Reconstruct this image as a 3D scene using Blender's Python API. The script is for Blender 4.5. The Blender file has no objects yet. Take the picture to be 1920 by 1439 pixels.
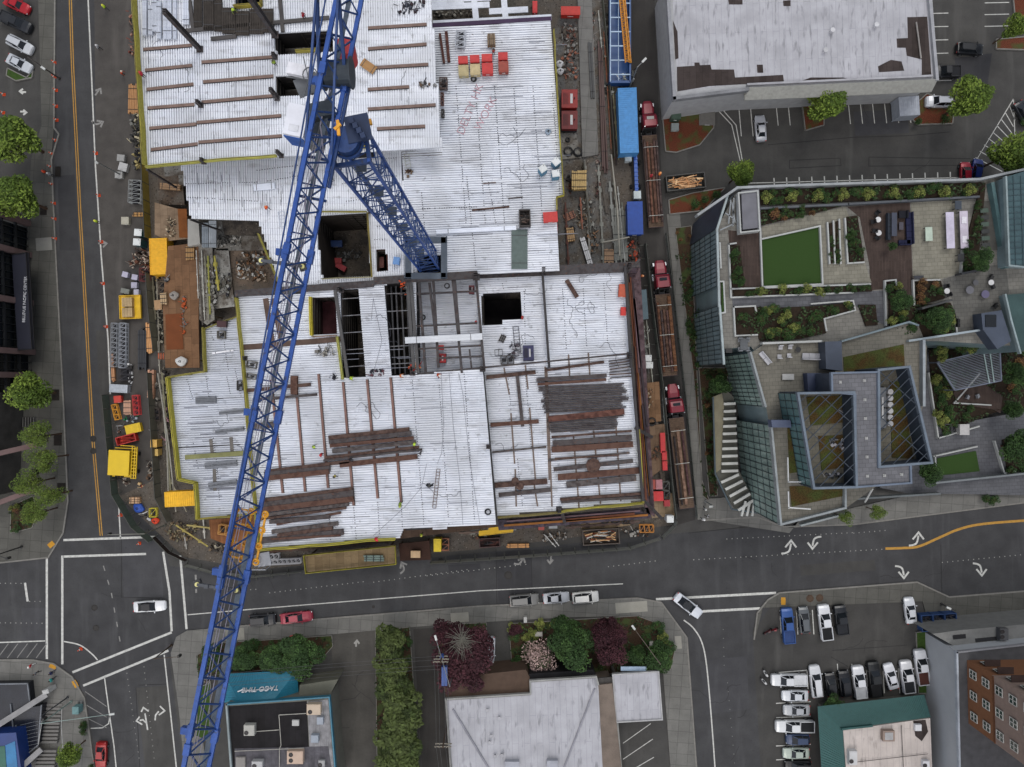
import bpy,math,random
from mathutils import Vector,Matrix
R=math.radians
random.seed(7)
SC=bpy.context.scene
COL=SC.collection
# ---------------------------------------------------------------- camera
CAMH=121.0          # drone height above the street, metres
FPX=1333.3          # focal length in photo pixels (1920 wide)
cd=bpy.data.cameras.new('camera');cam=bpy.data.objects.new('camera',cd);COL.objects.link(cam)
cam.location=(0,0,CAMH);cam.rotation_euler=(0,0,0)
cd.sensor_width=36;cd.lens=FPX/1920*36;cd.clip_end=3000;cd.clip_start=1
SC.camera=cam
# ---------------------------------------------------------------- light (bright overcast)
w=bpy.data.worlds.new('World');SC.world=w;w.use_nodes=True
nt=w.node_tree;sky=nt.nodes.new('ShaderNodeTexSky');sky.sky_type='NISHITA';sky.sun_disc=False
sky.sun_elevation=R(58);sky.sun_rotation=R(200);sky.dust_density=3.0;sky.air_density=1.0;sky.ozone_density=1.0
bg=nt.nodes['Background'];bg.inputs[1].default_value=0.12
hs=nt.nodes.new('ShaderNodeHueSaturation');hs.inputs['Saturation'].default_value=.45;hs.inputs['Value'].default_value=1.1      # cloud cover greys the sky light
nt.links.new(sky.outputs[0],hs.inputs['Color']);nt.links.new(hs.outputs[0],bg.inputs[0])
sl=bpy.data.lights.new('sun','SUN');sl.energy=1.0;sl.angle=R(28);sl.color=(1,.965,.91)
so=bpy.data.objects.new('sun',sl);COL.objects.link(so);so.rotation_euler=(R(32),0,R(160));so.location=(0,0,200)
SC.view_settings.view_transform='Standard';SC.view_settings.look='None'
SC.view_settings.exposure=0.4;SC.view_settings.gamma=1
# ---------------------------------------------------------------- pixel -> world at a height
def W(px,py,z=0.0):
    d=(CAMH-z)/FPX
    return Vector(((px-960)*d,(719.5-py)*d,z))
def WX(pts,z):return [W(x,y,z).to_2d() for x,y in pts]
def mpp(z):return (CAMH-z)/FPX
# ---------------------------------------------------------------- materials
MC={}
def s2l(c):return c/12.92 if c <= .04045 else ((c+.055)/1.055)**2.4
def hexc(h):return tuple(s2l(int(h[i:i+2],16)/255) for i in (0,2,4))
def M(h,rough=.8,metal=0.0,var=.18,sc=.6,island=0.0,kind=None,emit=0,alpha=1):
    key=(h,rough,metal,var,sc,island,kind,emit,alpha)
    if key in MC:return MC[key]
    m=bpy.data.materials.new('mat_'+h);m.use_nodes=True;n=m.node_tree.nodes;l=m.node_tree.links
    b=n['Principled BSDF'];c=hexc(h);b.inputs['Roughness'].default_value=rough;b.inputs['Metallic'].default_value=metal
    if rough > .6:b.inputs['Specular IOR Level'].default_value=.25
    geo=n.new('ShaderNodeNewGeometry')
    src=None
    def noise(scale,det=4,vec=None,rot=None):
        t=n.new('ShaderNodeTexNoise');t.inputs['Scale'].default_value=scale;t.inputs['Detail'].default_value=det
        l.new(vec or geo.outputs['Position'],t.inputs['Vector']);return t.outputs['Fac']
    def ramp(f,p0,p1,c0,c1):
        r=n.new('ShaderNodeValToRGB');e=r.color_ramp.elements
        e[0].position=p0;e[1].position=p1;e[0].color=(*c0,1);e[1].color=(*c1,1);l.new(f,r.inputs[0]);return r.outputs[0]
    def mix(f,a,bb,mode='MIX'):
        x=n.new('ShaderNodeMix');x.data_type='RGBA';x.blend_type=mode
        if isinstance(f,float):x.inputs[0].default_value=f
        else:l.new(f,x.inputs[0])
        for i,s in ((6,a),(7,bb)):
            if isinstance(s,tuple):x.inputs[i].default_value=(*s,1)
            else:l.new(s,x.inputs[i])
        return x.outputs[2]
    def scale_vec(sx,sy,sz,rz=0):
        mp=n.new('ShaderNodeMapping');mp.inputs['Scale'].default_value=(sx,sy,sz);mp.inputs['Rotation'].default_value=(0,0,rz)
        l.new(geo.outputs['Position'],mp.inputs['Vector']);return mp.outputs[0]
    lo=tuple(x*(1-var) for x in c);hi=tuple(min(1,x*(1+var)) for x in c)
    src=ramp(noise(sc,6),.3,.7,lo,hi)
    src=mix(ramp(noise(sc*9,3),.3,.7,(0,0,0),(1,1,1)),src,mix(1.0,src,(1-var*.7,)*3,'MULTIPLY'))
    if kind == 'asphalt':       # patches, oil stains, fine aggregate
        src=mix(ramp(noise(.055,3),.42,.58,(0,0,0),(1,1,1)),src,mix(1.0,src,(.86,.86,.87),'MULTIPLY'))
        src=mix(ramp(noise(2.2,8),.62,.72,(0,0,0),(.55,.55,.55)),src,tuple(x*.6 for x in c))
        src=mix(ramp(noise(1,6,scale_vec(.5,.06,1)),.55,.72,(0,0,0),(.5,.5,.5)),src,tuple(x*1.5 for x in c))
    if kind == 'concrete':      # paving joints
        bt=n.new('ShaderNodeTexBrick');bt.offset=0;bt.inputs['Scale'].default_value=1;bt.inputs['Mortar Size'].default_value=.035
        bt.inputs['Brick Width'].default_value=1.9;bt.inputs['Row Height'].default_value=1.9
        bt.inputs['Color1'].default_value=(1,1,1,1);bt.inputs['Color2'].default_value=(.86,.86,.86,1);bt.inputs['Mortar'].default_value=(.55,.55,.55,1)
        l.new(scale_vec(1,1,1,R(4)),bt.inputs['Vector']);src=mix(1.0,src,bt.outputs[0],'MULTIPLY')
        src=mix(ramp(noise(1.3,7),.58,.75,(0,0,0),(.5,.5,.5)),src,tuple(x*.62 for x in c))
    if kind == 'pavers':
        bt=n.new('ShaderNodeTexBrick');bt.inputs['Scale'].default_value=1;bt.inputs['Mortar Size'].default_value=.03
        bt.inputs['Brick Width'].default_value=.9;bt.inputs['Row Height'].default_value=.6
        bt.inputs['Color1'].default_value=(1,1,1,1);bt.inputs['Color2'].default_value=(.84,.84,.84,1);bt.inputs['Mortar'].default_value=(.6,.6,.6,1)
        l.new(scale_vec(1,1,1,R(-3)),bt.inputs['Vector']);src=mix(1.0,src,bt.outputs[0],'MULTIPLY')
    if kind in ('wood','roofing','plank'):
        bt=n.new('ShaderNodeTexBrick');bt.inputs['Scale'].default_value=1;bt.inputs['Mortar Size'].default_value=.02
        wd={'wood':(2.4,1.2),'roofing':(7,1.0),'plank':(3,.22)}[kind]
        bt.inputs['Brick Width'].default_value=wd[0];bt.inputs['Row Height'].default_value=wd[1]
        bt.inputs['Color1'].default_value=(1,1,1,1);bt.inputs['Color2'].default_value=(.72,.7,.68,1);bt.inputs['Mortar'].default_value=(.4,.38,.36,1)
        l.new(scale_vec(1,1,1,R(88 if kind != 'roofing' else 90)),bt.inputs['Vector']);src=mix(1.0,src,bt.outputs[0],'MULTIPLY')
        src=mix(ramp(noise(.8,7),.55,.75,(0,0,0),(.6,.6,.6)),src,tuple(x*.45 for x in c))
    if kind == 'whiteroof':     # weathered membrane: streaks, seams, ponding stains
        bt=n.new('ShaderNodeTexBrick');bt.inputs['Scale'].default_value=1;bt.inputs['Mortar Size'].default_value=.03
        bt.inputs['Brick Width'].default_value=9;bt.inputs['Row Height'].default_value=1.0
        bt.inputs['Color1'].default_value=(1,1,1,1);bt.inputs['Color2'].default_value=(.93,.93,.93,1);bt.inputs['Mortar'].default_value=(.72,.72,.74,1)
        l.new(scale_vec(1,1,1,R(88)),bt.inputs['Vector']);src=mix(1.0,src,bt.outputs[0],'MULTIPLY')
        src=mix(ramp(noise(1,9,scale_vec(1.6,.35,1)),.56,.68,(0,0,0),(.75,.75,.75)),src,tuple(x*.45 for x in c))
        src=mix(ramp(noise(.22,9),.5,.7,(0,0,0),(.6,.6,.6)),src,tuple(x*.7 for x in c))
    if kind == 'deck':          # galvanised sheet: dull patches, rust spots, sheet joints
        bt=n.new('ShaderNodeTexBrick');bt.inputs['Scale'].default_value=1;bt.inputs['Mortar Size'].default_value=.05
        bt.inputs['Brick Width'].default_value=9;bt.inputs['Row Height'].default_value=.92
        bt.inputs['Color1'].default_value=(1,1,1,1);bt.inputs['Color2'].default_value=(.9,.91,.93,1);bt.inputs['Mortar'].default_value=(.8,.8,.82,1)
        l.new(scale_vec(1,1,1,R(var*100)),bt.inputs['Vector']);src=mix(1.0,c,bt.outputs[0],'MULTIPLY')
        src=mix(ramp(noise(.16,7),.44,.6,(0,0,0),(.65,.65,.65)),src,tuple(x*.72 for x in c))
        src=mix(ramp(noise(1,8,scale_vec(.25,.9,1)),.58,.68,(0,0,0),(.45,.45,.45)),src,hexc('8f8f92'))
        src=mix(ramp(noise(1.1,8),.62,.70,(0,0,0),(.7,.7,.7)),src,tuple(x*.45 for x in c))
        src=mix(ramp(noise(3.0,6),.70,.74,(0,0,0),(.9,.9,.9)),src,hexc('6b5a50'))
    if kind == 'steelp':        # faded paint, grease, rust at the joints
        src=mix(ramp(noise(.35,6),.45,.65,(0,0,0),(.6,.6,.6)),src,tuple(min(1,x*1.35+.015) for x in c))
        src=mix(ramp(noise(2.6,8),.6,.68,(0,0,0),(.7,.7,.7)),src,hexc('2a2a30'))
    if kind == 'rust':
        src=mix(ramp(noise(1.5,8),.45,.6,(0,0,0),(1,1,1)),src,mix(1.0,src,(.55,.5,.5),'MULTIPLY'))
        src=mix(ramp(noise(4,5),.6,.7,(0,0,0),(.7,.7,.7)),src,hexc('6a4836'))
    if kind == 'mulch':
        src=mix(ramp(noise(9,6),.4,.6,(0,0,0),(1,1,1)),tuple(x*.5 for x in c),tuple(min(1,x*1.4) for x in c))
        src=mix(ramp(noise(.5,6),.5,.62,(0,0,0),(.8,.8,.8)),src,hexc('3b4a26'))
    if kind == 'sedum':
        src=mix(ramp(noise(.45,8),.42,.6,(0,0,0),(1,1,1)),hexc('4e3c20'),hexc('484f26'))
        src=mix(ramp(noise(7,5),.45,.6,(0,0,0),(1,1,1)),src,mix(1.0,src,(.55,.55,.5),'MULTIPLY'))
    if kind == 'dirt':
        src=mix(ramp(noise(.5,9),.42,.6,(0,0,0),(1,1,1)),src,hexc('575048'))
        src=mix(ramp(noise(3,8),.56,.66,(0,0,0),(.8,.8,.8)),src,hexc('2c2622'))
        src=mix(ramp(noise(5,4),.66,.7,(0,0,0),(.8,.8,.8)),src,hexc('a9a39a'))
    if island:
        rr=n.new('ShaderNodeMapRange');l.new(geo.outputs['Random Per Island'],rr.inputs[0]);rr.inputs[3].default_value=1-island;rr.inputs[4].default_value=1+island
        vm=n.new('ShaderNodeVectorMath');vm.operation='SCALE';l.new(src,vm.inputs[0]);l.new(rr.outputs[0],vm.inputs['Scale']);src=vm.outputs[0]
    if emit:b.inputs['Emission Color'].default_value=(*c,1);b.inputs['Emission Strength'].default_value=emit
    if alpha < 1:b.inputs['Alpha'].default_value=alpha
    l.new(src,b.inputs['Base Color'])
    if metal < .5 and kind:
        bp=n.new('ShaderNodeBump');bp.inputs['Strength'].default_value=.25;bp.inputs['Distance'].default_value=.05
        l.new(noise(12,4),bp.inputs['Height']);l.new(bp.outputs[0],b.inputs['Normal'])
    MC[key]=m;return m
# ---------------------------------------------------------------- mesh builder
class B:
    def __init__(s):s.v=[];s.f=[];s.m=[]
    def face(s,pts,m=0):
        i=len(s.v);s.v += [tuple(p) for p in pts];s.f.append(tuple(range(i,i+len(pts))));s.m.append(m)
    def prism(s,poly,z0,z1,m=0,mt=None,bottom=False):
        n=len(poly);i=len(s.v)
        a=sum(poly[k][0]*poly[(k+1) % n][1]-poly[(k+1) % n][0]*poly[k][1] for k in range(n))
        if a < 0:poly=poly[::-1]
        s.v += [(p[0],p[1],z0) for p in poly]+[(p[0],p[1],z1) for p in poly]
        for k in range(n):
            j=(k+1) % n;s.f.append((i+k,i+j,i+n+j,i+n+k));s.m.append(m)
        s.f.append(tuple(range(i+n,i+2*n)));s.m.append(m if mt is None else mt)
        if bottom:s.f.append(tuple(range(i+n-1,i-1,-1)));s.m.append(m)
        return s
    def box(s,cx,cy,z0,sx,sy,h,a=0,m=0):
        c,q=math.cos(a),math.sin(a)
        P=[(cx+x*c-y*q,cy+x*q+y*c) for x,y in ((-sx/2,-sy/2),(sx/2,-sy/2),(sx/2,sy/2),(-sx/2,sy/2))]
        return s.prism(P,z0,z0+h,m,bottom=True)
    def bar(s,a,b,w,h=None,m=0):
        h=h or w;a=Vector(a);b=Vector(b);d=(b-a)
        if d.length < 1e-5:return s
        d.normalize();up=Vector((0,0,1)) if abs(d.z) < .95 else Vector((0,1,0))
        x=d.cross(up).normalized()*(w/2);y=x.cross(d).normalized()*(h/2);i=len(s.v)
        for p in (a,b):
            for q in (-x-y,x-y,x+y,-x+y):s.v.append(tuple(p+q))
        for f in ((0,1,5,4),(1,2,6,5),(2,3,7,6),(3,0,4,7),(3,2,1,0),(4,5,6,7)):s.f.append(tuple(i+k for k in f));s.m.append(m)
        return s
    def cyl(s,a,b,r0,r1=None,n=8,m=0):
        r1=r0 if r1 is None else r1;a=Vector(a);b=Vector(b);d=(b-a).normalized()
        up=Vector((0,0,1)) if abs(d.z) < .95 else Vector((0,1,0));x=d.cross(up).normalized();y=d.cross(x);i=len(s.v)
        for p,r in ((a,r0),(b,r1)):
            for k in range(n):t=2*math.pi*k/n;s.v.append(tuple(p+x*(r*math.cos(t))+y*(r*math.sin(t))))
        for k in range(n):j=(k+1) % n;s.f.append((i+k,i+n+k,i+n+j,i+j));s.m.append(m)
        s.f.append(tuple(range(i,i+n)));s.m.append(m);s.f.append(tuple(range(i+2*n-1,i+n-1,-1)));s.m.append(m)
        return s
    def tube(s,pts,r,n=5,m=0):
        for a,b in zip(pts[:-1],pts[1:]):s.cyl(a,b,r,n=n,m=m)
        return s
    def ring(s,c,R0,r,n=14,k=6,m=0):
        i=len(s.v)
        for a in range(n):
            A=2*math.pi*a/n
            for b in range(k):
                t=2*math.pi*b/k;q=R0+r*math.cos(t);s.v.append((c[0]+q*math.cos(A),c[1]+q*math.sin(A),c[2]+r*math.sin(t)))
        for a in range(n):
            for b in range(k):
                s.f.append((i+a*k+b,i+((a+1) % n)*k+b,i+((a+1) % n)*k+(b+1) % k,i+a*k+(b+1) % k));s.m.append(m)
        return s
    def loft(s,rings,m=0,caps=True):
        n=len(rings[0]);i=len(s.v)
        for r in rings:s.v += [tuple(p) for p in r]
        for a in range(len(rings)-1):
            for k in range(n):
                j=(k+1) % n;s.f.append((i+a*n+k,i+a*n+j,i+(a+1)*n+j,i+(a+1)*n+k));s.m.append(m)
        if caps:
            s.f.append(tuple(range(i+n-1,i-1,-1)));s.m.append(m);e=i+(len(rings)-1)*n;s.f.append(tuple(range(e,e+n)));s.m.append(m)
        return s
WL={}     # world matrices of the empties, so that parts given in world coordinates become local
def obj(name,b,mats,parent=None,local=False,smooth=False,kind=None):
    me=bpy.data.meshes.new(name)
    vs=b.v
    o=None
    if not local:
        if parent is not None:mi=WL[parent.name];vs=[tuple(mi @ Vector(p)) for p in vs];loc=None
        else:
            if vs:
                cx=sum(p[0] for p in vs)/len(vs);cy=sum(p[1] for p in vs)/len(vs);cz=min(p[2] for p in vs)
                vs=[(p[0]-cx,p[1]-cy,p[2]-cz) for p in vs];loc=(cx,cy,cz)
            else:loc=(0,0,0)
    else:loc=None
    me.from_pydata(vs,[],b.f)
    mats=mats if isinstance(mats,(list,tuple)) else [mats]
    for m in mats:me.materials.append(m)
    if len(mats) > 1:me.polygons.foreach_set('material_index',b.m)
    if smooth:me.polygons.foreach_set('use_smooth',[True]*len(b.f))
    me.update();o=bpy.data.objects.new(name,me);COL.objects.link(o)
    if loc:o.location=loc
    if parent is not None:
        o.parent=parent
        WL[o.name]=WL[parent.name]
    else:
        WL[o.name]=Matrix.Translation(Vector(loc)).inverted() if loc else Matrix.Identity(4)
    if kind:o['kind']=kind
    return o
def tag(o,label,cat,group=None):
    o['label']=label;o['category']=cat
    if group:o['group']=group
    return o
def thing(name,label,cat,loc=(0,0,0),rz=0,group=None):
    o=bpy.data.objects.new(name,None);o.empty_display_size=.3;COL.objects.link(o)
    o.location=loc;o.rotation_euler=(0,0,rz)
    WL[o.name]=(Matrix.Translation(Vector(loc)) @ Matrix.Rotation(rz,4,'Z')).inverted()
    return tag(o,label,cat,group)
def kids(o):return [c for c in KIDS.get(o.name,())]
KIDS={}
def dup(o,loc=None,rz=None,label=None,group=None,scale=None,parent=None):
    c=o.copy();COL.objects.link(c)
    if parent is not None:c.parent=parent
    if loc is not None:c.location=loc
    if rz is not None:c.rotation_euler=(0,0,rz)
    if scale is not None:c.scale=scale if isinstance(scale,tuple) else (scale,)*3
    if label:c['label']=label
    if group:c['group']=group
    for ch in (CH[o.name] if o.name in CH else list(o.children)):dup(ch,parent=c)
    return c
CH={}
def freeze(root):          # remember a prototype's children once
    def rec(o):
        CH[o.name]=list(o.children)
        for x in CH[o.name]:rec(x)
    rec(root);return root
def struct(name,pts,z,mat,h=0.0):
    b=B()
    if h:b.prism(WX(pts,z),z-h,z)
    else:b.face([(*p,z) for p in WX(pts,z)][::-1] if sum(pts[k][0]*pts[(k+1) % len(pts)][1]-pts[(k+1) % len(pts)][0]*pts[k][1] for k in range(len(pts))) > 0 else [(*p,z) for p in WX(pts,z)])
    return obj(name,b,mat,kind='structure')
ORD=['first','second','third','fourth','fifth','sixth','seventh','eighth','ninth','tenth','eleventh','twelfth','thirteenth','fourteenth','fifteenth','sixteenth','seventeenth','eighteenth','nineteenth','twentieth','twenty-first','twenty-second','twenty-third','twenty-fourth','twenty-fifth','twenty-sixth','twenty-seventh','twenty-eighth','twenty-ninth','thirtieth']
def rnd(a,b):return random.uniform(a,b)
def sample(p,q,t):return (p[0]+(q[0]-p[0])*t,p[1]+(q[1]-p[1])*t)

# ================================================================ SETTING: ground, roads, pavements, markings
ASPH=M('414142',.9,0,.15,.4,kind='asphalt');ASPH2=M('464543',.9,0,.14,.4,kind='asphalt');ASPH3=M('3a3836',.9,0,.14,.4,kind='asphalt')
CONC=M('6c6b67',.85,0,.12,.5,kind='concrete');KERB=M('75736e',.85,0,.15,2)
CONCD=M('55544f',.85,0,.12,.5,kind='concrete')
DIRT=M('57524c',.95,0,.25,.6,kind='dirt');MULCH=M('5a3020',.95,0,.2,2,kind='mulch');SOIL=M('3a2c20',.95,0,.2,2,kind='mulch')
GRASS=M('33491c',.95,0,.2,3);TURF=M('2c421b',.95,0,.14,6)
b=B();b.face([(-900,-900,0),(900,-900,0),(900,900,0),(-900,900,0)]);obj('ground',b,ASPH2,kind='structure')
def road(name,pts,mat=ASPH,z=.004):return struct(name,pts,z,mat)
road('road',[(103,-60),(250,-60),(262,420),(245,760),(318,1062),(480,1078),(1270,1000),(1480,985),(1990,930),(1990,1112),(1780,1118),(1720,1092),(1460,1110),(1412,1200),(1430,1500),(1312,1500),(1290,1200),(1215,1125),(900,1135),(640,1158),(350,1182),(318,1240),(352,1500),(190,1500),(160,1300),(60,1237),(-60,1237),(-60,1060),(90,1045),(128,950),(118,740),(105,480),(95,300),(100,240)])
road('alley_road',[(1150,-60),(1225,-60),(1244,430),(1304,975),(1250,990),(1190,500),(1150,200)],ASPH3,.008)
road('parking_lot',[(1412,1190),(1460,1112),(1720,1094),(1745,1190),(1745,1500),(1430,1500)],M('42413f',.9,0,.14,.4,kind='asphalt'),.008)
road('driveway',[(620,1190),(708,1182),(722,1500),(640,1500)],M('4a4844',.9,0,.16,.3,kind='asphalt'),.008)
road('side_driveway',[(775,1180),(840,1176),(850,1500),(795,1500)],ASPH3,.008)
road('site_ground',[(245,-60),(1150,-60),(1200,520),(1258,985),(900,1030),(480,1068),(345,1045),(222,930),(206,760),(236,500),(250,200)],DIRT,.012)
road('work_lane',[(176,-60),(258,-60),(270,300),(300,620),(290,900),(225,930),(205,740),(190,480),(180,300)],M('4a4744',.9,0,.15,.5,kind='asphalt'),.016)
# pavements (raised .15 with a kerb strip)
def walk(name,pts,mat=CONC,h=.15,edge=True):
    o=struct(name,pts,h,mat,h)
    return o
walk('pavement',[(70,-60),(103,-60),(101,240),(96,300),(104,470),(118,740),(127,940),(118,1000),(90,1046),(-60,1062),(-60,900),(40,660),(58,300),(78,235)],CONCD)
walk('pavement',[(350,1183),(640,1158),(820,1146),(900,1137),(1195,1122),(1240,1130),(1288,1196),(1306,1440),(1306,1500),(1262,1500),(1240,1220),(1200,1155),(1060,1158),(820,1172),(620,1190),(400,1206),(368,1230),(390,1500),(352,1500),(335,1330),(320,1225),(330,1195)],CONC)
walk('pavement',[(-60,1238),(60,1238),(100,1245),(135,1270),(158,1310),(168,1380),(182,1500),(-60,1500)],CONC)
walk('pavement',[(1462,1112),(1720,1092),(1780,1120),(1990,1104),(1990,1185),(1745,1185),(1730,1128),(1430,1140),(1418,1190),(1412,1190),(1420,1150),(1440,1125)],CONCD)
walk('pavement',[(1250,402),(1275,402),(1320,930),(1350,950),(1480,990),(1600,985),(1990,935),(1990,915),(1700,930),(1500,975),(1480,1000),(1320,975),(1308,975),(1290,800)],CONC)
walk('pavement',[(1330,935),(1420,930),(1470,980),(1345,972)],CONC,.154)
# concrete apron slabs inside the site
walk('site_slab',[(1040,40),(1100,0),(1130,0),(1150,420),(1175,495),(1050,505),(1045,380)],M('646361',.9,0,.2,.5,kind='dirt'),.10)
walk('concrete_slab',[(1082,-40),(1108,-40),(1122,290),(1092,295)],M('73726f',.85,0,.1,1,kind='concrete'),.6)
# kerbs: a strip of separate stone along the road edge
def kerb(pts,w=.25,h=.17,z=0):
    b=B()
    for p,q in zip(pts[:-1],pts[1:]):
        A=W(*p,h);C=W(*q,h);b.bar((A.x,A.y,h/2+.02),(C.x,C.y,h/2+.02),w,h)
    obj('kerb',b,KERB,kind='structure')
kerb([(103,-40),(101,240),(110,252),(96,300),(104,470),(118,740),(127,940),(118,1000),(90,1046),(-40,1060)])
kerb([(390,1180),(640,1158),(900,1137),(1195,1122),(1240,1130),(1288,1196),(1306,1440)])
kerb([(-40,1238),(60,1238),(100,1245),(135,1270),(158,1310),(168,1380),(182,1480)])
kerb([(1414,1200),(1420,1150),(1440,1125),(1462,1112),(1720,1092),(1780,1120),(1960,1106)])
kerb([(1316,976),(1420,970),(1470,988),(1600,984),(1960,938)])
# planted islands
def bed(pts,mat=MULCH,z=.22,kw=.18):
    b=B();b.prism(WX(pts,z),0,z);o=obj('planting_bed',b,mat,kind='structure')
    k=B();q=pts+[pts[0]]
    for p,r in zip(q[:-1],q[1:]):A=W(*p,z);C=W(*r,z);k.bar((A.x,A.y,.14),(C.x,C.y,.14),kw,.3)
    obj('kerb',k,KERB,kind='structure')
bed([(1242,216),(1340,206),(1338,240),(1312,272),(1268,286),(1248,284)])
bed([(1254,375),(1300,362),(1360,352),(1320,395),(1256,402)])
bed([(1715,196),(1738,176),(1790,190),(1786,232),(1722,234),(1712,226)])
bed([(1868,74),(1960,66),(1960,95),(1868,92)]);bed([(1898,-20),(1960,-20),(1960,45),(1904,40)])
bed([(14,128),(50,146),(62,132),(60,146),(30,152),(12,142)],GRASS)
bed([(1504,196),(1545,190),(1545,235),(1510,245)])
bed([(370,1228),(410,1206),(622,1192),(624,1212),(600,1240),(560,1262),(420,1272),(372,1275)],SOIL,kw=.1)
bed([(704,1184),(768,1176),(790,1500),(708,1500)],SOIL,kw=.1)
bed([(954,1170),(1195,1155),(1235,1170),(1265,1220),(1258,1255),(1090,1268),(960,1252)],SOIL,kw=.1)
bed([(815,1172),(912,1168),(915,1260),(830,1270)],SOIL,kw=.1)
bed([(1718,1186),(1738,1184),(1742,1300),(1722,1300)],GRASS,kw=.1)
bed([(20,950),(62,930),(72,960),(60,990),(20,1000)],SOIL,kw=.12)
bed([(1266,428),(1296,424),(1304,640),(1316,900),(1330,940),(1318,930),(1300,700)],SOIL,kw=.1)
bed([(1310,690),(1375,690),(1340,745),(1345,930),(1330,930)],SOIL,kw=.1)
bed([(1365,1270),(1400,1272),(1400,1300),(1365,1300)][:0] or [(372,1290),(395,1280),(392,1390),(368,1380)],GRASS,kw=.1)
# ---- painted markings, 4 mm sheets above the road
WHT=M('b9b9b4',.7,0,.22,2.5);YEL=M('a9803a',.7,0,.15,2.5)
WF=M('83827f',.8,0,.3,4)
def smooth(P,n=6):
    Q=[P[0]]+list(P)+[P[-1]];out=[]
    for i in range(1,len(Q)-2):
        for k in range(n):
            t=k/n;out.append(tuple(.5*(2*Q[i][j]+(Q[i+1][j]-Q[i-1][j])*t+(2*Q[i-1][j]-5*Q[i][j]+4*Q[i+1][j]-Q[i+2][j])*t*t+(3*Q[i][j]-Q[i-1][j]-3*Q[i+1][j]+Q[i+2][j])*t**3) for j in (0,1)))
    return out+[P[-1]]
def stroke(name,pts,wpx,mat=WHT,z=.026,dash=None,sm=0):
    if sm:pts=smooth(pts)
    if not dash:        # one mitred ribbon, so that neighbouring pieces never overlap
        Q=[W(*p).to_2d() for p in pts];b=B();hw_=wpx*mpp(0)/2;E=[]
        for i,q in enumerate(Q):
            d0=(q-Q[i-1]).normalized() if i else (Q[1]-q).normalized();d1=(Q[i+1]-q).normalized() if i < len(Q)-1 else d0
            t=(d0+d1).normalized() if (d0+d1).length > .1 else d0;n=Vector((-t.y,t.x))*hw_/max(.45,t.dot(d1));E.append((q-n,q+n))
        for (a,c),(e,g) in zip(E[:-1],E[1:]):b.face([(*a,z),(*e,z),(*g,z),(*c,z)])
        return obj(name,b,mat,kind='structure')
    b=B();w=wpx*mpp(0)
    for p,q in zip(pts[:-1],pts[1:]):
        a=W(*p);c=W(*q);d=(c-a).to_2d();L=d.length;d=d/L;n=Vector((-d.y,d.x))*w/2
        segs=[(0,L+w*.3*(len(pts) > 2))]
        if dash:
            segs=[];t=0
            while t < L:segs.append((t,min(L,t+dash[0])));t += dash[0]+dash[1]
        for s0,s1 in segs:
            A=a.to_2d()+d*s0;C=a.to_2d()+d*s1
            b.face([(*(A-n),z),(*(C-n),z),(*(C+n),z),(*(A+n),z)][::1])
    return obj(name,b,mat,kind='structure')
for dx in (-2,2):stroke('lane_line',[(131+dx,-30),(136+dx,120),(150+dx,400),(155+dx,480),(165+dx,660),(174+dx,820),(190+dx,1005)],1.7,YEL)
stroke('lane_line',[(164,-30),(173,170),(179,310),(190,480),(203,640),(207,740)],2.6)
stroke('lane_line',[(222,935),(226,1010)],2.4)
for p in ([(119,1013),(292,1007)],[(118,1044),(274,1039)],[(117,1042),(117,1246)],[(88,1046),(88,1236)],[(306,1035),(318,1110),(322,1184)],[(338,1042),(344,1110),(350,1180)],[(136,1261),(322,1186)],[(156,1286),(316,1220)],[(371,1074),(368,1112)][:0] or [(47,1093),(52,1128)]):stroke('crosswalk_line',p,4.2)
stroke('crosswalk_line',[(367,1078),(368,1112)],3.5,WF)
stroke('crosswalk_line',[(1230,1124),(1455,1112)],4.5);stroke('crosswalk_line',[(1310,1147),(1426,1141)],4.5)
stroke('crosswalk_line',[(120,1203),(150,1210),(172,1226),(183,1238)],2.4,sm=1)
stroke('lane_line',[(352,1153),(480,1142),(700,1124),(900,1108),(1168,1095)],1.8);stroke('lane_line',[(1282,1163),(1300,1178),(1316,1205),(1325,1250),(1334,1350),(1342,1460)],2.4,sm=1)
stroke('lane_line',[(196,1270),(204,1330),(214,1400),(220,1460)],2.2);stroke('lane_line',[(308,1228),(318,1320),(333,1460)],2.4)
stroke('lane_line',[(-30,1206),(85,1202)],2.2)
for k in range(5):stroke('hatch_line',[(-4+k*18,1234),(16+k*18,1207)],1.4,WF)
for k in range(3):stroke('hatch_line',[(160,1297+k*24),(200,1325+k*20)],1.4,WF)
stroke('lane_line',[(170,1366),(192,1365),(204,1357),(206,1340)],1.8)
stroke('lane_line',[(194,1061),(209,1112),(226,1207)],2,WF,dash=(.9,1.6))
for y0,y1,x0,x1 in ((1094,1094,-10,45),(1128,1128,55,84),(1168,1169,-10,84),(1112,1090,505,690),(1092,1068,700,880),(1080,1058,800,990),(1063,1052,1140,1230),(1011,999,1362,1600),(1000,995,1600,1660),(1050,1030,1300,1658),(1055,1040,1766,1920),(1108,1105,430,485)):
    stroke('lane_dots',[(x0,y0),(x1,y1)],1.6,M('9a9a95',.7),dash=(.14,.75))
for x0,y0,x1,y1 in ((238,1262,262,1430),(270,1250,290,1430)):stroke('lane_dots',[(x0,y0),(x1,y1)],1.4,M('8a8a85',.7),dash=(.14,.9))
for x0,y0,x1,y1 in ((1356,1180,1358,1260),(1364,1280,1378,1439)):stroke('lane_dots',[(x0,y0),(x1,y1)],1.4,M('7a7a76',.7),dash=(.12,1.4))
stroke('median_line',[(1660,1029),(1690,1028),(1722,1025),(1762,1008),(1800,992),(1850,982),(1960,974)],4.6,YEL,sm=1)
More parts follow.
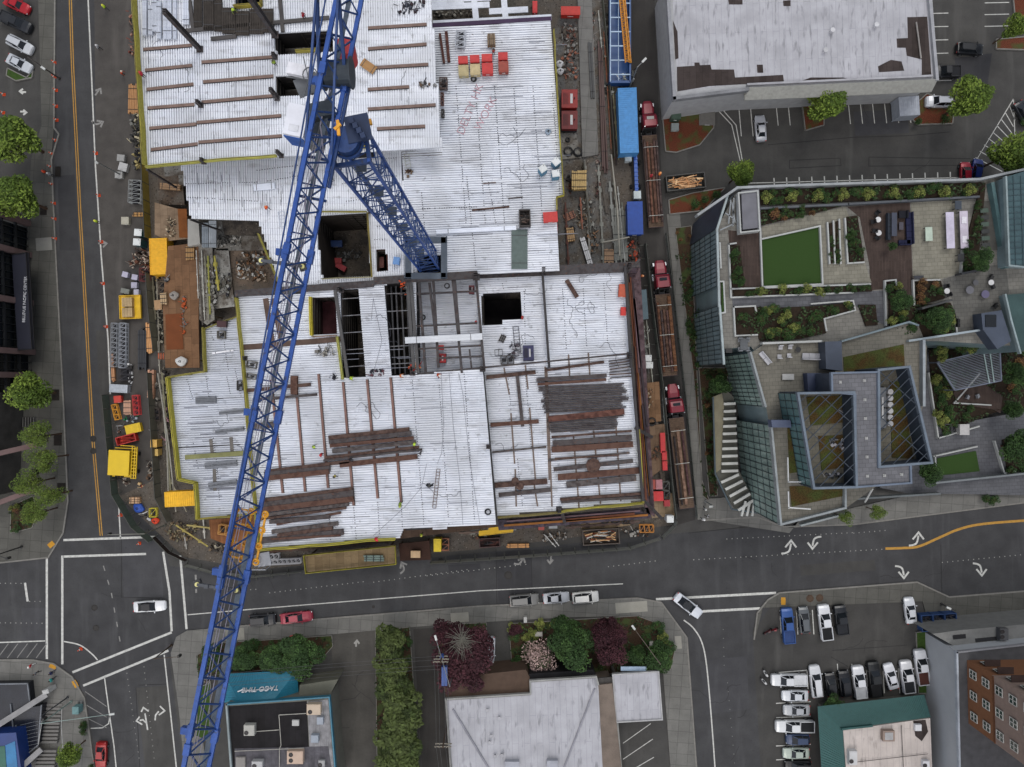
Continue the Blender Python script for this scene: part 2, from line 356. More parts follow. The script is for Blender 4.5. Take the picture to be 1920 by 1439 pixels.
def arrow(cx,cy,s,ang,turn,mat=WHT,lw=3.4,fy=1):      # bent turn arrow painted on the lane
    a=R(ang);T=lambda x,y:(lambda y:(cx+(x*math.cos(a)-y*math.sin(a))*s,cy+(x*math.sin(a)+y*math.cos(a))*s))(y*fy)
    if turn:stroke('turn_arrow',[T(-1,.95),T(-.35,.85),T(.15,.5),T(.38,-.5)],lw,mat,sm=1)
    else:stroke('turn_arrow',[T(.1,1),T(.2,-.6)],3.2,mat)
    stroke('turn_arrow',[T(-.45,.05),T(.4,-.95),T(1.15,.05)],lw,mat,z=.030)
arrow(1478,1026,13,0,1);arrow(1528,1018,12,180,1);arrow(1717,1011,13,0,1)
arrow(1690,1073,12,0,1,fy=-1);arrow(1836,1068,12,0,1,fy=-1)
[stroke('turn_arrow',p,2.8,z=.026+.003*i) for i,p in enumerate(([(277,1369),(272,1338)],[(265,1335),(269,1327),(279,1334)],[(275,1356),(268,1350),(262,1351)],[(262,1344),(256,1352),(267,1359)],[(291,1351),(292,1341),(298,1334)],[(300,1324),(309,1333),(298,1341)]))]
arrow(182,172,8,30,0,WF);arrow(184,230,9,60,1,WF);arrow(192,455,8,80,0,WF)
arrow(43,174,6,-90,0);arrow(44,209,6,90,0);arrow(667,1207,6,0,0,M('92918c',.8));arrow(1262,1333,8,235,0,WHT)
arrow(754,1064,9,-30,1,WF);arrow(975,1052,9,20,1,WF);arrow(1034,1050,7,180,0,WF)
# parking stalls
for k in range(13):
    x=1459+k*22.6
    if not 1500 < x < 1585:stroke('stall_line',[(x-4,195-.02*k),(x,236-k*.5)],1.6)
for k in range(2):stroke('stall_line',[(1385+k*22,200),(1390+k*22,256)],1.6)
for k in range(16):stroke('stall_line',[(1451+k*23.6,334-k*.8),(1452+k*23.6,348)],2.2)
stroke('stall_line',[(1400,344),(1815,333)],1.6)
for k in range(5):stroke('stall_line',[(1740,26+k*25),(1778,25+k*25)],1.6)
for k in range(3):stroke('stall_line',[(1846,6+k*22),(1892,5+k*22)],1.6)
stroke('stall_line',[(1740,152),(1784,151)],1.6)
stroke('stall_line',[(1900,186),(1826,308),(1840,300)],1.8);stroke('stall_line',[(1900,186),(1904,280)],1.6)
for k in range(9):stroke('hatch_line',[(1893-k*8,200+k*12),(1903-k*3,226+k*12)],1.5)
for x in (1462,1493,1523,1552,1582):stroke('stall_line',[(x,1144),(x+3,1190)],1.7)
stroke('stall_line',[(1451,1262),(1513,1257),(1515,1292)],1.8)
for x in (1570,1597,1624,1655,1684,1714):stroke('stall_line',[(x,1245),(x+3,1300)],1.7)
for y in (1319,1346,1372,1399,1425):stroke('stall_line',[(1455,y),(1520,y-3)],1.6)
for p in ([(1168,1394),(1220,1357)],[(1168,1424),(1224,1386)],[(1175,1450),(1226,1420)]):stroke('stall_line',p,1.4)
stroke('stall_line',[(1344,205),(1372,235),(1388,303)],1.6);stroke('stall_line',[(1352,203),(1380,235),(1392,303)],1.6)
# asphalt cuts, sealed cracks, man-hole covers
CUT=M('2a2a2a',.8,0,.1)
for p in ([(1480,301),(1575,297),(1577,311),(1480,316),(1480,301)],[(1629,295),(1820,298)],[(1629,312),(1820,310)],[(1629,295),(1629,312)],[(1440,272),(1600,258),(1700,255),(1780,248)],[(1290,1000),(1500,978)],[(1764,1022),(1766,1115)],[(1740,1150),(1780,1120)],[(1558,1232),(1590,1250)],[(930,1030),(932,1150)],[(996,1040),(998,1130)],[(228,1010),(228,1120),(300,1122)],[(1560,1220),(1700,1210)],[(260,1285),(315,1283)],[(255,1290),(262,1439)]):
    stroke('road_joint',p,1.1,CUT,z=.020)
for x,y,r in ((175,823,6),(175,846,6),(953,1079,8),(177,1140,6),(180,1178,6),(1518,1122,7),(1536,1121,7),(827,1051,5),(700,1138,3)):
    b=B();c=W(x,y);rr=r*mpp(0);zz=.16 if x > 1500 else .02
    b.cyl((c.x,c.y,zz),(c.x,c.y,zz+.008),rr,n=20);b.ring((c.x,c.y,zz+.008),rr*.8,.03,20,4)
    tag(obj('manhole_cover',b,M('2d2b29' if x < 1500 else '4b3a2c',.6,.4)),{175:'dark round manhole cover on the double yellow line, %s' % ('northern of two' if y < 830 else 'southern of two'),953:'large manhole cover in the road north of the parked grey suv',177:'faint manhole cover in the intersection beside the white car',180:'faint manhole cover at the middle of the intersection',1518:'brown round cover in pavement by the parking lot, left one',1536:'brown round cover in pavement by the parking lot, right one',827:'manhole cover in the road by the red plywood shaft',700:'tiny valve cover by the southern kerb'}[x],'manhole cover')
for x,y,w_,h_,a in ((97,1021,12,9,-40),(100,1249,13,8,20),(142,1282,8,14,-30),(1468,1127,8,14,0)):
    b=B();c=W(x,y);b.box(c.x,c.y,.15,w_*mpp(0),h_*mpp(0),.02,R(-a))
    for i in range(5):
        for j in range(4):b.box(c.x+(i-2)*.2,c.y+(j-1.5)*.17,.17,.06,.06,.015)
    tag(obj('tactile_pad',b,M('b8862c',.8)),{97:'yellow tactile pad on the northwest corner of the intersection',100:'yellow tactile pad at the southwest corner, facing north',142:'yellow tactile pad at the southwest corner, facing east',1468:'yellow tactile pad by the parking lot entrance'}[x],'tactile pad')
for k,(x,y,w_,h_) in enumerate(((242//1,0,0,0),(108,322,10,18),(81,395,13,16),(104,741,14,20),(108,826,15,19),(115,916,16,19))):
    if not k:continue
    b=B();c=W(x,y,.2);
    for i in range(7):b.bar((c.x-w_*.045,c.y-h_*.045+i*h_*.015,.18),(c.x+w_*.045,c.y-h_*.045+i*h_*.015,.18),.07,.04)
    b.box(c.x,c.y,.155,w_*.09,h_*.09,.008)
    tag(obj('tree_grate',b,M('26221f',.8,.2)),'dark tree grate set in the west pavement, %s from the north' % ORD[k-1],'tree grate','tree grates')

for k,pts in enumerate(([(228,1012),(300,1010),(306,1120),(232,1120)],[(930,1035),(996,1030),(1000,1130),(935,1134)],[(255,1290),(312,1286),(330,1439),(272,1439)],[(1312,1240),(1400,1230),(1405,1330),(1325,1340)],[(840,1010+50),(900,1057),(902,1072),(842,1075)],[(1500,1060),(1640,1050),(1642,1070),(1502,1080)],[(40,1140),(88,1140),(88,1200),(42,1200)],[(108,330),(140,328),(148,470),(112,470)],[(180,620),(196,620),(210,800),(190,800)],[(1600,210),(1700,205),(1705,250),(1604,255)],[(1790,110),(1860,100),(1850,170),(1795,170)])):
    road('road_patch',pts,M(['444446','39393b','434240'][k % 3],.9,0,.12,.5,kind='asphalt'),.014+.001*(k % 3))

random.seed(11)
for k in range(26):
    x,y=random.choice([(rnd(120,170),rnd(0,900)),(rnd(350,1250),rnd(1080,1130)),(rnd(1300,1900),rnd(1000,1090)),(rnd(1340,1800),rnd(220,320)),(rnd(1310,1400),rnd(1180,1430)),(rnd(1440,1720),rnd(1200,1240)),(rnd(180,320),rnd(1060,1430)),(rnd(640,700),rnd(1200,1430))]);P=[(x,y)];a=rnd(0,6.28)
    for i in range(random.randint(4,9)):a += rnd(-.6,.6);P.append((P[-1][0]+math.cos(a)*rnd(4,10),P[-1][1]+math.sin(a)*rnd(4,10)))
    stroke('road_crack',P,rnd(.5,.9),CUT,z=.0215)

# ================================================================ THE BUILDING UNDER CONSTRUCTION
GALV=M('dadde3',.5,.15,.0,kind='deck');GALVH=M('dadde3',.5,.15,.03,kind='deck')
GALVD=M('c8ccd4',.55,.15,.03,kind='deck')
STEEL=M('5a5553',.7,.1,.25,1.5,kind='rust');RUST=M('64483d',.8,0,.2,1.2,kind='rust');GREYST=M('787a7e',.6,.3,.2,1.5,kind='rust');BROWNB=M('6b5850',.8,0,.2,1.2)
DARKST=M('2c2a2c',.7,.1,.2,2);OLIVE=M('a39a45',.8,0,.2,3);YELN=M('c9b83c',.8,0,.15,3);WOOD=M('7b5c43',.85,0,.2,.8,kind='wood');WOODL=M('bb9a68',.85,0,.15,1.5)
PLY=M('8e7a5c',.85,0,.2,.8,kind='wood');PLYD=M('6c5a48',.9,0,.25,.8,kind='wood');SLAB=M('86847e',.85,0,.2,.5,kind='dirt')
SITE=thing('construction_building','large steel-framed building under construction with white corrugated metal decks','building',(-15,15,0))
def inside_spans(rings,v,a):       # spans of a scanline (rotated by a) inside an even-odd polygon
    ca,sa=math.cos(a),math.sin(a);xs=[]
    for r in rings:
        n=len(r)
        for k in range(n):
            p,q=r[k],r[(k+1) % n];pv=-p[0]*sa+p[1]*ca;qv=-q[0]*sa+q[1]*ca
            if (pv <= v) != (qv <= v):
                t=(v-pv)/(qv-pv);pu=p[0]*ca+p[1]*sa;qu=q[0]*ca+q[1]*sa;xs.append(pu+(qu-pu)*t)
    xs.sort();return list(zip(xs[::2],xs[1::2]))
def deck(name,poly,z,ang,holes=(),mat=GALVH,pitch=.345,parent=SITE,depth=.35,rh=.19,rw=.52):
    rings=[WX(poly,z)]+[WX(h,z) for h in holes];a=R(-ang);ca,sa=math.cos(a),math.sin(a)
    vs=[-p[0]*sa+p[1]*ca for r in rings[:1] for p in r];b=B();v=min(vs)+pitch/2
    T=lambda u,w,zz:(u*ca-w*sa,u*sa+w*ca,zz)
    while v < max(vs):
        for u0,u1 in inside_spans(rings,v,a):
            if u1-u0 < .1:continue
            h=pitch/2;zb=z-depth;zm=z-rh;g=.02
            P=[T(u0,v-h,zb),T(u1,v-h,zb),T(u1,v+h,zb),T(u0,v+h,zb),T(u0,v-h,zm),T(u1,v-h,zm),T(u1,v+h,zm),T(u0,v+h,zm)]
            i=len(b.v);b.v += P
            for f in ((4,5,6,7),(0,4,7,3),(1,2,6,5),(0,3,2,1)):b.f.append(tuple(i+k for k in f));b.m.append(0)
            q=h*rw;j=rnd(-.02,.02)
            P=[T(u0,v-q-g,zm),T(u1,v-q-g,zm),T(u1,v+q+g,zm),T(u0,v+q+g,zm),T(u0,v-q,z),T(u1,v-q,z),T(u1,v+q,z),T(u0,v+q,z)]
            i=len(b.v);b.v += P
            for f in ((4,5,6,7),(0,1,5,4),(2,3,7,6),(0,4,7,3),(1,2,6,5)):b.f.append(tuple(i+k for k in f));b.m.append(0)
        v += pitch
    return obj(name,b,mat,parent)
def skirt(poly,z,zb,mat=DARKST,name='floor_slab',zs=None):   # floors below a deck, seen at edges and through holes
    b=B();P=WX(poly,z)
    cx=sum(p.x for p in P)/len(P);cy=sum(p.y for p in P)/len(P)
    Q=[Vector((cx+(p.x-cx)*.985,cy+(p.y-cy)*.985)) for p in P]
    for zz in zs or (z-4.6,z-9.2):
        if zz > .5:b.prism([(p.x,p.y) for p in Q],zz-.25,zz,bottom=True)
    return obj(name,b,mat,SITE)
def columns(pts,z0,z1,w=.35,mat=DARKST):
    for x,y in pts:
        p=W(x,y,z1);b=B();h=w/2
        b.box(p.x,p.y,z0,w,.05,z1-z0);b.box(p.x,p.y+h,z0,w,.06,z1-z0);b.box(p.x,p.y-h,z0,w,.06,z1-z0)
        obj('steel_column',b,mat,SITE)
def beams(segs,z,w=.3,mat=BROWNB,name='floor_beam',h=.3,dz0=0.03):
    for k_,(x0,y0,x1,y1) in enumerate(segs):
        dz=dz0+.005*(k_ % 9);b=B();p=W(x0,y0,z);q=W(x1,y1,z);b.bar(p+Vector((0,0,dz-h/2+.02)),q+Vector((0,0,dz-h/2+.02)),w,h)
        obj(name,b,mat,SITE)
def netting(pts,z,h=1.1,t=.10,mat=OLIVE,name='edge_netting'):
    b=B();P=[W(x,y,z) for x,y in pts];r=B()
    for p,q in zip(P[:-1],P[1:]):
        L=(q-p).length;n=max(1,int(L/2.2));prev=p
        for k in range(n):
            a=p.lerp(q,k/n);c=p.lerp(q,(k+1)/n);d=Vector((rnd(-.06,.06),rnd(-.06,.06),0))
            b.bar(prev+Vector((0,0,h/2)),c+d*(k < n-1)+Vector((0,0,h/2)),t,h);prev=c+d*(k < n-1)
            r.bar(a-Vector((0,0,.2)),a+Vector((0,0,h+.12)),.07)
        r.bar(p+Vector((0,0,h+.05)),q+Vector((0,0,h+.05)),.07)
    n_=obj(name,b,mat,SITE);obj('guard_post',r,M('5f5a3c',.7,.2),SITE)
ZN,ZL,ZM,ZE,ZW,ZF=20.,15.6,15.6,13.2,11.6,12.2
NWP=[(252,-30),(262,140),(275,315),(420,300),(520,293),(600,290),(828,276),(812,50),(806,-30)]
NWH=[[(514,62),(624,56),(626,97),(518,103)],[(514,143),(585,139),(588,178),(516,181)],[(440,-40),(490,-40),(492,12),(441,16)],[(640,268),(690,264),(690,276),(640,279)]]
deck('metal_deck',NWP,ZN,88.5,NWH,GALV)
LP=[(338,306),(620,282),(830,268),(832,283),(752,284),(760,400),(778,524),(700,526),(604,532),(527,546),(484,414),(357,410)]
LH=[[(590,405),(688,399),(696,518),(604,522)],[(703,468),(724,467),(726,508),(706,510)]]
deck('metal_deck',LP,ZL,88.5,LH,GALV)
EP_=[(808,50),(1032,36),(1057,368),(1042,371),(1049,506),(880,516),(779,524),(761,400),(753,285),(826,276)]
deck('metal_deck',EP_,ZL-.02,-2.5,[[(779,479),(828,476),(830,512),(783,514)]],GALVH)
SP=[(447,557),(572,550),(572,543),(640,540),(642,533),(676,531),(716,529),(772,527),(776,702),(905,692),(930,984),(820,992),(757,991),(750,1008),(640,1017),(488,1030)]
SH=[[(585,558),(629,555),(632,628),(586,630)],[(638,545),(672,542),(686,707),(642,710)],[(720,533),(780,528),(782,701),(734,705)]]
deck('metal_deck',SP,ZM,-2.5,SH,GALVH)
EP2=[(893,520),(1100,512),(1174,508),(1181,640),(1196,800),(1203,940),(1060,955),(1048,957),(932,968),(905,690)]
EH2=[[(902,553),(976,547),(979,598),(942,600),(942,608),(904,611)]]
deck('metal_deck',EP2,ZE,-2.5,EH2,GALVH)
WP_=[(384,615),(450,592),(470,700),(492,962),(374,972),(370,905),(338,898),(317,708),(386,697)]
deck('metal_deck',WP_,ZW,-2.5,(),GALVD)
deck('metal_deck',[(776,528),(900,518),(912,690),(778,702)],ZF,-2.5,(),GALVH)
# storeys underneath
skirt(NWP,ZN,0,SLAB);skirt(WP_,ZW,0,SLAB,zs=(6.5,1.5));skirt(EP2,ZE,0,SLAB,zs=(5.0,))
for poly,z,zs in ((LP,ZL,(4.0,)),(SP,ZM,(4.6,)),(EP_,ZL,(9.8,4.2))):skirt(poly,z,0,M('3b3734',.9,0,.3,.5,kind='dirt'),zs=zs)
# dark shaft walls round the openings
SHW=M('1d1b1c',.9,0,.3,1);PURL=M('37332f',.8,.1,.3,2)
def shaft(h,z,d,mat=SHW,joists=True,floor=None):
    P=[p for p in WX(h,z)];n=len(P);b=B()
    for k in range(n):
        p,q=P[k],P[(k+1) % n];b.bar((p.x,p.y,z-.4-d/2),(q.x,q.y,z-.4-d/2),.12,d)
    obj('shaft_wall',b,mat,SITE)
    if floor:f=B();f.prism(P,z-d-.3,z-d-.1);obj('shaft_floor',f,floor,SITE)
    if joists:
        j=B();k=0
        ymin=min(p.y for p in P);ymax=max(p.y for p in P);xmin=min(p.x for p in P);xmax=max(p.x for p in P)
        for s in range(int(d/1.4)):
            zz=z-.7-s*1.4
            for side in (ymax-.2,):j.bar((xmin,side,zz),(xmax,side,zz),.2,.25)
            j.bar((xmin+.2,ymin,zz),(xmin+.2,ymax,zz),.2,.25)
        for k in range(max(1,int((xmax-xmin)/1.6))):
            x=xmin+.5+k*1.6;j.bar((x,ymax-.3,z-.5),(x,ymax-.3,z-d),.14,.14)
        obj('shaft_frame',j,PURL,SITE)
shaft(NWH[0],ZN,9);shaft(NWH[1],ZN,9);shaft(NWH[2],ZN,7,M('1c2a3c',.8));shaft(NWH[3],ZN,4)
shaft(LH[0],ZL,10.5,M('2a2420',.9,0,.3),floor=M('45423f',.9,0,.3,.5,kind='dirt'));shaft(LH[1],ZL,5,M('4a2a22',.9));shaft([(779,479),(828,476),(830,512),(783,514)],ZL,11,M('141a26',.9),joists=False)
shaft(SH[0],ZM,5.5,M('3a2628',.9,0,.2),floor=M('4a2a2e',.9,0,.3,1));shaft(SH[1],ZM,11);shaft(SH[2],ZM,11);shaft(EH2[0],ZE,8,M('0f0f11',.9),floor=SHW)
# ladders of joists inside the long shafts
for (x0,x1,y0,y1,m) in ((640,680,545,705,DARKST),(724,778,535,700,DARKST)):
    for k in range(5):beams([(x0,y0+(y1-y0)*(k+.5)/5,x1+6,y0+(y1-y0)*(k+.5)/5-3)],ZM-.5,.12,GREYST,'tie_rod',.12)
for x in (733,742,752,762):beams([(x,534,x+8,702)],ZM-2.5,.22,M('4c4c4f',.6,.2),'joist',.5)
beams([(628,545,652,708),(770,528,784,700),(764,528,776,700)],ZM+.3,.45,M('4b4a4a',.6,.2),'floor_beam',.5)
# exposed top flanges between deck bays
NB=[(269,93,360,85),(272,132,360,123),(275,168,363,158),(277,203,365,196),(280,241,368,233),(283,281,371,270),(378,117,513,107),(381,154,513,143),(378,192,513,180),(369,230,527,217),(372,267,528,255),(690,53,800,46),(690,92,800,83),(705,127,803,121),(690,168,767,163),(690,205,817,197),(707,242,797,237)]
beams(NB,ZN,.42,M('75625a',.8,0,.2,1))
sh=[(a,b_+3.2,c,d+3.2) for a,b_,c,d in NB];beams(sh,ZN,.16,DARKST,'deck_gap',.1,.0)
beams([(343,58,617,33),(395,73,443,68),(523,-20,530,60),(355,0,362,58)],ZN+.3,.5,M('4c4948',.7,.1,.2))
SB=[(508,712,530,925),(553,706,572,922),(597,702,615,915),(643,717,663,948),(688,712,708,935),(732,708,752,942)]
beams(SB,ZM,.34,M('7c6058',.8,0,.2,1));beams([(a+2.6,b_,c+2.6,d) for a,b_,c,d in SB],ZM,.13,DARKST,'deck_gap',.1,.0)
beams([(498,560,510,640),(512,560,530,650),(456,652,640,636)],ZM,.8,M('54443c',.8,0,.2,1))
# dotted rows of puddle welds along the joists
def welds(segs,z,mat=M('30303a',.7),step=.36):
    b=B()
    for x0,y0,x1,y1 in segs:
        p=W(x0,y0,z);q=W(x1,y1,z);n=int((q-p).length/step)
        for k in range(n):
            if random.random() < .12:continue
            c=p.lerp(q,(k+.5)/n);b.box(c.x+rnd(-.03,.03),c.y+rnd(-.03,.03),z-.02,.13,.13,.035)
    return obj('weld_marks',b,mat,SITE)
welds([(773,712,795,985),(615,925,620,1015),(663,950,668,1012),(708,940,712,1008),(752,944,755,990),(822,702,842,985),(870,700,890,980)],ZM)
welds([(855+k*36,160,874+k*36,420) for k in range(6)]+[(790,360,800,470),(875,330,892,500),(915,340,930,420),(790,392,900,388)],ZL)
welds([(347,345,484,342),(350,370,484,378),(500,340,560,330),(640,345,745,330),(647,378,745,366),(685,300,745,296),(700,425,724,424),(700,450,724,449),(735,450,755,449),(480,320,560,310)],ZL)
welds([(350,710,362,750),(386,705,392,745),(425,705,432,740),(362,830,372,880),(400,820,410,900),(420,640,428,695),(440,690,452,745),(395,620,400,640),(408,905,412,940)],ZW,DARKST)
welds([(1055,540,1062,655),(1093,535,1100,650),(1132,530,1140,650),(985,700,996,840),(970,860,980,950),(952,700,958,770),(942,530,945,548),(983,545,985,660)],ZE)
# sheet overlaps: thin dark joints along the ribs
def joints(segs,z,w=.07,mat=M('7f818a',.7)):
    b=B()
    for x0,y0,x1,y1 in segs:b.bar(W(x0,y0,z+.012),W(x1,y1,z+.012),w,.03)
    obj('sheet_joint',b,mat,SITE)
J=[]
for k in range(36):
    x=rnd(270,800);y=rnd(60,270);L=rnd(8,45)
    J.append((x,y,x+L*.03,y+L))
joints([j for j in J if not (505 < j[0] < 700)],ZN)
joints([(x,y,x+L,y-L*.045) for x,y,L in [(rnd(840,1010),rnd(60,480),rnd(15,90)) for _ in range(34)]],ZL)
joints([(x,y,x+L,y-L*.045) for x,y,L in [(rnd(470,860),rnd(650,980),rnd(15,60)) for _ in range(34)]],ZM)
joints([(x,y,x+L,y-L*.045) for x,y,L in [(rnd(345,420),rnd(720,940),rnd(15,70)) for _ in range(30)]],ZW,.12)
joints([(x,y,x+L,y-L*.045) for x,y,L in [(rnd(950,1120),rnd(540,940),rnd(15,60)) for _ in range(30)]],ZE,.09)
joints([(x,y,x+1,y+L) for x,y,L in [(rnd(360,560),rnd(320,380),rnd(8,25)) for _ in range(30)]],ZL)
# lower SW deck dark beams and yellow girts
beams([(347,858,458,850)],ZW+.25,.7,M('7a7a52',.8),'floor_beam',.3);beams([(395,824,398,850),(433,820,436,856),(402,880,403,920)],ZW,.5,M('64605c',.7))
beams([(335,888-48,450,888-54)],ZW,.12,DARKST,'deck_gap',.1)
# edge frames of the southern block: north edge, grid and east frame
DB=M('4a4748',.7,.1,.2,1.5,kind='rust')
beams([(440,549,700,530),(440,553,700,534),(700,524,895,512),(700,530,895,518)],ZM+.35,.65,DB,'floor_beam',.5)
beams([(895,510,1200,496),(895,517,1178,505)],ZE+.6,.85,DB,'floor_beam',.5)
beams([(785,528,798,700),(812,523,822,690),(805,530,818,640),(848,520,866,700),(852,520,862,640),(892,515,908,692)],ZM,.36,DB,'floor_beam',.5)
beams([(775,702,1175,664),(770,552,895,546),(778,612,895,606),(778,655,905,648),(880,655,884,690),(820,672,905,668)],ZM-.2,.26,DB,'floor_beam',.4)
beams([(1017,508,1030,690),(905,690,932,985),(1172,500,1184,690),(1186,690,1206,940),(760,993,930,980)],ZE+1.2,.34,M('3c3a3b',.7,.1),'floor_beam',.6)
beams([(945,690,955,740),(985,685,990,730),(1022,688,1030,900),(1066,665,1068,705),(1103,662,1106,705),(1025,690,1035,950),(958,775,965,870),(993,765,1004,900),(966,880,968,950),(1000,900,1008,950),(1075,815,1086,955),(1113,808,1126,945),(1155,800,1164,940)],ZE,.22,M('6d5f57',.8),'floor_beam',.2)
# netting and guard rails
netting([(255,-20),(264,140),(276,313)],ZN,1.3,.2);netting([(276,315),(420,301),(520,294)],ZN,.7,.25,M('a8a452',.8))
netting([(596,398),(688,398)],ZL,.5,.12);netting([(690,400),(698,520)],ZL,.8,.12,M('a08a3a',.8));netting([(604,524),(697,520)],ZL,.5,.1,M('b4ad8a',.8))
netting([(602,405),(616,520)][:0] or [(486,440),(526,535)],ZL,.8,.15)
netting([(446,560),(460,700),(488,1030)],ZM,1.1,.22);netting([(488,1030),(640,1018),(690,1012),(742,1010)],ZM,.8,.3,M('a8a03c',.8))
netting([(382,618),(446,594)],ZW,.5,.12);netting([(384,615),(388,697),(318,708)],ZW,1.0,.2);netting([(318,708),(339,898),(370,905),(374,972)],ZW,1.1,.3,M('aaa13f',.8));netting([(374,973),(488,962)],ZW,.8,.2,M('a69a45',.8))
netting([(1196,805),(1204,942),(1060,957),(1048,960)],ZE,1.1,.22,M('b5ab46',.8));netting([(1048,960),(932,970)],ZE,.8,.2,M('8a7d4a',.8))
netting([(1038,60),(1046,200),(1057,368),(1043,372),(1044,395)],ZL,.9,.14,M('b8ad45',.8));netting([(584,558),(586,630)],ZM,1.0,.3,YELN);netting([(634,632),(644,712)],ZM,.9,.25,M('b9b860',.8));netting([(586,632),(632,629)],ZM,.5,.1,M('b58a80',.8))
netting([(441,16),(492,12)],ZN,.8,.3,M('9a8b3c',.8));netting([(492,12),(490,-20)],ZN,.8,.2,M('8d8037',.8));netting([(556,99),(600,96)],ZN,.7,.3,M('8a7f34',.8));netting([(640,280),(692,277)],ZN,.5,.3,M('b0a23c',.8));netting([(783,515),(829,513)],ZL,.4,.14,M('9a8b4a',.8))
# short stub columns and tall columns rising above the decks
def column(px,py,z,h,w=.45,mat=DB):
    p=W(px,py,z);b=B();b.box(p.x,p.y,z,w,.09,h);b.box(p.x,p.y+w/2,z,w,.1,h);b.box(p.x,p.y-w/2,z,w,.1,h)
    b.box(p.x,p.y,z+.05,w*1.7,w*1.7,.08);obj('steel_column',b,mat,SITE)
for c in ((375,93,ZN,10.5,.55),(516,66,ZN,10.5,.6),(377,198,ZN,1.6),(528,293,ZN,2.2,.4),(520,185,ZN,1.6),(383,304,ZN,1.3),(517,180,ZN,2.4),(516,108,ZN,1.2),(695,397,ZL,2,.4),(833,160,ZL,1,.4),(1018,510,ZE,2.6,.5),(893,520,ZM,2.4,.6),(1178,500,ZE,2,.5),(1180,666,ZE,2,.5),(1048,955,ZE,1.6,.5),(905,692,ZM,1.4,.5),(916,838,ZM,.8,.4),(640,545,ZM,2.4,.45),(774,700,ZM,1.2,.45),(1205,955,ZE,2,.4),(460,672,ZM,1,.4),(484,960,ZM,1,.4)):column(*c)
def brace(x0,y0,z0,x1,y1,z1,w=.4):
    b=B();b.bar(W(x0,y0,z0),W(x1,y1,z1),w,w*.8);obj('brace',b,DB,SITE)
brace(1175,512,ZE,1200,486,ZE+1,.35);brace(1192,803,ZE+1,1222,820,9,.5);brace(1209,940,ZE,1240,972,6,.5);brace(275,318,18,330,352,10,.3);brace(1052,955,ZE,1060,985,8,.5);brace(357,412,ZL-.3,412,432,8,.3)
# raw slab edges that show to the north-east and the strip behind the east frame
for pts,z,m in (([(1178,505),(1200,497),(1228,970),(1210,960)],9.0,M('5c4c50',.85,0,.25,1,kind='rust')),([(932,976),(1215,952),(1222,972),(1060,985),(935,995)],9.0,M('4c4650',.85,0,.25,1,kind='rust')),([(1052,500),(1200,492),(1195,512),(1050,515)],10,M('4b3f46',.85,0,.25,1,kind='rust')),
        ([(806,-30),(1006,-30),(1010,38),(808,50)],9,M('4a463f',.9,0,.25,1,kind='dirt')),([(752,992),(935,980),(960,985),(740,1012)],8.5,M('57463a',.9,0,.25,.8,kind='wood'))):
    b=B();b.prism(WX(pts,z),z-.5,z,bottom=True);obj('concrete_ledge',b,m,SITE)
beams([(806,14,918,9),(917,22,990,18),(808,8,870,5),(806,0,920,-4),(888,-10,893,40),(944,-10,948,36),(808,45,1034,33)],12.5,.9,M('c9cdd6',.6,.2),'purlin',.2)
beams([(808,48,1034,35)],ZL,.6,M('3d2e45',.7),'floor_beam',.4)
# plywood decks, formwork and yards west of the building (each a platform)
def plat(pts,z,mat,label,name='timber_platform',cat='platform',th=.25,rail=None,joist=True):
    P=WX(pts,z);b=B();b.prism(P,z-th,z,bottom=True);r=obj(name,b,mat);tag(r,label,cat)
    if joist:
        g=B();xs=[p.x for p in P];ys=[p.y for p in P]
        for i in range(4):
            p=P[i % len(P)];c=Vector((sum(xs)/len(xs),sum(ys)/len(ys)));q=p.lerp(c,.12);g.box(q.x,q.y,0,.2,.2,z-th)
        obj('post',g,M('5b4a38',.9),r)
    if rail:
        g=B()
        for p,q in zip(P,P[1:]+P[:1]):
            n=max(1,int((q-p).length/2))
            for k in range(n):a=p.lerp(q,k/n);g.bar((a.x,a.y,z),(a.x,a.y,z+1.1),.09)
            g.bar((p.x,p.y,z+.7),(q.x,q.y,z+.7),.06,.75)
        obj('guard_rail',g,rail,r)
    return r
plat([(315,462),(378,455),(372,580),(374,690),(310,690),(305,570)],3.2,WOOD,'orange-brown plywood platform between the yellow container and the metal decks')
plat([(310,590),(340,588),(344,655),(312,656)],3.3,M('6b3c20',.8,0,.1),'dark reddish plywood sheet lying on the timber platform','plywood_sheet','plywood',.05,joist=False)
plat([(290,380),(345,395),(352,448),(315,452),(290,440)],2.5,M('8f7b66',.9,0,.2,.8,kind='wood'),'pale brown formwork deck north of the yellow container')
plat([(333,392),(350,392),(352,446),(336,446)],2.6,M('7b4a26',.9,0,.2),'reddish brown formwork sheet beside the metal deck corner','plywood_sheet','plywood',.05,joist=False)
plat([(296,326),(340,316),(346,385),(298,384)],1.6,M('4f4237',.9,0,.3,.7,kind='dirt'),'cluttered dark timber floor below the corner of the upper deck')
plat([(352,411),(372,414),(375,458),(352,462)],4.5,M('a5a39c',.85,0,.1),'pale concrete wall top below the lower deck','concrete_wall','wall',4)
plat([(400,415),(484,418),(500,470),(405,470)],3.0,SLAB,'grey concrete floor below the lower deck edge','concrete_floor','floor')
plat([(395,468),(428,466),(440,575),(398,580)],3.0,M('9b9a94',.85,0,.2,.6,kind='dirt'),'light concrete floor scattered with tools west of the slanted deck','concrete_floor','floor')
plat([(428,455),(500,450),(522,540),(436,548)],2.6,M('6e6053',.9,0,.3,.7,kind='dirt'),'muddy brown floor strewn with timber beside the slanted deck edge','concrete_floor','floor')
plat([(372,460),(398,458),(402,600),(388,610),(374,600)],3.6,M('8d8b84',.85,0,.2,.6,kind='dirt'),'grey walkway strip with guard rails beside the orange platform','concrete_walkway','walkway')
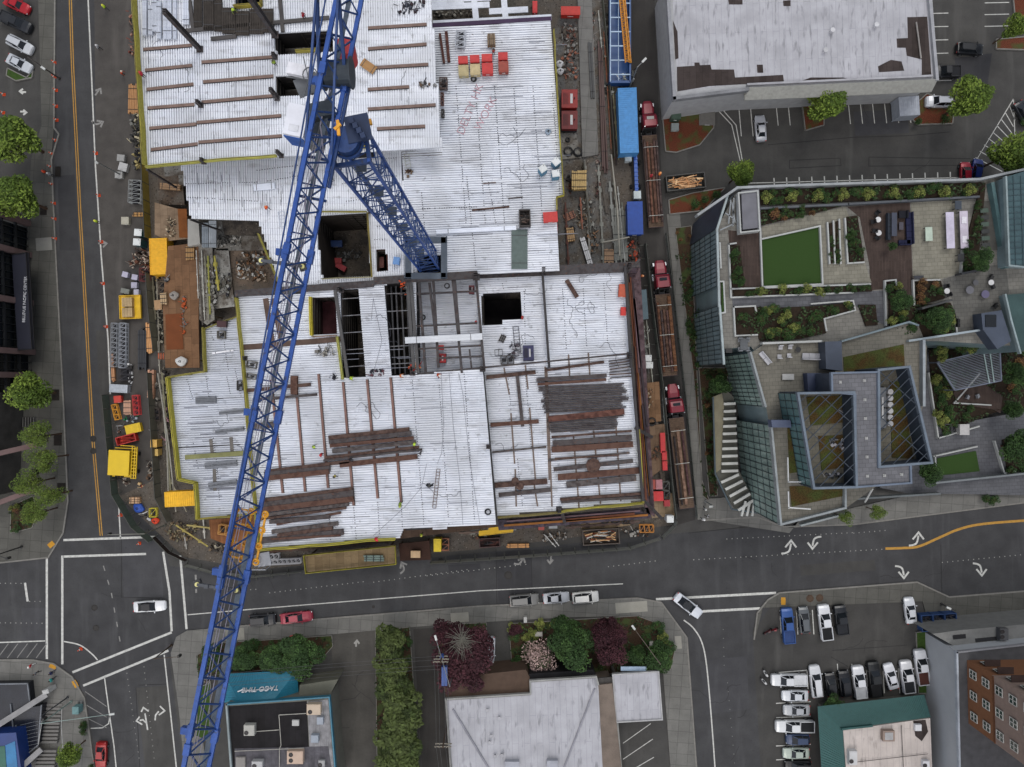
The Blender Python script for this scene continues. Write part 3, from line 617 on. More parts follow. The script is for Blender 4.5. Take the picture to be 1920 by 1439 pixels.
plat([(572,1040),(742,1022),(744,1056),(576,1073)],3.4,PLY,'patchwork plywood overhead platform above the southern pavement',rail=M('a39b3c',.8))
plat([(490,1040),(560,1034),(562,1052),(492,1056)][:0] or [(392,975),(480,968),(470,1040),(395,1010)],5.0,M('8b5c3a',.85,0,.2,.8,kind='plank'),'reddish timber scaffold deck at the southwest corner of the building')
plat([(748,1020),(805,1014),(808,1050),(750,1052)],2.2,M('3d2a22',.9,0,.3),'dark red plywood shaft beside the southern road','plywood_shaft','shaft')
plat([(1042,250),(1080,250),(1090,296),(1045,300)],.4,SLAB,'grey ground slab under the coiled black hoses','concrete_floor','floor',joist=False)
plat([(1196,720),(1236,716),(1240,790),(1200,795)],1.0,M('80634a',.9,0,.2,.8,kind='wood'),'brown plywood deck between the steel frame and the eastern alley')
plat([(1206,800),(1246,795),(1254,870),(1215,900)],.8,M('7a6552',.9,0,.2,.8,kind='wood'),'brown timber yard floor beside the red boxes')
plat([(1216,930),(1262,925),(1266,968),(1222,972)],.8,M('7f6f59',.9,0,.2,.8,kind='wood'),'light brown timber floor at the southeast corner of the site')
plat([(1088,978),(1178,966),(1182,985),(1092,998)],.5,M('a08a6c',.9,0,.2,.8,kind='wood'),'tan plywood floor with black cable coils south of the deck')
plat([(862,985),(965,978),(968,995),(864,1005)],.5,M('7b7a72',.9,0,.2,.8,kind='dirt'),'grey slab beside the southern hoarding','concrete_floor','floor',joist=False)
plat([(1190,545),(1212,543),(1216,598),(1194,602)],1.2,M('5a6a72',.7,0,.1,2),'blue grey panelled platform in the yard east of the steel frame',joist=False)
# yellow painted stair and landing at the south edge
yl=thing('yellow_landing','bright yellow stepped landing platform at the south edge of the deck','platform',(-5,-22,0))
b=B()
for pts in ([(898,1004),(962,997),(962,979),(932,980),(932,988),(916,989),(916,994),(898,996)],):b.prism(WX(pts,5),4.8,5,bottom=True)
for x,y in ((900,1001),(960,996),(958,980)):p=W(x,y,5);b.box(p.x,p.y,0,.15,.15,4.8)
obj('platform_floor',b,M('e0b21c',.6,0,.08),yl)
b=B()
for p,q in (((898,1005),(962,998)),((962,998),(962,979))):b.bar(W(*p,5.9),W(*q,5.9),.08);b.bar(W(*p,5.5),W(*q,5.5),.06)
obj('guard_rail',b,M('e0b21c',.6),yl)
# spray-painted words on the deck
def text(s,name,px,py,z,size,ang,mat,label=None,cat='lettering',parent=None,ext=.005,off=0,rot=None,flip=False):
    cu=bpy.data.curves.new(name,'FONT');cu.body=s;cu.size=size;cu.extrude=ext;cu.offset=off;cu.align_x='CENTER';cu.align_y='CENTER'
    t=bpy.data.objects.new('tmp',cu);COL.objects.link(t);bpy.context.view_layer.update()
    me=bpy.data.meshes.new_from_object(t.evaluated_get(bpy.context.evaluated_depsgraph_get()));bpy.data.objects.remove(t)
    me.materials.clear();me.materials.append(mat);o=bpy.data.objects.new(name,me);COL.objects.link(o)
    p=W(px,py,z);rt=rot or (0,0,R(-ang));Mx=Matrix.Translation(p) @ (rt if isinstance(rt,Matrix) else Matrix.Rotation(rt[2],4,'Z') @ Matrix.Rotation(rt[0],4,'X'))
    if parent is not None:o.parent=parent;o.matrix_basis=WL[parent.name] @ Mx
    else:o.matrix_basis=Mx
    WL[o.name]=Mx.inverted()
    if label:tag(o,label,cat)
    return o
PAINT=M('b48f98',.8)
text('DELTY HK','deck_marking',882,205,ZL+.03,1.75,-68,PAINT,parent=SITE,off=-.025);text('WORK','deck_marking',911,213,ZL+.03,1.75,-62,PAINT,parent=SITE,off=-.025)
# loops of cable and scribbled lines on decks
def squiggle(px,py,z,r,n=16,rad=.03):
    P=[];x,y=px,py;a=rnd(0,6.28)
    for k in range(n):a += rnd(-1.1,1.3);x += math.cos(a)*r;y += math.sin(a)*r;P.append(W(x,y,z+.04))
    return P
CAB=M('4a4a52',.7);k=0
for px,py,z,r in ((300,118,ZN,5),(330,115,ZN,5),(940,320,ZL,6),(960,230,ZL,9),(1090,520,ZE,5),(1105,560,ZE,4),(1080,640,ZE,6),(1120,655,ZE,5),(690,770,ZM,5),(680,760,ZM,4),(790,900,ZM,6),(980,540,ZE,4),(1000,640,ZE,4),(1150,545,ZE,3),(760,130,ZL+4.4,3),(700,600,ZM,6),(460,850,ZW,4),(420,770,ZW,4),(975,830,ZE,4),(1100,590,ZE,4)):
    b=B();b.tube(squiggle(px,py,z,r),.025,4);o=obj('loose_cable',b,CAB)
    tag(o,'thin dark loose cable lying in curls on the white metal deck','cable','loose cables on the metal decks')
for pts in ([(860,700),(868,740),(880,860),(900,985)],[(842,700),(850,800),(862,900),(868,985)],[(827,700),(832,800),(828,850),(820,870)],[(700,1005),(760,950),(790,915),(800,870)],[(696,600),(700,560),(716,640),(700,700)]):
    b=B();b.tube([W(x,y,ZM+.05) for x,y in pts],.022,4);tag(obj('chalk_line',b,M('6a6a74',.8)),'long thin cable stretched over the big southern deck','cable','long cables over the southern deck')

RU=[M('6a3f2c',.8,0,.2),M('3c3438',.8),M('6f5a5e',.8,0,.2),M('8a5a2c',.8,0,.2)]
for i,(x0,y0,x1,y1) in enumerate(((1182,520,1212,940),(1186,530,1214,800),(1190,560,1200,690),(1196,700,1218,930),(1180,530,1190,650),(1204,760,1222,950),(950,978,1200,958),(945,986,1215,966),(1060,976,1190,964))):beams([(x0,y0,x1,y1)],9.3,.22+.1*(i % 3),RU[i % 4],'ledge_beam',.25)

# ================================================================ TOWER CRANE
BLU=M('1c458c',.5,.1,.22,2.5,kind='steelp');BLUD=M('163668',.55,.1,.25,2.5,kind='steelp');GRYM=M('5a6470',.6,.3,.2,2);CRY=M('d89a28',.5,0,.1)
base=W(803,490,ZL);cx,cy=base.x,base.y
crane=thing('tower_crane','tall blue lattice tower crane with a long jib crossing the whole site','crane',(cx,cy,0))
b=B();hw=1.35;zt=67.0;ang=R(8)
def mc(i,z):a=ang+math.pi/4+i*math.pi/2;return Vector((cx+hw*1.414*math.cos(a),cy+hw*1.414*math.sin(a),z))
for i in range(4):b.bar(mc(i,0),mc(i,zt),.24,.24)
b2=B();z=0;step=2.7;k=0
while z < zt-step:
    for i in range(4):
        j=(i+1) % 4;b2.bar(mc(i,z),mc(j,z),.08);
        b2.bar(mc(i,z),mc(j,z+step),.09) if k % 2 else b2.bar(mc(j,z),mc(i,z+step),.09)
    if k % 3 == 0:
        b2.bar(mc(0,z),mc(2,z),.1)
    z += step;k += 1
obj('mast',b,BLU,crane);obj('mast_bracing',b2,BLUD,crane)
b=B();
for i in range(6):zz=20+i*8;b.box(cx-.5,cy+.5,zz,.9,1.0,.05)
for i in range(92):b.bar((cx-.6,cy-.5,16+i*.52),(cx-.1,cy-.5,16+i*.52),.05)
b.bar((cx-.6,cy-.5,14),(cx-.6,cy-.5,zt),.05);b.bar((cx-.1,cy-.5,14),(cx-.1,cy-.5,zt),.05)
obj('ladder',b,M('39424f',.6,.3),crane)
b=B()     # collar platform at deck level
for q,(dx,dy,l,w_) in enumerate(((-2.6,0,.9,6),(2.6,0,.9,6),(0,-2.6,6,.9),(0,2.6,6,.9))):b.box(cx+dx,cy+dy,ZL+2.6,l,w_,.1)
for sx,sy in ((-1,-1),(1,-1),(1,1),(-1,1)):b.bar((cx+3*sx,cy+3*sy,ZL+2.6),(cx+3*sx,cy+3*sy,ZL+3.8),.08)
for s in (-1,1):b.bar((cx-3,cy+3*s,ZL+3.7),(cx+3,cy+3*s,ZL+3.7),.07);b.bar((cx+3*s,cy-3,ZL+3.7),(cx+3*s,cy+3,ZL+3.7),.07)
obj('collar_platform',b,M('4c5560',.6,.3),crane)
# slewing unit
b=B();b.cyl((cx,cy,zt),(cx,cy,zt+1.2),1.0,1.0,20);b.ring((cx,cy,zt+.4),1.15,.12,24,6);[b.bar(mc(i,zt-.4),mc((i+1) % 4,zt-.4),.3,.4) for i in range(4)];obj('slewing_ring',b,BLUD,crane)
b=B();b.box(cx+1.0,cy+.8,zt+1.2,1.8,2.0,.1,.2)
for k in range(4):b.box(cx+.6+k*.3,cy+1.2-k*.4,zt+1.3,.35,.4,.5+.1*k,.3)
obj('machinery_deck',b,M('20304f',.6,.2),crane)
ZB,ZT=68.6,70.9
dj0=W(654,0,ZB);dj1=W(368,1439,ZB);u=(dj1-dj0).to_2d().normalized();nrm=Vector((-u.y,u.x));nrm=nrm if nrm.x < 0 else -nrm   # nrm points west
o0=dj0.to_2d()
def J(s,off,z):p=o0+u*s+nrm*off;return Vector((p.x,p.y,z))
L=(dj1-dj0).length;s0,s1=-12,L+10;hj=.92
ch=B();ch.bar(J(s0,hj,ZB),J(s1,hj,ZB),.3,.26);ch.bar(J(s0,-hj,ZB),J(s1,-hj,ZB),.3,.26);ch.bar(J(s0,0.1,ZT),J(s1,0.1,ZT),.28,.28)
obj('jib_chords',ch,BLU,crane)
br=B();bay=1.85;n=int((s1-s0)/bay)
for k in range(n):
    a=s0+k*bay;m_=a+bay/2
    br.bar(J(a,hj,ZB),J(m_,0,ZT),.1);br.bar(J(m_,0,ZT),J(a+bay,hj,ZB),.1);br.bar(J(a,-hj,ZB),J(m_,0,ZT),.1);br.bar(J(m_,0,ZT),J(a+bay,-hj,ZB),.1)
    br.bar(J(a,hj,ZB),J(a+bay,-hj,ZB),.11) if k % 2 else br.bar(J(a,-hj,ZB),J(a+bay,hj,ZB),.11)
    if k % 2 == 0:br.bar(J(a,-hj,ZB),J(a,hj,ZB),.1)
obj('jib_bracing',br,BLUD,crane)
tb=B();s=155/1439*L
for k,py in enumerate((155,478,778,1077,1375)):
    s=py/1439*L;tb.bar(J(s,hj-.2,ZB),J(s+.1,hj+.7,ZB-.1),.5,.4);tb.bar(J(s-.5,hj,ZB),J(s+.5,hj,ZB),.48,.42);tb.bar(J(s-.5,-hj,ZB),J(s+.5,-hj,ZB),.46,.42);tb.bar(J(s-.4,0.1,ZT),J(s+.4,.1,ZT),.44,.4)
obj('jib_joint',tb,BLU,crane)
wk=B();ws=1000/1439*L;wk.bar(J(ws,-hj+.38,ZB-.05),J(s1,-hj+.38,ZB-.05),.4,.05);wk.bar(J(s0,0,ZB-.1),J(L*.62,0,ZB-.1),.35,.04)
obj('jib_walkway',wk,GRYM,crane)
rp=B()
for off in (-.25,.12,.3):rp.bar(J(L*.18,off,ZB+.5),J(s1,off,ZB+.5),.04)
cp=[J(L*.12+k*.9,-.1+.35*math.sin(k*.9)+rnd(-.1,.1),ZB+.35) for k in range(26)];rp.tube(cp,.05,5)
obj('hoist_rope',rp,M('8f8a98',.6,.2),crane)
# A-frame apex, legs spreading over the slewing unit
ap=B();sc_=L*.17
for off in (-hj,hj):ap.bar(J(sc_-3.4,off*1.1,ZB-.3),J(sc_-8,off*.8,ZT+2.4),.22);ap.bar(J(sc_+2.4,off*1.1,ZB-.3),J(sc_-8,off*.8,ZT+2.4),.16)
ap.bar(J(sc_-8,-hj*.8,ZT+2.4),J(sc_-8,hj*.8,ZT+2.4),.25);ap.bar(J(sc_-8,0,ZT+2.4),J(sc_-22,0,ZT+.3),.12);ap.bar(J(sc_-8,0,ZT+2.4),J(sc_+34,0,ZT+.2),.09)
for off in (-1.15,1.15):ap.bar(J(sc_-5,off,ZB-.4),J(sc_+4,off,ZB-.4),.22,.3)
for t in (-4,-1,2,5):ap.bar(J(sc_+t,-1.15,ZB-.4),J(sc_+t,1.15,ZB-.4),.18,.2)
obj('apex_frame',ap,BLUD,crane)
dr=B();c1=J(sc_-4.2,-.4,ZB-.1);dr.cyl(c1+Vector((-1,0,.3)),c1+Vector((.9,.1,.3)),.95,.95,18);dr.cyl(c1+Vector((-1.1,0,.3)),c1+Vector((-1,0,.3)),1.15,1.15,18);dr.cyl(c1+Vector((.9,.1,.3)),c1+Vector((1,.1,.3)),1.15,1.15,18)
for k in range(9):dr.ring((0,0,0),0,0,3,3) if 0 else None
dr.box(*J(sc_-1.4,.3,0)[:2],ZB-.5,1.7,1.1,.9,.2);obj('hoist_drum',dr,M('3e464e',.6,.4),crane)
# cab side platform and electric cabinet (white roof, blue end)
cb=B();P=[W(541,192,67),W(579,200,67),W(568,258,67),W(530,250,67)];cb.prism([p[:2] for p in P],64.6,67.0,bottom=True);obj('cabinet',cb,M('d8dae2',.5,0,.06),crane)
cb=B();P2=[W(532,252,66.6),W(568,259.5,66.6),W(567,262,66.6),W(531,254.5,66.6)];cb.prism([p[:2] for p in P2],64.4,66.6,bottom=True);obj('cabinet_panel',cb,M('1d55a8',.5),crane)
cb=B();q=W(550,240,67.05);cb.box(q.x,q.y,67.0,.75,.5,.06,-.2);obj('cabinet_hatch',cb,M('c6c8ce',.5),crane)
cb=B();q=W(589,232,66.5);cb.box(q.x,q.y,64.2,.9,3.2,2.2,-.2);obj('operator_cab',cb,M('5b5f62',.5,.1),crane)
cb=B();cb.box(q.x,q.y,66.4,.7,2.6,.03,-.2);obj('cab_window',cb,M('222a33',.15,0,.05),crane)
cb=B();q=W(690,228,67);cb.box(q.x,q.y,66.6,.5,.4,.35,.2);q=W(633,226,ZB+.8);cb.bar(q,q+Vector((.1,-1.1,0)),.22,.22);cb.bar(q+Vector((-.2,-.7,.1)),q+Vector((.25,-.3,.1)),.2,.2);obj('yellow_motor',cb,CRY,crane)
cb=B();q=W(648,106,66);cb.cyl((q.x,q.y,65),(q.x+.2,q.y+.4,67),.75,.75,16);obj('red_winch_cover',cb,M('d04a4c',.6),crane)
cb=B()
for k in range(4):
    a=R(20+k*80);p=W(579,150,66);cb.bar(p,p+Vector((1.6*math.cos(a),1.6*math.sin(a),.5)),.07)
cb.ring(W(581,140,66),.55,.05,16,5);p=W(576,158,65);cb.box(p.x,p.y,64.8,1.9,1.5,.08,.4);p=W(558,130,65.5);obj('service_platform',cb,M('5f6266',.6,.3),crane)
cb=B();cb.box(p.x,p.y,65,1.7,.9,.5,-.2);obj('hoist_housing',cb,M('d5d6dc',.6),crane)
# flood light bars
for py,pxs in ((495,(490,567)),(1102,(370,443))):
    lb=B();A=W(pxs[0],py-6,ZB+.2);C=W(pxs[1],py+5,ZB+.2);lb.bar(A,C,.22,.2)
    for t in (.25,.5,.75):lb.box(*(A.lerp(C,t))[:2],ZB+.3,.3,.3,.12)
    f=obj('floodlight_bar',lb,M('4c4f55',.6,.3),crane)
    for q in (A,C):
        l=B();l.box(q.x,q.y,ZB-.1,.5,.6,.3,.3);o=obj('floodlight',l,M('3b3d40',.6,.3),crane)
        l=B();l.cyl((q.x,q.y,ZB+.2),(q.x,q.y,ZB+.28),.17,n=12);obj('lamp',l,M('d9d28a',.4),crane)
# trolley with rope sheaves under the jib
ts=1005/1439*L;tr=B();rp=B()
for off in (-1.25,-.2,.9):
    for a_,c_ in ((-1.8,1.8),):tr.bar(J(ts+a_,off,ZB-.5),J(ts+c_,off,ZB-.5),.14)
    for q in (-1.8,-.6,.6,1.8):tr.ring(J(ts+q,off,ZB-.3),.22,.07,10,5)
for q in (-1.8,-.7,.7,1.8):tr.bar(J(ts+q,-1.3,ZB-.5),J(ts+q,1.0,ZB-.5),.12)
tr.bar(J(ts-1.8,-1.25,ZB-.5),J(ts+1.8,.9,ZB-.5),.1)
obj('trolley',tr,CRY,crane)
tr=B();c=J(ts+1.6,-1.7,ZB-.6);tr.box(c.x,c.y,ZB-.7,1.0,1.0,.1,.2);
for k in range(4):tr.bar(c+Vector((-.5+.33*k,-.5,0)),c+Vector((-.5+.33*k,-.5,1)),.05)
tr.bar(c+Vector((-.5,-.5,1)),c+Vector((.5,-.5,1)),.06);obj('trolley_basket',tr,M('8c8f95',.5,.4),crane)
# ================================================================ STEEL MEMBERS LYING ON THE DECKS
def beam(name,label,cat,x0,y0,x1,y1,z,w,h,mat,group=None,fl=.05,dz=0.02):
    p=W(x0,y0,z);q=W(x1,y1,z);d=q-p;Lb=d.length;a=math.atan2(d.y,d.x);m=(p+q)/2
    b=B();Q=[(-w/2,0),(w/2,0),(w/2,fl),(fl/2,fl),(fl/2,h-fl),(w/2,h-fl),(w/2,h),(-w/2,h),(-w/2,h-fl),(-fl/2,h-fl),(-fl/2,fl),(-w/2,fl)]
    b.loft([[(-Lb/2,y,zz) for y,zz in Q],[(Lb/2,y,zz) for y,zz in Q]])
    for t in (-.42,-.1,.2,.44):b.box(Lb*t,0,fl,.05,w*.9,h-2*fl)
    o=obj(name,b,mat,local=True);o.location=(m.x,m.y,z+dz);o.rotation_euler=(0,0,a);WL[o.name]=(Matrix.Translation(o.location) @ Matrix.Rotation(a,4,'Z')).inverted()
    return tag(o,label,cat,group)
RB=[M('54423b',.8,0,.2,1.2,kind='rust'),M('4f4a4a',.7,.1,.2,1.5,kind='rust'),M('5e453b',.8,0,.2,1.5,kind='rust'),M('55504f',.7,.1,.2,1.1,kind='rust')]
nb=0
def batch(rows,z,place,name='steel_beam',cat='beam',group=None,w=.5,h=.5,mats=RB,what=None):
    for k,r in enumerate(rows):
        m=mats[k % len(mats)] if len(r) < 6 else M(r[5],.8,0,.2,1.3,kind='rust')
        ww=r[4] if len(r) > 4 else w
        c='rust brown' if m in (RB[0],RB[2]) or len(r) > 5 else 'grey brown'
        beam(name,'%s %s, %s from the north %s' % (c,what or 'steel beam',ORD[k],place),cat,*r[:4],z,ww,h*(.8+.3*((k*7) % 3)/2),m,group)
batch([(617,821,768,805,.62),(618,829,772,812,.62),(620,836,776,821,.5),(624,846,780,829,.6),(610,858,786,838,.4),(608,863,792,843,.3),(638,872,783,856,.75)],ZM,'in the central stack of the southern deck',group='beams in the central stack')
batch([(498,884,656,865,.5),(497,889,620,878,.75),(497,897,618,884,.75)],ZM,'in the short stack just right of the jib',group='beams beside the jib')
batch([(490,940,662,918,.8),(488,948,664,924,.9),(486,956,664,935,.8),(500,965,655,945,.5),(490,973,650,952,.35),(507,978,620,968,.6),(520,983,640,961,.3),(511,997,635,981,.6),(522,1003,625,989,.5),(486,1014,645,997,.9),(510,1010,640,1003,.3)],ZM,'in the dark stack at the deck corner',group='beams at the southwest corner')
batch([(463,733,583,721,.5),(476,750,595,740,.4),(553,705,553,740,1.0),(478,800,520,795,.9)],ZM,'left of and under the crane jib',group='beams by the jib')
batch([(1022,695,1132,679,.4),(1006,713,1137,704,.55),(1008,721,1136,712,.4)],ZE,'north of the joist bundle on the eastern deck',group='beams north of the joists')
jr=[]
for k in range(26):
    y=727+k*3.35;x0=1012+k*.75+rnd(-4,4);x1=1172-abs(k-8)*.9+rnd(-7,7);y2=y-7.5
    if not (74 < y-700 < 86):jr.append((x0,y,x1,y2,.17))
batch(jr,ZE,'in the long bundle','steel_joist','joist','joists in the long bundle',h=.35,mats=[RB[1],RB[3]],what='thin steel joist')
batch([(1028,786,1170,772,.9,'5f3f36')],ZE+.2,'resting across the joist bundle')
batch([(1034,820,1184,808,.3),(1036,832,1184,820,.85),(1034,843,1186,833,.9),(1028,863,1180,849,.3),(1040,860,1160,853,.25),(1038,880,1186,864,.6),(1046,895,1198,882,.95),(1062,909,1192,896,.9),(1050,936,1202,925,.4),(1052,941,1202,932,.4)],ZE,'among the beams south of the joist bundle',group='beams on the eastern deck')
batch([(912,708,1004,698,.6),(970,705,980,800,.5),(920,797,1010,790,.6),(923,848,1024,838,.25),(925,910,1026,902,.8),(935,928,1032,918,.6)],ZE,'in the bay left of the joist bundle',group='beams in the middle bay')
batch([(1141,678,1182,672,.16),(1142,683,1182,677,.16),(1142,688,1182,682,.16),(1143,693,1183,688,.16),(1143,698,1183,694,.16),(1143,703,1184,700,.16),(1144,709,1184,706,.16)],ZE,'in the small east pile','steel_joist','joist','joists in the small pile',h=.3,mats=[RB[1],RB[0]],what='short joist')
batch([(1062,526,1082,558,.6)],ZE,'lying slanted on the northeast part of the eastern deck')
batch([(825,65,833,120,.35,'5a3a34'),(837,62,842,118,.42,'5a3a34')],ZL,'of two short uprights at the north end of the eastern deck')
batch([(885,395,955,388,.25),(953,373,980,370,.15),(906,345,930,343,.1)],ZL,'of three above the grey mat',name='steel_bar',cat='bar',h=.15,what='thin steel bar')
for k,(x,y,r) in enumerate(((1112,873,1.15),(966,902,.6),(975,912,.6))):
    b=B();p=W(x,y,ZE+.6);b.cyl((p.x,p.y,ZE+.62),(p.x,p.y,ZE+.75),r,n=8);b.box(p.x+r*.1,p.y,ZE+.5,r*.9,r*.7,.12)
    for a in range(6):b.cyl((p.x+r*.7*math.cos(a),p.y+r*.7*math.sin(a),ZE+.75),(p.x+r*.7*math.cos(a),p.y+r*.7*math.sin(a),ZE+.8),.06,n=6)
    tag(obj('gusset_plate',b,RB[0]),['large octagonal rusty steel plate on the beams east of the joists','upper small rusty plate on the brown beam by the dark ridge','lower small rusty plate on the brown beam by the dark ridge'][k],'steel plate')
# dark trusses on the western lower deck
for k,(x0,y0,x1,y1,wpx) in enumerate(((385,874,445,868,7),(392,911,445,904,7),(405,811,458,804,3),(368,748,406,747,3),(368,754,406,753,3),(412,775,460,770,3))):
    p=W(x0,y0,ZW);q=W(x1,y1,ZW);b=B();wm=wpx*mpp(ZW);d=(q-p).normalized();nn=Vector((-d.y,d.x,0))*wm/2;h=Vector((0,0,.15))
    for s in (-1,1):b.bar(p+nn*s+h,q+nn*s+h,.3,.28)
    n=max(4,int((q-p).length/.8))
    for i in range(n):a=p.lerp(q,i/n);c=p.lerp(q,(i+1)/n);b.bar(a+nn*(1 if i % 2 else -1)+h,c+nn*(-1 if i % 2 else 1)+h,.12);b.bar(a+nn+h,a-nn+h,.08)
    if k < 2:b.bar(p+h*.6,q+h*.6,wm*1.2,.08)
    tag(obj('steel_truss',b,M('6d7076',.6,.3,.2,2)),'%s galvanised truss lying on the lower western deck, %s from the top of the photo' % ('wide' if k < 2 else 'narrow',ORD[[4,5,3,0,1,2][k]]),'truss')
# loose deck sheets, panels
def sheet(px,py,wpx,hpx,ang,z,mat,name,label,cat,ribs=6,th=.12):
    c=W(px,py,z);a=R(-ang);r=thing(name,label,cat,(c.x,c.y,z),a);k=mpp(z);Lx,Ly=wpx*k,hpx*k;b=B();b.box(0,0,0,Lx,Ly,th)
    n=ribs
    for i in range(n):
        if Lx > Ly:b.box(0,-Ly/2+Ly*(i+.5)/n,th,Lx*.995,Ly/n*.5,.06)
        else:b.box(-Lx/2+Lx*(i+.5)/n,0,th,Lx/n*.5,Ly*.995,.06)
    obj('panel_sheet',b,mat,r,local=True)
    s=B()
    for t in (-.35,.35):s.box(Lx*t if Lx > Ly else 0,0 if Lx > Ly else Ly*t,th+.06,.08 if Lx > Ly else Lx,Ly if Lx > Ly else .08,.02)
    obj('strap',s,M('3a3a3c',.6),r,local=True);WL[r.name]=(Matrix.Translation(c) @ Matrix.Rotation(a,4,'Z')).inverted();return r
GP=M('c9ced8',.5,.3,.05,kind='deck')
for i,x in enumerate((273,284,292,300)):sheet(x,35+i % 2*10,7,80+(i*23) % 40-20,92,ZN+.1,GP,'deck_bundle','%s bundle of long corrugated sheets at the north end of the upper deck' % ['leftmost','second','third','fourth'][i],'sheet bundle',3,.35) if 0 else sheet(x,30+i % 2*10,8,78-(i*23) % 30,0,ZN+.1,GP,'deck_bundle','%s bundle of long corrugated sheets at the north end of the upper deck' % ['leftmost','second from left','third from left','fourth from left'][i],'sheet bundle',3,.35)
for i,(x,w_) in enumerate(((311,7),(319,8),(329,6),(350,12))):sheet(x,25 if i < 3 else 20,w_,100 if i < 3 else 55,0,ZN+.1,GP,'deck_bundle','narrow grey sheet bundle, %s of the group left of the dark rib sheets' % ORD[i],'sheet bundle',3,.25)
dk=M('3d3834',.8,.1,.2,1.5)
for i,(x,y,w_,h_) in enumerate(((372,22,16,60),(392,26,20,64),(410,30,14,60),(430,40,26,48),(455,45,26,45),(482,42,26,46),(503,40,20,44))):sheet(x,y,w_,h_,0,ZN+.15,dk,'dark_deck_stack','dark ribbed sheet stack at the north end, %s from the left' % ORD[i],'sheet stack',6,.2)
sheet(832,635,145,12,-3,ZM+.6,M('c9ccd0',.6,.1,.08),'white_plank','long white panel laid across the open beams between two shafts','panel',2)
sheet(974,468,30,74,0,ZL+.1,M('5f6b68',.8,0,.1,2),'grey_mat','grey-green ribbed mat beside the black dumpster on the deck','mat',9,.1)
sheet(691,125,30,16,35,ZN+.2,M('9c7850',.85,0,.1),'plywood_sheet','tilted brown plywood sheet on the upper deck right of the crane','plywood',1,.1)
sheet(893,432,150,8,-3,ZL+.05,M('d5dae4',.5,.3,.05),'deck_bundle','long white sheet bundle lying across the deck above the grey mat','sheet bundle',2,.3)
sheet(496,351,40,12,-5,ZL+.05,M('d5dae4',.5,.3,.05),'deck_bundle','short white sheet bundle on the middle deck left of the jib','sheet bundle',3,.2)
sheet(419,660,40,3,-8,ZW+.3,M('e4e4e8',.5),'white_pipe','white pipe laid on the lower western deck','pipe',1,.2)
sheet(386,442,12,46,0,6,M('8a9298',.5,.4),'metal_studs','left bundle of silver metal studs under the lower deck edge','stud bundle',4,.3);sheet(400,440,14,50,0,6,M('a2a8ac',.5,.4),'metal_studs','right bundle of silver metal studs under the lower deck edge','stud bundle',4,.3)
# ladders
def ladder(x0,y0,x1,y1,z,w,mat,label,name='ladder',cat='ladder',rungs=None):
    p=W(x0,y0,z+.15);q=W(x1,y1,z+.15);d=(q-p).normalized();n=Vector((-d.y,d.x,0))*w/2;b=B();b.bar(p+n,q+n,.08);b.bar(p-n,q-n,.08)
    k=rungs or int((q-p).length/.45)
    for i in range(k+1):c=p.lerp(q,i/k);b.bar(c+n,c-n,.06)
    return tag(obj(name,b,mat),label,cat)
ladder(822,880,814,953,ZM,.5,M('6b5a52',.7),'long ladder lying near the right end of the white southern deck')
ladder(967,613,971,662,ZE,.85,M('35323a',.7),'short dark lattice frame lying beside the black tool cart','lattice_frame','frame',8)
ladder(762,290,766,315,ZL,.7,M('b7b9b0',.7),'small pale ladder at the corner by the crane mast')
ladder(527,397,531,425,ZL,.9,M('b9c0ce',.6),'small silver ladder frame on the middle deck left of the jib')
ladder(928,662,942,661,ZE,.9,M('2a2a30',.7),'small square black frame on the eastern deck','square_frame','frame',2)

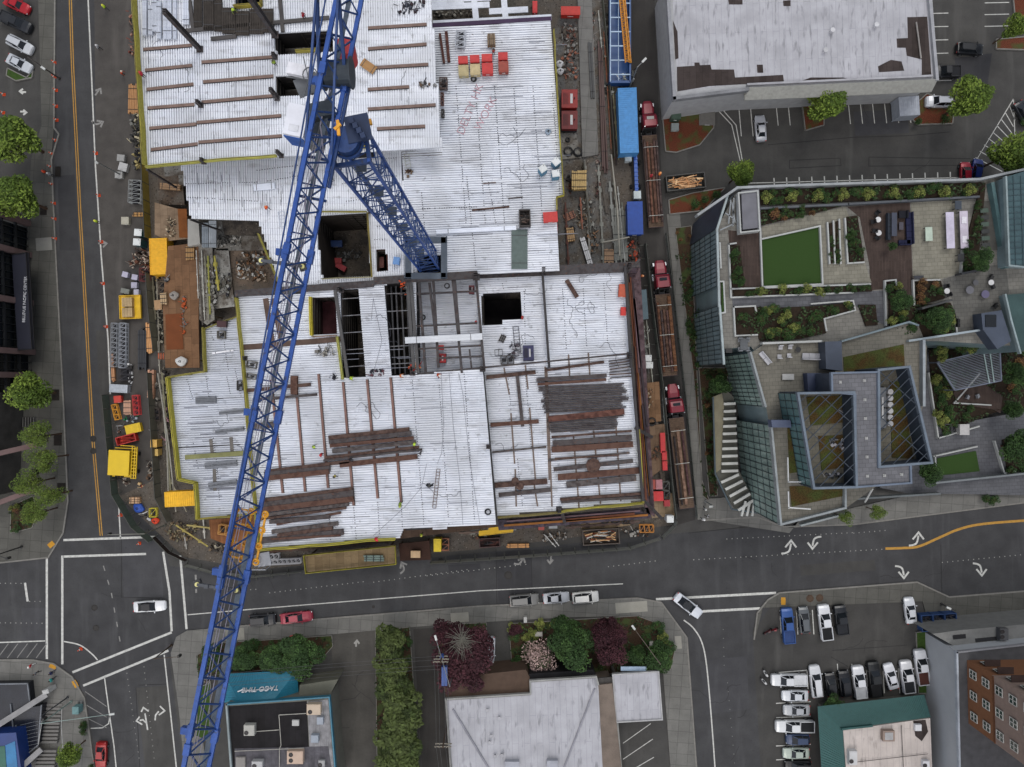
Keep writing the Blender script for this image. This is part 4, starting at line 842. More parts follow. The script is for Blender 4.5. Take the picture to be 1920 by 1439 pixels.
# ================================================================ SITE OBJECTS
def item(style,cx_,cy_,wpx,hpx,ang,zb,h,color,name,label,cat,group=None,extra=None):
    """Builds one object; cx_,cy_,wpx,hpx are the outline of its top in the photograph, ang its tilt."""
    zt=zb+h;k=mpp(zt);L_,Wd=wpx*k,hpx*k;c=W(cx_,cy_,zt);a=R(-ang)
    r=thing(name,label,cat,(c.x,c.y,zb),a,group);mat=None if style == 'pile' else M(color,.6,0,.12,2)
    dark=M('26262a',.7);P=lambda n,b,m:obj(n,b,m,r,local=True)
    if style == 'container':
        b=B();b.box(0,0,.12,L_-.08,Wd-.08,h-.2);lx=L_ > Wd;n=int(max(L_,Wd)/.32)
        for i in range(n):
            t=-.5+(i+.5)/n
            b.box(L_*t if lx else 0,0 if lx else Wd*t,h-.08,.16 if lx else L_-.14,Wd-.14 if lx else .16,.05)
            for s in (-1,1):b.box(L_*t if lx else s*(L_/2-.04),s*(Wd/2-.04) if lx else Wd*t,.2,.14 if lx else .06,.06 if lx else .14,h-.3)
        P('body',b,mat);f=B()
        for sx in (-1,1):
            f.box(sx*(L_/2-.05),0,h-.12,.1,Wd,.14)
            for sy in (-1,1):f.box(sx*(L_/2-.06),sy*(Wd/2-.06),0,.14,.14,h)
        for sy in (-1,1):f.box(0,sy*(Wd/2-.05),h-.12,L_-.2,.1,.14)
        P('frame',f,mat)
    elif style == 'box':            # lidded gang box
        b=B();b.box(0,0,.12,L_*.96,Wd*.94,h-.25);P('body',b,mat);l=B();l.box(0,0,h-.13,L_,Wd,.1);l.box(0,0,h-.03,L_*.8,Wd*.75,.03);P('lid',l,mat)
        f=B();[f.box(s*L_*.35,0,0,.15,Wd*.8,.12) for s in (-1,1)];P('skid',f,dark)
        q=B();q.box(0,-Wd*.49,h*.5,L_*.3,.06,.1);P('handle',q,M('c9c9c9',.5,.3))
    elif style == 'bundle':
        n=max(2,int(min(L_,Wd)/.28));lx=L_ > Wd
        for row in range(max(1,min(2,int(h/.25)))):
            for i in range(n):
                if n > 6 and row == 0:continue
                b=B();t=-.5+(i+.5)/n;ln=(L_ if lx else Wd)*rnd(.93,1.0);j=rnd(-.04,.04)*ln;s=min(L_,Wd)/n*.82;hh=h/2 if h > .3 else h
                if lx:b.box(j,Wd*t,hh*row+.02,ln,s,hh*.9,rnd(-.01,.01))
                else:b.box(L_*t,j,hh*row+.02,s,ln,hh*.9,rnd(-.01,.01))
                P('plank' if extra != 'pipe' else 'pipe',b,mat)
        s=B();[s.box(L_*t if lx else 0,0 if lx else Wd*t,h,.1 if lx else L_,Wd if lx else .1,.02) for t in (-.35,0,.35)];P('strap',s,dark)
    elif style == 'dumpster':       # open bin filled with scrap
        b=B();t=.1
        for sx in (-1,1):b.box(sx*(L_/2-t/2),0,0,t,Wd,h)
        for sy in (-1,1):b.box(0,sy*(Wd/2-t/2),0,L_-2*t,t,h)
        b.box(0,0,0,L_-2*t,Wd-2*t,.12);n=int(L_/1.2)
        for i in range(n+1):
            for sy in (-1,1):b.box(-L_/2+L_*i/max(1,n),sy*(Wd/2+.04),0,.1,.09,h-.05)
        for sx in (-1,1):b.box(sx*(L_/2),0,h-.02,.14,Wd+.1,.1)
        for sy in (-1,1):b.box(0,sy*(Wd/2),h-.02,L_-.16,.14,.1)
        P('bin',b,mat);cols=extra or ['b98f66','c9a37c','8a6244','6a4a38'];g=[B() for _ in cols]
        for i in range(int(L_*Wd*3.5)+8):
            x,y=rnd(-.4,.4)*L_,rnd(-.36,.36)*Wd;ll=rnd(.4,min(3.0,L_*.5));aa=rnd(-.35,.35) if random.random() < .75 else rnd(-1.6,1.6);zz=rnd(h*.5,h*.95)
            dx,dy=math.cos(aa)*ll/2,math.sin(aa)*ll/2
            if abs(x)+abs(dx) > L_*.47:x *= .3
            if abs(y)+abs(dy) > Wd*.44:y *= .2;dy *= .3
            g[i % len(g)].bar((x-dx,y-dy,zz),(x+dx,y+dy,zz+rnd(-.2,.2)),rnd(.05,.22),.06)
        gg=B();
        for i,q in enumerate(g):n0=len(gg.v);gg.v += q.v;gg.f += [tuple(n0+k_ for k_ in f) for f in q.f];gg.m += [i]*len(q.f)
        o=obj('scrap',gg,[M(c_,.9,0,.2) for c_ in cols],r,local=True)
        o['kind']='stuff'
    elif style == 'toilet':
        b=B();b.box(0,0,0,L_*.92,Wd*.92,h-.15)
        for s in (-1,1):b.box(s*L_*.46,0,.1,.05,Wd*.7,h-.4);b.box(0,s*Wd*.46,.1,L_*.7,.05,h-.4)
        P('cabin',b,mat);l=B();l.prism([(-L_/2,-Wd/2),(L_/2,-Wd/2),(L_/2,Wd/2),(-L_/2,Wd/2)],h-.15,h-.06);l.box(0,0,h-.06,L_*.8,Wd*.8,.06);P('roof',l,M('c9cccb',.6,0,.05))
        v=B();v.cyl((L_*.3,Wd*.3,h-.1),(L_*.3,Wd*.3,h+.15),.06,n=8);P('vent_pipe',v,M('777b7e',.6))
    elif style == 'pallet':
        b=B()
        for i in range(5):b.box(0,-Wd/2+Wd*(i+.5)/5,.1,L_,Wd/7,.03)
        for s in (-1,0,1):b.box(s*L_*.42,0,0,.12,Wd,.1)
        P('pallet',b,M('9a7b55',.9));n=max(2,int(h/.3));q=B()
        for i in range(2):
            for j in range(2):q.box((i-.5)*L_*.48,(j-.5)*Wd*.47,.14,L_*.45,Wd*.44,h-.14-rnd(0,.1))
        P('load',q,mat);s=B();[s.box(L_*t,0,h,.06,Wd*.96,.012) for t in (-.25,.25)];P('strap',s,dark)
    elif style == 'generator':
        b=B();b.box(0,0,.25,L_*.95,Wd*.9,h-.4);b.box(0,0,h-.15,L_,Wd*.95,.12);P('housing',b,mat);s=B();s.box(0,0,0,L_,Wd,.2);P('skid',s,dark)
        g=B();[g.box(L_*(-.38+.07*i),0,h-.02,.06,Wd*.6,.03) for i in range(5)];g.cyl((L_*.3,0,h),(L_*.3,0,h+.35),.09,n=8);P('grille',g,dark);q=B();q.box(L_*.12,0,h-.03,L_*.15,Wd*.5,.05);P('panel',q,M('b8b8b8',.5))
    elif style == 'rack':           # lattice frames stacked flat
        b=B();lx=L_ > Wd;n=int(max(L_,Wd)/.75);sh_=min(L_,Wd)
        for zz in (0,h*.5,h-.1):
            for s in (-1,1):b.bar((-L_/2,s*Wd/2,zz+.05),(L_/2,s*Wd/2,zz+.05),.09) if lx else b.bar((s*L_/2,-Wd/2,zz+.05),(s*L_/2,Wd/2,zz+.05),.09)
            for i in range(n+1):
                t=-.5+i/n;A=(L_*t,-Wd/2,zz+.05) if lx else (-L_/2,Wd*t,zz+.05);C=(L_*t,Wd/2,zz+.05) if lx else (L_/2,Wd*t,zz+.05);b.bar(A,C,.09)
                if i < n:t2=t+1/n;D=(L_*t2,Wd/2,zz+.05) if lx else (L_/2,Wd*t2,zz+.05);b.bar(A,D,.06)
        P('frame',b,mat);q=B()
        for i in range(n):
            t=-.5+(i+.5)/n;q.box(L_*t if lx else 0,0 if lx else Wd*t,.05,sh_*.45,sh_*.45,h*.6)
        P('filling',q,dark)
    elif style == 'pile':           # heap of loose odds and ends
        cols=extra or ['3a3a3c','7a7a7a','5b4a3c'];gg=B()
        for i in range(int(L_*Wd*5)+6):
            x,y=rnd(-.45,.45)*L_,rnd(-.45,.45)*Wd;ll=rnd(.2,1.0);aa=rnd(0,3.14)
            if random.random() < .5:gg.bar((x,y,rnd(.05,h)),(x+math.cos(aa)*ll,y+math.sin(aa)*ll,rnd(.05,h)),rnd(.04,.14),.05,m=i % len(cols))
            else:gg.box(x,y,0,rnd(.15,.5),rnd(.15,.5),rnd(.1,h),aa,m=i % len(cols))
        o=obj('loose_parts',gg,[M(c_,.8,0,.1) for c_ in cols],r,local=True);o['kind']='stuff'
    elif style == 'stair':
        b=B();n=int(L_/.28)
        for i in range(n):b.box(-L_/2+L_*(i+.5)/n,0,h*i/n,L_/n*.7,Wd,.08)
        P('tread',b,mat);s=B();[s.bar((-L_/2,q*Wd/2,0),(L_/2,q*Wd/2,h),.08,.2) for q in (-1,1)];P('stringer',s,M('6a4a38',.8))
    elif style == 'bag':
        b=B();rings=[]
        for t,s_ in ((0,.7),(.25,1),(.6,.95),(.85,.6),(1,.25)):rings.append([(L_/2*s_*math.cos(x)*(1+.12*math.sin(3*x)),Wd/2*s_*math.sin(x)*(1+.1*math.cos(4*x)),h*t) for x in [i*math.pi/6 for i in range(12)]])
        b.loft(rings);P('sack',b,mat);q=B();[q.bar((L_*.3*math.cos(a_),Wd*.3*math.sin(a_),h*.8),(L_*.1*math.cos(a_+2),Wd*.1*math.sin(a_+2),h+.05),.08,.08) for a_ in (0,1.6,3.1,4.7)];P('loop',q,dark)
    return r
I=item
Y,RD='d6a91a','b32b2c'
I('container',297,481,33,68,-2,.5,2.6,'dba51c','storage_container','upright yellow ribbed container beside the western timber platform','container')
I('container',338,936,59,28,-3,4.5,2.2,'e0ac18','storage_container','yellow ribbed container at the southwest corner under the deck edge','container')
I('container',1178,226,35,122,-2,1.1,2.6,'4585bd','shipping_container','long light blue ribbed container trailer in the eastern alley','container')
I('box',1191,409,29,62,-1.5,.6,2.2,'16408f','blue_container','dark blue smooth covered box trailer south of the light blue container','container')
for i,(x,y,w_,c_,t) in enumerate(((868,118,18,'b5302e','leftmost'),(890,116,18,'b02d2d','second from left'),(913,114,20,'b5302e','third from left'),(943,111,18,'ad2929','rightmost'))):
    I('box',x,y-6,w_,14,-2,ZL,1.3,c_,'gang_box','%s of the red tool boxes in the rear row on the northeast deck' % t,'tool box','red tool boxes on the deck')
    I('box',x+1,y+14,w_+1,20,-2,ZL,1.2,['a89a72','b3a27a','b5302e','8a3a2c'][i],'gang_box','%s tool box of the front row on the northeast deck, lid %s' % (t,['pale and sandy','tan','plain red','brown red'][i]),'tool box','red tool boxes on the deck')
I('pallet',921,73,15,23,-2,ZL,.9,'6d5a44','loaded_pallet','brown loaded pallet above the red tool boxes','pallet');I('rack',863,72,17,30,4,ZL,1.1,'a9adb5','wheeled_cart','white wheeled cart with black frame above the red tool boxes','cart')
I('dumpster',984,409,20,30,-2,ZL,1.2,'35302e','debris_bin','black debris bin on the deck above the grey mat','bin',None,['2c2a2a','4d403a','5f5650']);I('box',1032,407,27,19,-4,ZL,1.0,'b0302c','red_box','red ribbed tool box at the east edge of the northeast deck','tool box')
I('box',1041,430,9,18,0,9,1,'b02a2a','red_box','small red box just below the east deck edge','tool box')
I('rack',831,155,14,20,0,ZL,.9,'4d3a34','tool_crate','dark brown crate at the step between upper and eastern decks','crate');I('pile',800,156,34,12,-5,ZN,.5,'','tool_pile','pile of dark tools at the east edge of the upper deck','pile')
I('rack',829,185,5,22,0,ZL,.6,'5a3a34','steel_rack','thin brown rack standing along the step, north one','rack');I('rack',830,212,5,14,0,ZL,.6,'33302f','steel_rack','thin dark rack standing along the step, south one','rack')
I('pile',770,12,55,22,-5,ZN,.4,'','bolt_kegs','scatter of dark kegs and tools at the north edge of the upper deck','pile',None,['2a2c33','4a4c55','33262a'])
I('pile',765,325,18,12,-40,ZL,.5,'','tool_pile','brown pile of tools beside the crane mast','pile',None,['3a2a22','6a5a4a'])
for i,(x,y,a) in enumerate(((1018,316,-35),(1043,303,-40),(1042,325,-8))):I('toilet',x+3*0,y,14,13,a,ZL,2.2,'4b7a94','portable_toilet',['blue portable toilet on the east deck, left of the three','tilted blue portable toilet on the east deck, northern of the three','blue portable toilet on the east deck, southern of the three'][i],'portable toilet','toilets on the east deck')
for i,(x,y) in enumerate(((258,436),(256,454))):I('toilet',x,y,14,13,4,.1,2.4,'1e4a50','portable_toilet',['teal portable toilet beside the west road, northern of the pair','teal portable toilet beside the west road, southern of the pair'][i],'portable toilet','teal toilets by the west road')
I('toilet',1216,672,12,12,0,.1,2.3,'8f8f95','portable_toilet','pale grey portable toilet in the eastern yard, northern one','portable toilet');I('toilet',1218,685,13,12,0,.1,2.3,'8f8f95','portable_toilet','pale grey portable toilet in the eastern yard, southern one','portable toilet')
I('toilet',1257,974,13,13,0,.1,2.3,'9fa4aa','portable_toilet','white portable toilet at the southeast corner of the site','portable toilet')
for i,(x,y,w_,h_,a,c_,t) in enumerate(((226,296,14,12,5,'8f8f8d','white lidded cube bin beside the lamp, northern'),(230,313,16,15,15,'a9a9a8','tilted white lidded bin beside the lamp arm'),(222,328,14,12,0,'939391','grey white lidded bin beside the lamp, southern'),(234,414,14,14,0,'a39f90','square tan box lying alone in the work lane'),(234,515,11,10,15,'a9a6b8','small white drum box north of the yellow platform, western'),(252,520,11,10,10,'a29fb0','small white drum box north of the yellow platform, middle'),(251,535,11,11,0,'9d9bab','small white box north of the yellow platform, eastern'),(234,546,16,9,12,'70736c','dark grey open box north of the yellow platform'),(255,548,9,10,0,'a5a3b0','smallest white box touching the yellow platform'))):
    I('box',x,y,w_,h_,a,.02,.9,c_,'storage_bin',t,'bin')
I('rack',252,359,23,42,2,.02,1.0,'7d8080','frame_rack','grey metal frame rack standing beside the lumber stack','rack')
I('bundle',251,186,22,56,2,.1,.8,'a07448','lumber_stack','brown lumber stack beside the upper deck edge','lumber');I('bundle',257,402,20,8,0,.1,.4,'a37a45','lumber_stack','short tan board stack north of the teal toilets','lumber')
I('bundle',279,634,11,56,-2,.1,.7,'bd8a58','lumber_stack','long orange lumber stack by the dark pipe bundle','lumber');I('bundle',282,722,12,56,2,.1,.8,'b98b70','lumber_stack','long pink-brown lumber stack by the site fence','lumber');I('bundle',211,690,6,52,-3,.1,.5,'b07f58','lumber_stack','narrow board stack on the lane line by the steel frames','lumber')
I('bundle',318,350,40,12,5,1.8,.5,'86694a','lumber_stack','rough pile of boards on the dark timber floor','lumber')
I('rack',213,647,11,82,1,.02,1.0,'7f8388','scaffold_stack','western stack of grey scaffold frames in the work lane','scaffold frames');I('rack',229,648,12,84,1,.02,1.0,'8b8f96','scaffold_stack','eastern stack of grey scaffold frames in the work lane','scaffold frames')
I('bundle',266,655,16,76,0,.02,.9,'2a2c30','pipe_bundle','bundle of black pipes and hoses in the work lane','pipe bundle',None,'pipe');I('rack',232,702,20,22,0,.02,1.0,'2d2b30','dark_crate','dark crate south of the scaffold frames','crate')
I('container',222,729,34,15,3,.02,1.2,'a5abb2','white_container','low pale grey container with wheels at the end of the lane line','container')
I('box',220,749,14,13,-5,.02,.9,'b5392c','red_crate','small red crate on a pallet beside the hoarding','crate');I('rack',216,773,9,29,-14,.02,.8,'c98a22','yellow_rack','narrow red and yellow rack leaning by the hoarding','rack');I('bundle',238,765,14,27,0,.02,.8,'b58b72','plywood_stack','pink-brown plywood stack between the red racks','plywood')
I('rack',254,760,10,37,-5,.02,.9,RD,'red_rack','tall narrow red rack right of the plywood stack','rack');I('pile',243,787,26,10,0,.02,.6,'','green_tanks','pile of dark and green tanks above the yellow box','pile',None,['1f6b45','2a3038','8f979c'])
I('box',249,804,29,17,-13,.02,1.0,'c9a81a','yellow_box','yellow flat box between the tanks and the red skip','box');I('pile',224,805,16,16,0,.02,.6,'','scrap_pile','grey scrap pile left of the yellow box','pile',None,['4a4a4a','8a8a8a','5b4438'])
I('dumpster',236,824,36,14,-15,.02,1.0,'a82c24','red_skip','long red open skip south of the yellow box','skip',None,['8f2a22','b33a2c','7a2620'])
I('rack',292,778,12,22,-3,.02,.8,'453a36','dark_rack','dark rack with pipes beside the fence','rack');I('container',288,832,12,14,0,.1,2.0,'cda452','yellow_cabinet','yellow brown slatted cabinet beside the fence, northern','cabinet');I('box',293,849,6,13,0,.1,1.6,'c2a35c','yellow_cabinet','narrow yellow cabinet beside the fence, southern','cabinet')
I('pile',288,745,14,60,0,.02,.5,'','pipe_fittings','strip of dark pipe fittings along the fence','pile',None,['2c2a28','55504b','8a857c']);I('pile',285,800,14,30,0,.02,.5,'','pipe_fittings','dark fittings by the dark rack','pile');I('pile',283,885,20,40,0,.02,.5,'','loose_gear','loose tools scattered south of the cabinets','pile',None,['2f2b29','7b756c','5a4636'])
I('bundle',252,939,19,12,0,.05,.8,'b18e6c','plywood_stack','tan plywood stack at the corner beside the blue tarp','plywood');I('bag',257,954,22,17,30,.02,.9,'244ba0','blue_tarp','bright blue tarp bundle at the corner of the hoarding','tarp');I('rack',286,962,13,16,0,.02,.7,'b5a828','yellow_basket','yellow basket of fittings near the orange bag','basket');I('bag',289,978,15,12,0,.02,.8,'d2401f','orange_bag','bright orange crumpled bag at the site corner','bag')
I('pile',232,905,16,12,20,.02,.6,'','white_sacks','pale sacks south of the yellow lift','pile',None,['b5aea2','8f8a82','4b3f38']);I('pile',262,912,12,12,0,.02,.5,'','mixed_crate','crate of mixed bits south of the yellow lift','pile',None,['b59a72','a04a3a','3a3a3a']);I('pile',270,970,28,10,20,.02,.4,'','loose_gear','black and white gear beside the blue tarp','pile',None,['222226','b9b9b9','55514c'])
I('bag',337,678,22,18,0,3.4,.9,'c5c5c3','bulk_bag','big white bulk bag at the edge of the orange platform','bulk bag');I('bag',324,554,18,16,0,3.4,.8,'8d8780','bulk_bag','grey cluttered bulk bag on the orange platform','bulk bag');I('stair',316,668,42,12,180,.3,2.8,'a35230','site_stair','short orange stair up to the timber platform','stair')
I('rack',302,540,12,25,0,1,.8,'5b4e40','dark_crate','dark slatted crate on the west edge of the orange platform','crate');I('bundle',306,560,12,22,-4,3.4,.5,'a58c6a','lumber_stack','tan boards on the orange platform','lumber');I('box',296,572,14,18,-4,1,1.0,'9c7c58','timber_crate','tan timber crate left of the orange platform','crate');I('pile',308,525,16,8,0,3.4,.4,'','hose_coil_pile','pale coil of hose below the yellow container','pile')
I('bundle',355,474,16,27,0,3.4,.4,'a07b4c','plywood_stack','tan plywood sheet at the east side of the orange platform','plywood')
I('pile',322,905,0.1,.1,0,0,.1,'','x','x','x') if 0 else None
I('box',415,608,18,12,3,ZW,.8,'3a1c20','tool_box','black and red tool box at the north tip of the lower western deck','tool box');I('rack',414,628,14,14,0,ZW,.6,'5a5750','small_crate','small dark crate below the black and red tool box','crate');I('rack',449,723,10,18,0,ZW,.6,'3c3a38','small_crate','black framed crate at the yellow netting','crate')
for i,(x,y) in enumerate(((471,684),(471,706))):I('rack',x,y,18,13-i*4,10,ZM,.5,'55524c','hose_rack',['dark rack of hoses left of the jib, northern','dark flat rack left of the jib, southern'][i],'rack')
I('pile',608,660,36,18,0,ZM,.5,'','hose_heap','heap of grey hoses near the yellow edge net','pile',None,['6a6762','4c4a48','8d8a84']);I('pile',706,700,30,14,0,ZM,.4,'','kegs','small dark kegs on the white strip between the shafts','pile',None,['26262c','55353a']);I('pile',628,708,24,8,0,ZM,.4,'','kegs','dark tools left of the shaft corner','pile',None,['26262c'])
I('generator',991,662,20,30,-2,ZE,1.3,'26264a','welding_generator','dark blue welding generator at the centre of the eastern deck','generator');I('rack',951,675,24,16,-4,ZE,.8,'3c3836','basket','black wire basket beside the dark lattice frame','basket');I('pile',965,660,26,30,0,ZE,.5,'','loose_gear','loose gear round the dark lattice frame','pile',None,['2a2a2e','8a8a90','4b4248']);I('bundle',942,635,11,15,25,ZE,.2,'3b3836','black_plates','two slanted black plates on the eastern deck','plates')
I('generator',828,672,16,18,0,ZF,1.1,'a3262a','red_compressor','round red compressor down on the low deck between the beams','compressor');I('box',826,652,12,9,0,ZF,.8,'a82c2a','red_box','small red box north of the red compressor','tool box');I('generator',884,543,10,16,0,ZM-2,1,'6a2a30','red_welder','dark red welder beside the dark beam north of the black hole','welder');I('pile',777,690,28,12,0,ZM,.5,'','red_gear','red gear and hoses at the foot of the frame corner','pile',None,['8f2e24','3a3230','b0714a'])
I('pile',755,540,14,30,0,ZM,.8,'','orange_gear','orange and dark gear on the frame north of the white strip','pile',None,['b84a24','2c2a2c','6a6460']);I('box',743,489,12,14,8,ZL,1.1,'5b83b5','blue_drum_box','pale blue tank on the small white deck left of the crane base','tank')
I('box',1168,545,15,24,4,ZE,1.1,'a5482c','orange_box','orange-red tool box at the east edge of the eastern deck','tool box');I('box',1169,584,10,16,2,ZE,.8,'b82a26','red_box','bright red box south of the orange tool box','tool box')
for i,(x,y,w_,h_,t) in enumerate(((1243,831,9,38,'long red box with white marks'),(1246,855,9,17,'second red box'),(1247,874,9,17,'third red box'))):I('box',x,y,w_,h_,-2,.8,.9,'b22a2c','red_box',t+' in the column beside the eastern alley','tool box','red boxes along the alley')
for i,(x,y,w_,h_,c_,t) in enumerate(((1225,909,8,18,'9a4438','faded red box, left of the upper pair'),(1236,909,12,18,'a06a70','pinkish box, right of the upper pair'),(1227,931,10,18,'b02a28','bright red box, left of the lower pair'),(1238,931,12,18,'ba2c30','bright red box, right of the lower pair'),(1251,944,11,12,'8f2228','dark red tangled box at the corner'))):I('box',x,y,w_,h_,-2,.8,1.0,c_,'red_box',t+' near the southeast corner','tool box','red boxes at the southeast corner')
I('rack',1249,912,12,16,0,.8,.7,'4c4e4a','wire_crate','wire crate right of the pinkish box, northern','crate');I('rack',1251,929,10,14,0,.8,.7,'3c3c3a','wire_crate','wire crate right of the bright red box','crate')
I('generator',1068,185,30,36,0,.6,1.8,'8a2420','red_machine','large red and black drilling machine body beside the concrete slab','machine');I('generator',1068,225,30,36,0,.6,1.4,'6a1c1c','red_machine','dark red machine rear with white box south of the drilling machine','machine');I('box',1070,20,36,16,0,.6,1.4,'b02a20','red_trough','red trough at the north end of the east yard','trough');I('box',1003,13,9,22,0,9,1.0,'b5282a','red_box','red box at the north edge beside the purlins','tool box')
I('bundle',1086,338,28,36,0,.2,2.2,'b79a62','lumber_stack','tall tan crate of boards tied with black straps','lumber');I('bundle',1070,440,14,26,-8,.2,.6,'a9865a','lumber_stack','tan boards beside the white pipes','lumber');I('bundle',1068,405,22,14,-25,.2,.4,'8a5a44','lumber_stack','slanted reddish boards beside the deck edge','lumber');I('bundle',1099,470,10,52,-17,.2,.5,'c9c9cb','pipe_bundle','bundle of white pipes leaning north of the steel frame','pipe bundle',None,'pipe')
I('bundle',1142,480,18,26,0,.2,.6,'9a7a5c','plywood_stack','tan plywood stack north of the frame corner','plywood');I('bundle',1163,440,26,100,-2,.1,.6,'70726c','pipe_bundle','long grey pipe bundle in the yard beside the blue trailer','pipe bundle',None,'pipe');I('pile',1188,470,26,40,-4,.05,.8,'','hose_pile','tangle of hoses and a red pole south of the blue trailer','pile',None,['3a302c','a04a34','6a6a66','2a2c30'])
I('pile',1110,60,12,90,0,.1,.4,'','formwork_gear','scattered formwork beside the concrete slab','pile',None,['3a3836','6a4a40','83807c']);I('bundle',1130,200,10,240,-2.5,.05,.8,'4b3430','rebar_row','long dark red-brown row of rebar beside the concrete slab','rebar',None,'pipe');I('bundle',1109,135,8,106,-3,.6,.3,'3e3f40','steel_plate_row','long dark steel channel lying on the concrete slab','channel')
I('pile',1068,65,32,50,0,.1,.6,'','scrap_pile','scrap and hoses below the red trough','pile',None,['6a4a40','7c7a76','3a3634']);I('bag',1050,118,14,14,0,.1,.8,'c9c9c9','white_bag','white bulk bag by the deck edge, northern','bulk bag');I('bag',1051,132,14,13,0,.1,.8,'c4c4c4','white_bag','white bulk bag by the deck edge, southern','bulk bag');I('bag',1028,246,12,11,0,ZL,.5,'8a98a8','grey_bag','grey plastic bag at the east edge of the northeast deck','bag')
I('dumpster',1127,1007,68,28,-3,.02,1.3,'4a4038','debris_skip','large skip full of wood scrap beside the southern road','skip',None,['c09a70','a9744a','2c2a28','b9b6ae','7a3a2a']);I('rack',1213,992,26,14,0,.02,.8,'b5762c','orange_basket','orange framed basket of fittings at the southern hoarding','basket');I('dumpster',918,1018,38,16,-3,.02,1.0,'3d2220','dark_skip','dark red-brown skip south of the yellow landing','skip',None,['3a2824','5b3a34','2c2a2c'])
I('bundle',971,1024,42,8,-1,.05,.5,'b5824c','lumber_stack','short orange lumber stack beside the southern hoarding','lumber');I('box',820,1023,14,24,0,.1,2.2,'d0b61c','yellow_box','upright yellow box beside the dark red shaft','box');I('rack',834,1022,14,22,0,.05,.8,'8d5a40','brown_crate','brown braced crate right of the upright yellow box','crate');I('box',1015,988,11,13,0,.05,.7,'a04840','red_crate','small red crate south of the deck corner','crate');I('box',1037,985,16,13,0,.05,.6,'9a9c9c','grey_crate','grey board crate beside the small red crate','crate');I('box',1078,979,22,8,0,.05,.5,'8c9496','metal_case','long silver case by the hoses','case');I('rack',1174,977,14,12,0,.5,.6,'2f2b29','dark_crate','dark crate at the end of the tan floor','crate')
I('box',779,1040,18,13,0,2.3,.6,'b89a74','tan_box','tan box standing in the dark red shaft','box')
I('rack',500,1045,44,9,-3,.02,1.0,'a0a0a2','scaffold_row','northern row of small white frames on the southern pavement','frames');I('rack',520,1055,86,9,-3,.02,1.0,'a0a0a2','scaffold_row','southern longer row of small white frames on the pavement','frames');I('bundle',700,1048,38,12,0,3.6,.4,'6a7c74','pipe_fittings_bundle','bundle of green-grey fittings on the patchwork platform','bundle',None,'pipe')
I('rack',422,995,26,18,8,5,.9,'b5803a','orange_basket','orange brown frame basket under the crane jib','basket')
I('dumpster',1286,341,72,28,-6,.02,1.4,'3a3a38','wood_skip','dark skip full of light timber scrap in the parking entrance','skip',None,['d2a77c','c4946a','a8764c','e0bd92'])
I('pile',395,540,20,90,0,3.6,.3,'','walkway_gear','tools and rails along the grey walkway','pile',None,['75736a','2f2e2c','9a9a96']);I('pile',415,535,34,50,0,3.1,.4,'','tool_scatter','black tools scattered on the light concrete floor','pile',None,['26252a','8f8f8a','5a5850']);I('pile',470,500,60,60,0,2.7,.5,'','timber_scatter','timber and rubbish strewn on the muddy floor','pile',None,['7b5a40','9a8a78','b5b5b0','4a3a2c'])
I('pile',345,590,8,80,0,3.3,.3,'','x_gear','small tools along the right of the orange platform','pile',None,['a34a24','6a6460'])
I('pile',650,480,60,20,0,ZL-10.3,.5,'','rebar_tangle','tangle of rods at the bottom of the large open shaft','pile',None,['6a6a68','3a3a3a']);I('box',623,490,34,12,0,ZL-10.3,1,'9a2c30','red_crate','red crate deep in the large open shaft, northern','crate');I('box',638,500,22,10,30,ZL-10.3,1,'9a2c34','red_crate','tilted red crate deep in the large open shaft','crate');I('box',628,457,26,12,0,ZL-9,1,'1d3a6a','blue_crate','blue crate in the shade of the large open shaft','crate');I('box',715,492,9,20,0,ZL-3,1,'5a2a22','brown_crate','brown crate in the small opening beside the large shaft','crate')
# black hose coils
def coil(px,py,z,r,label,n=3):
    b=B();p=W(px,py,z)
    for k in range(n):b.ring((p.x+rnd(-.05,.05),p.y+rnd(-.05,.05),z+.1+k*.12),r*(1-.08*k),.09,22,5)
    tag(obj('hose_coil',b,M('1f1f21',.6)),label,'hose coil')
coil(1065,285,.4,.75,'thick black hose coil, left of the pair');coil(1083,286,.4,.75,'thick black hose coil, right of the pair');coil(1064,263,.4,.32,'small black hose coil above the pair',2);coil(1134,974,.5,.75,'large cable loop on the tan floor, left');coil(1154,972,.5,.85,'large cable loop on the tan floor, right');coil(888,150,ZL,.35,'small black ring below the red tool boxes',2)
coil(838,537,ZF+4,.35,'round black reel between the open beams',2);coil(793,595,ZF,.35,'grey reel on the low deck by the long shaft',2);coil(915,960,ZM,.4,'small black coil at the dark step of the south deck',2);coil(1222,791,.8,.7,'black and white cable reel beside the red boxes',3);coil(1072,430,.2,.5,'dark cable reel near the reddish boards',3);coil(1046,62,.2,.3,'x',1) if 0 else None
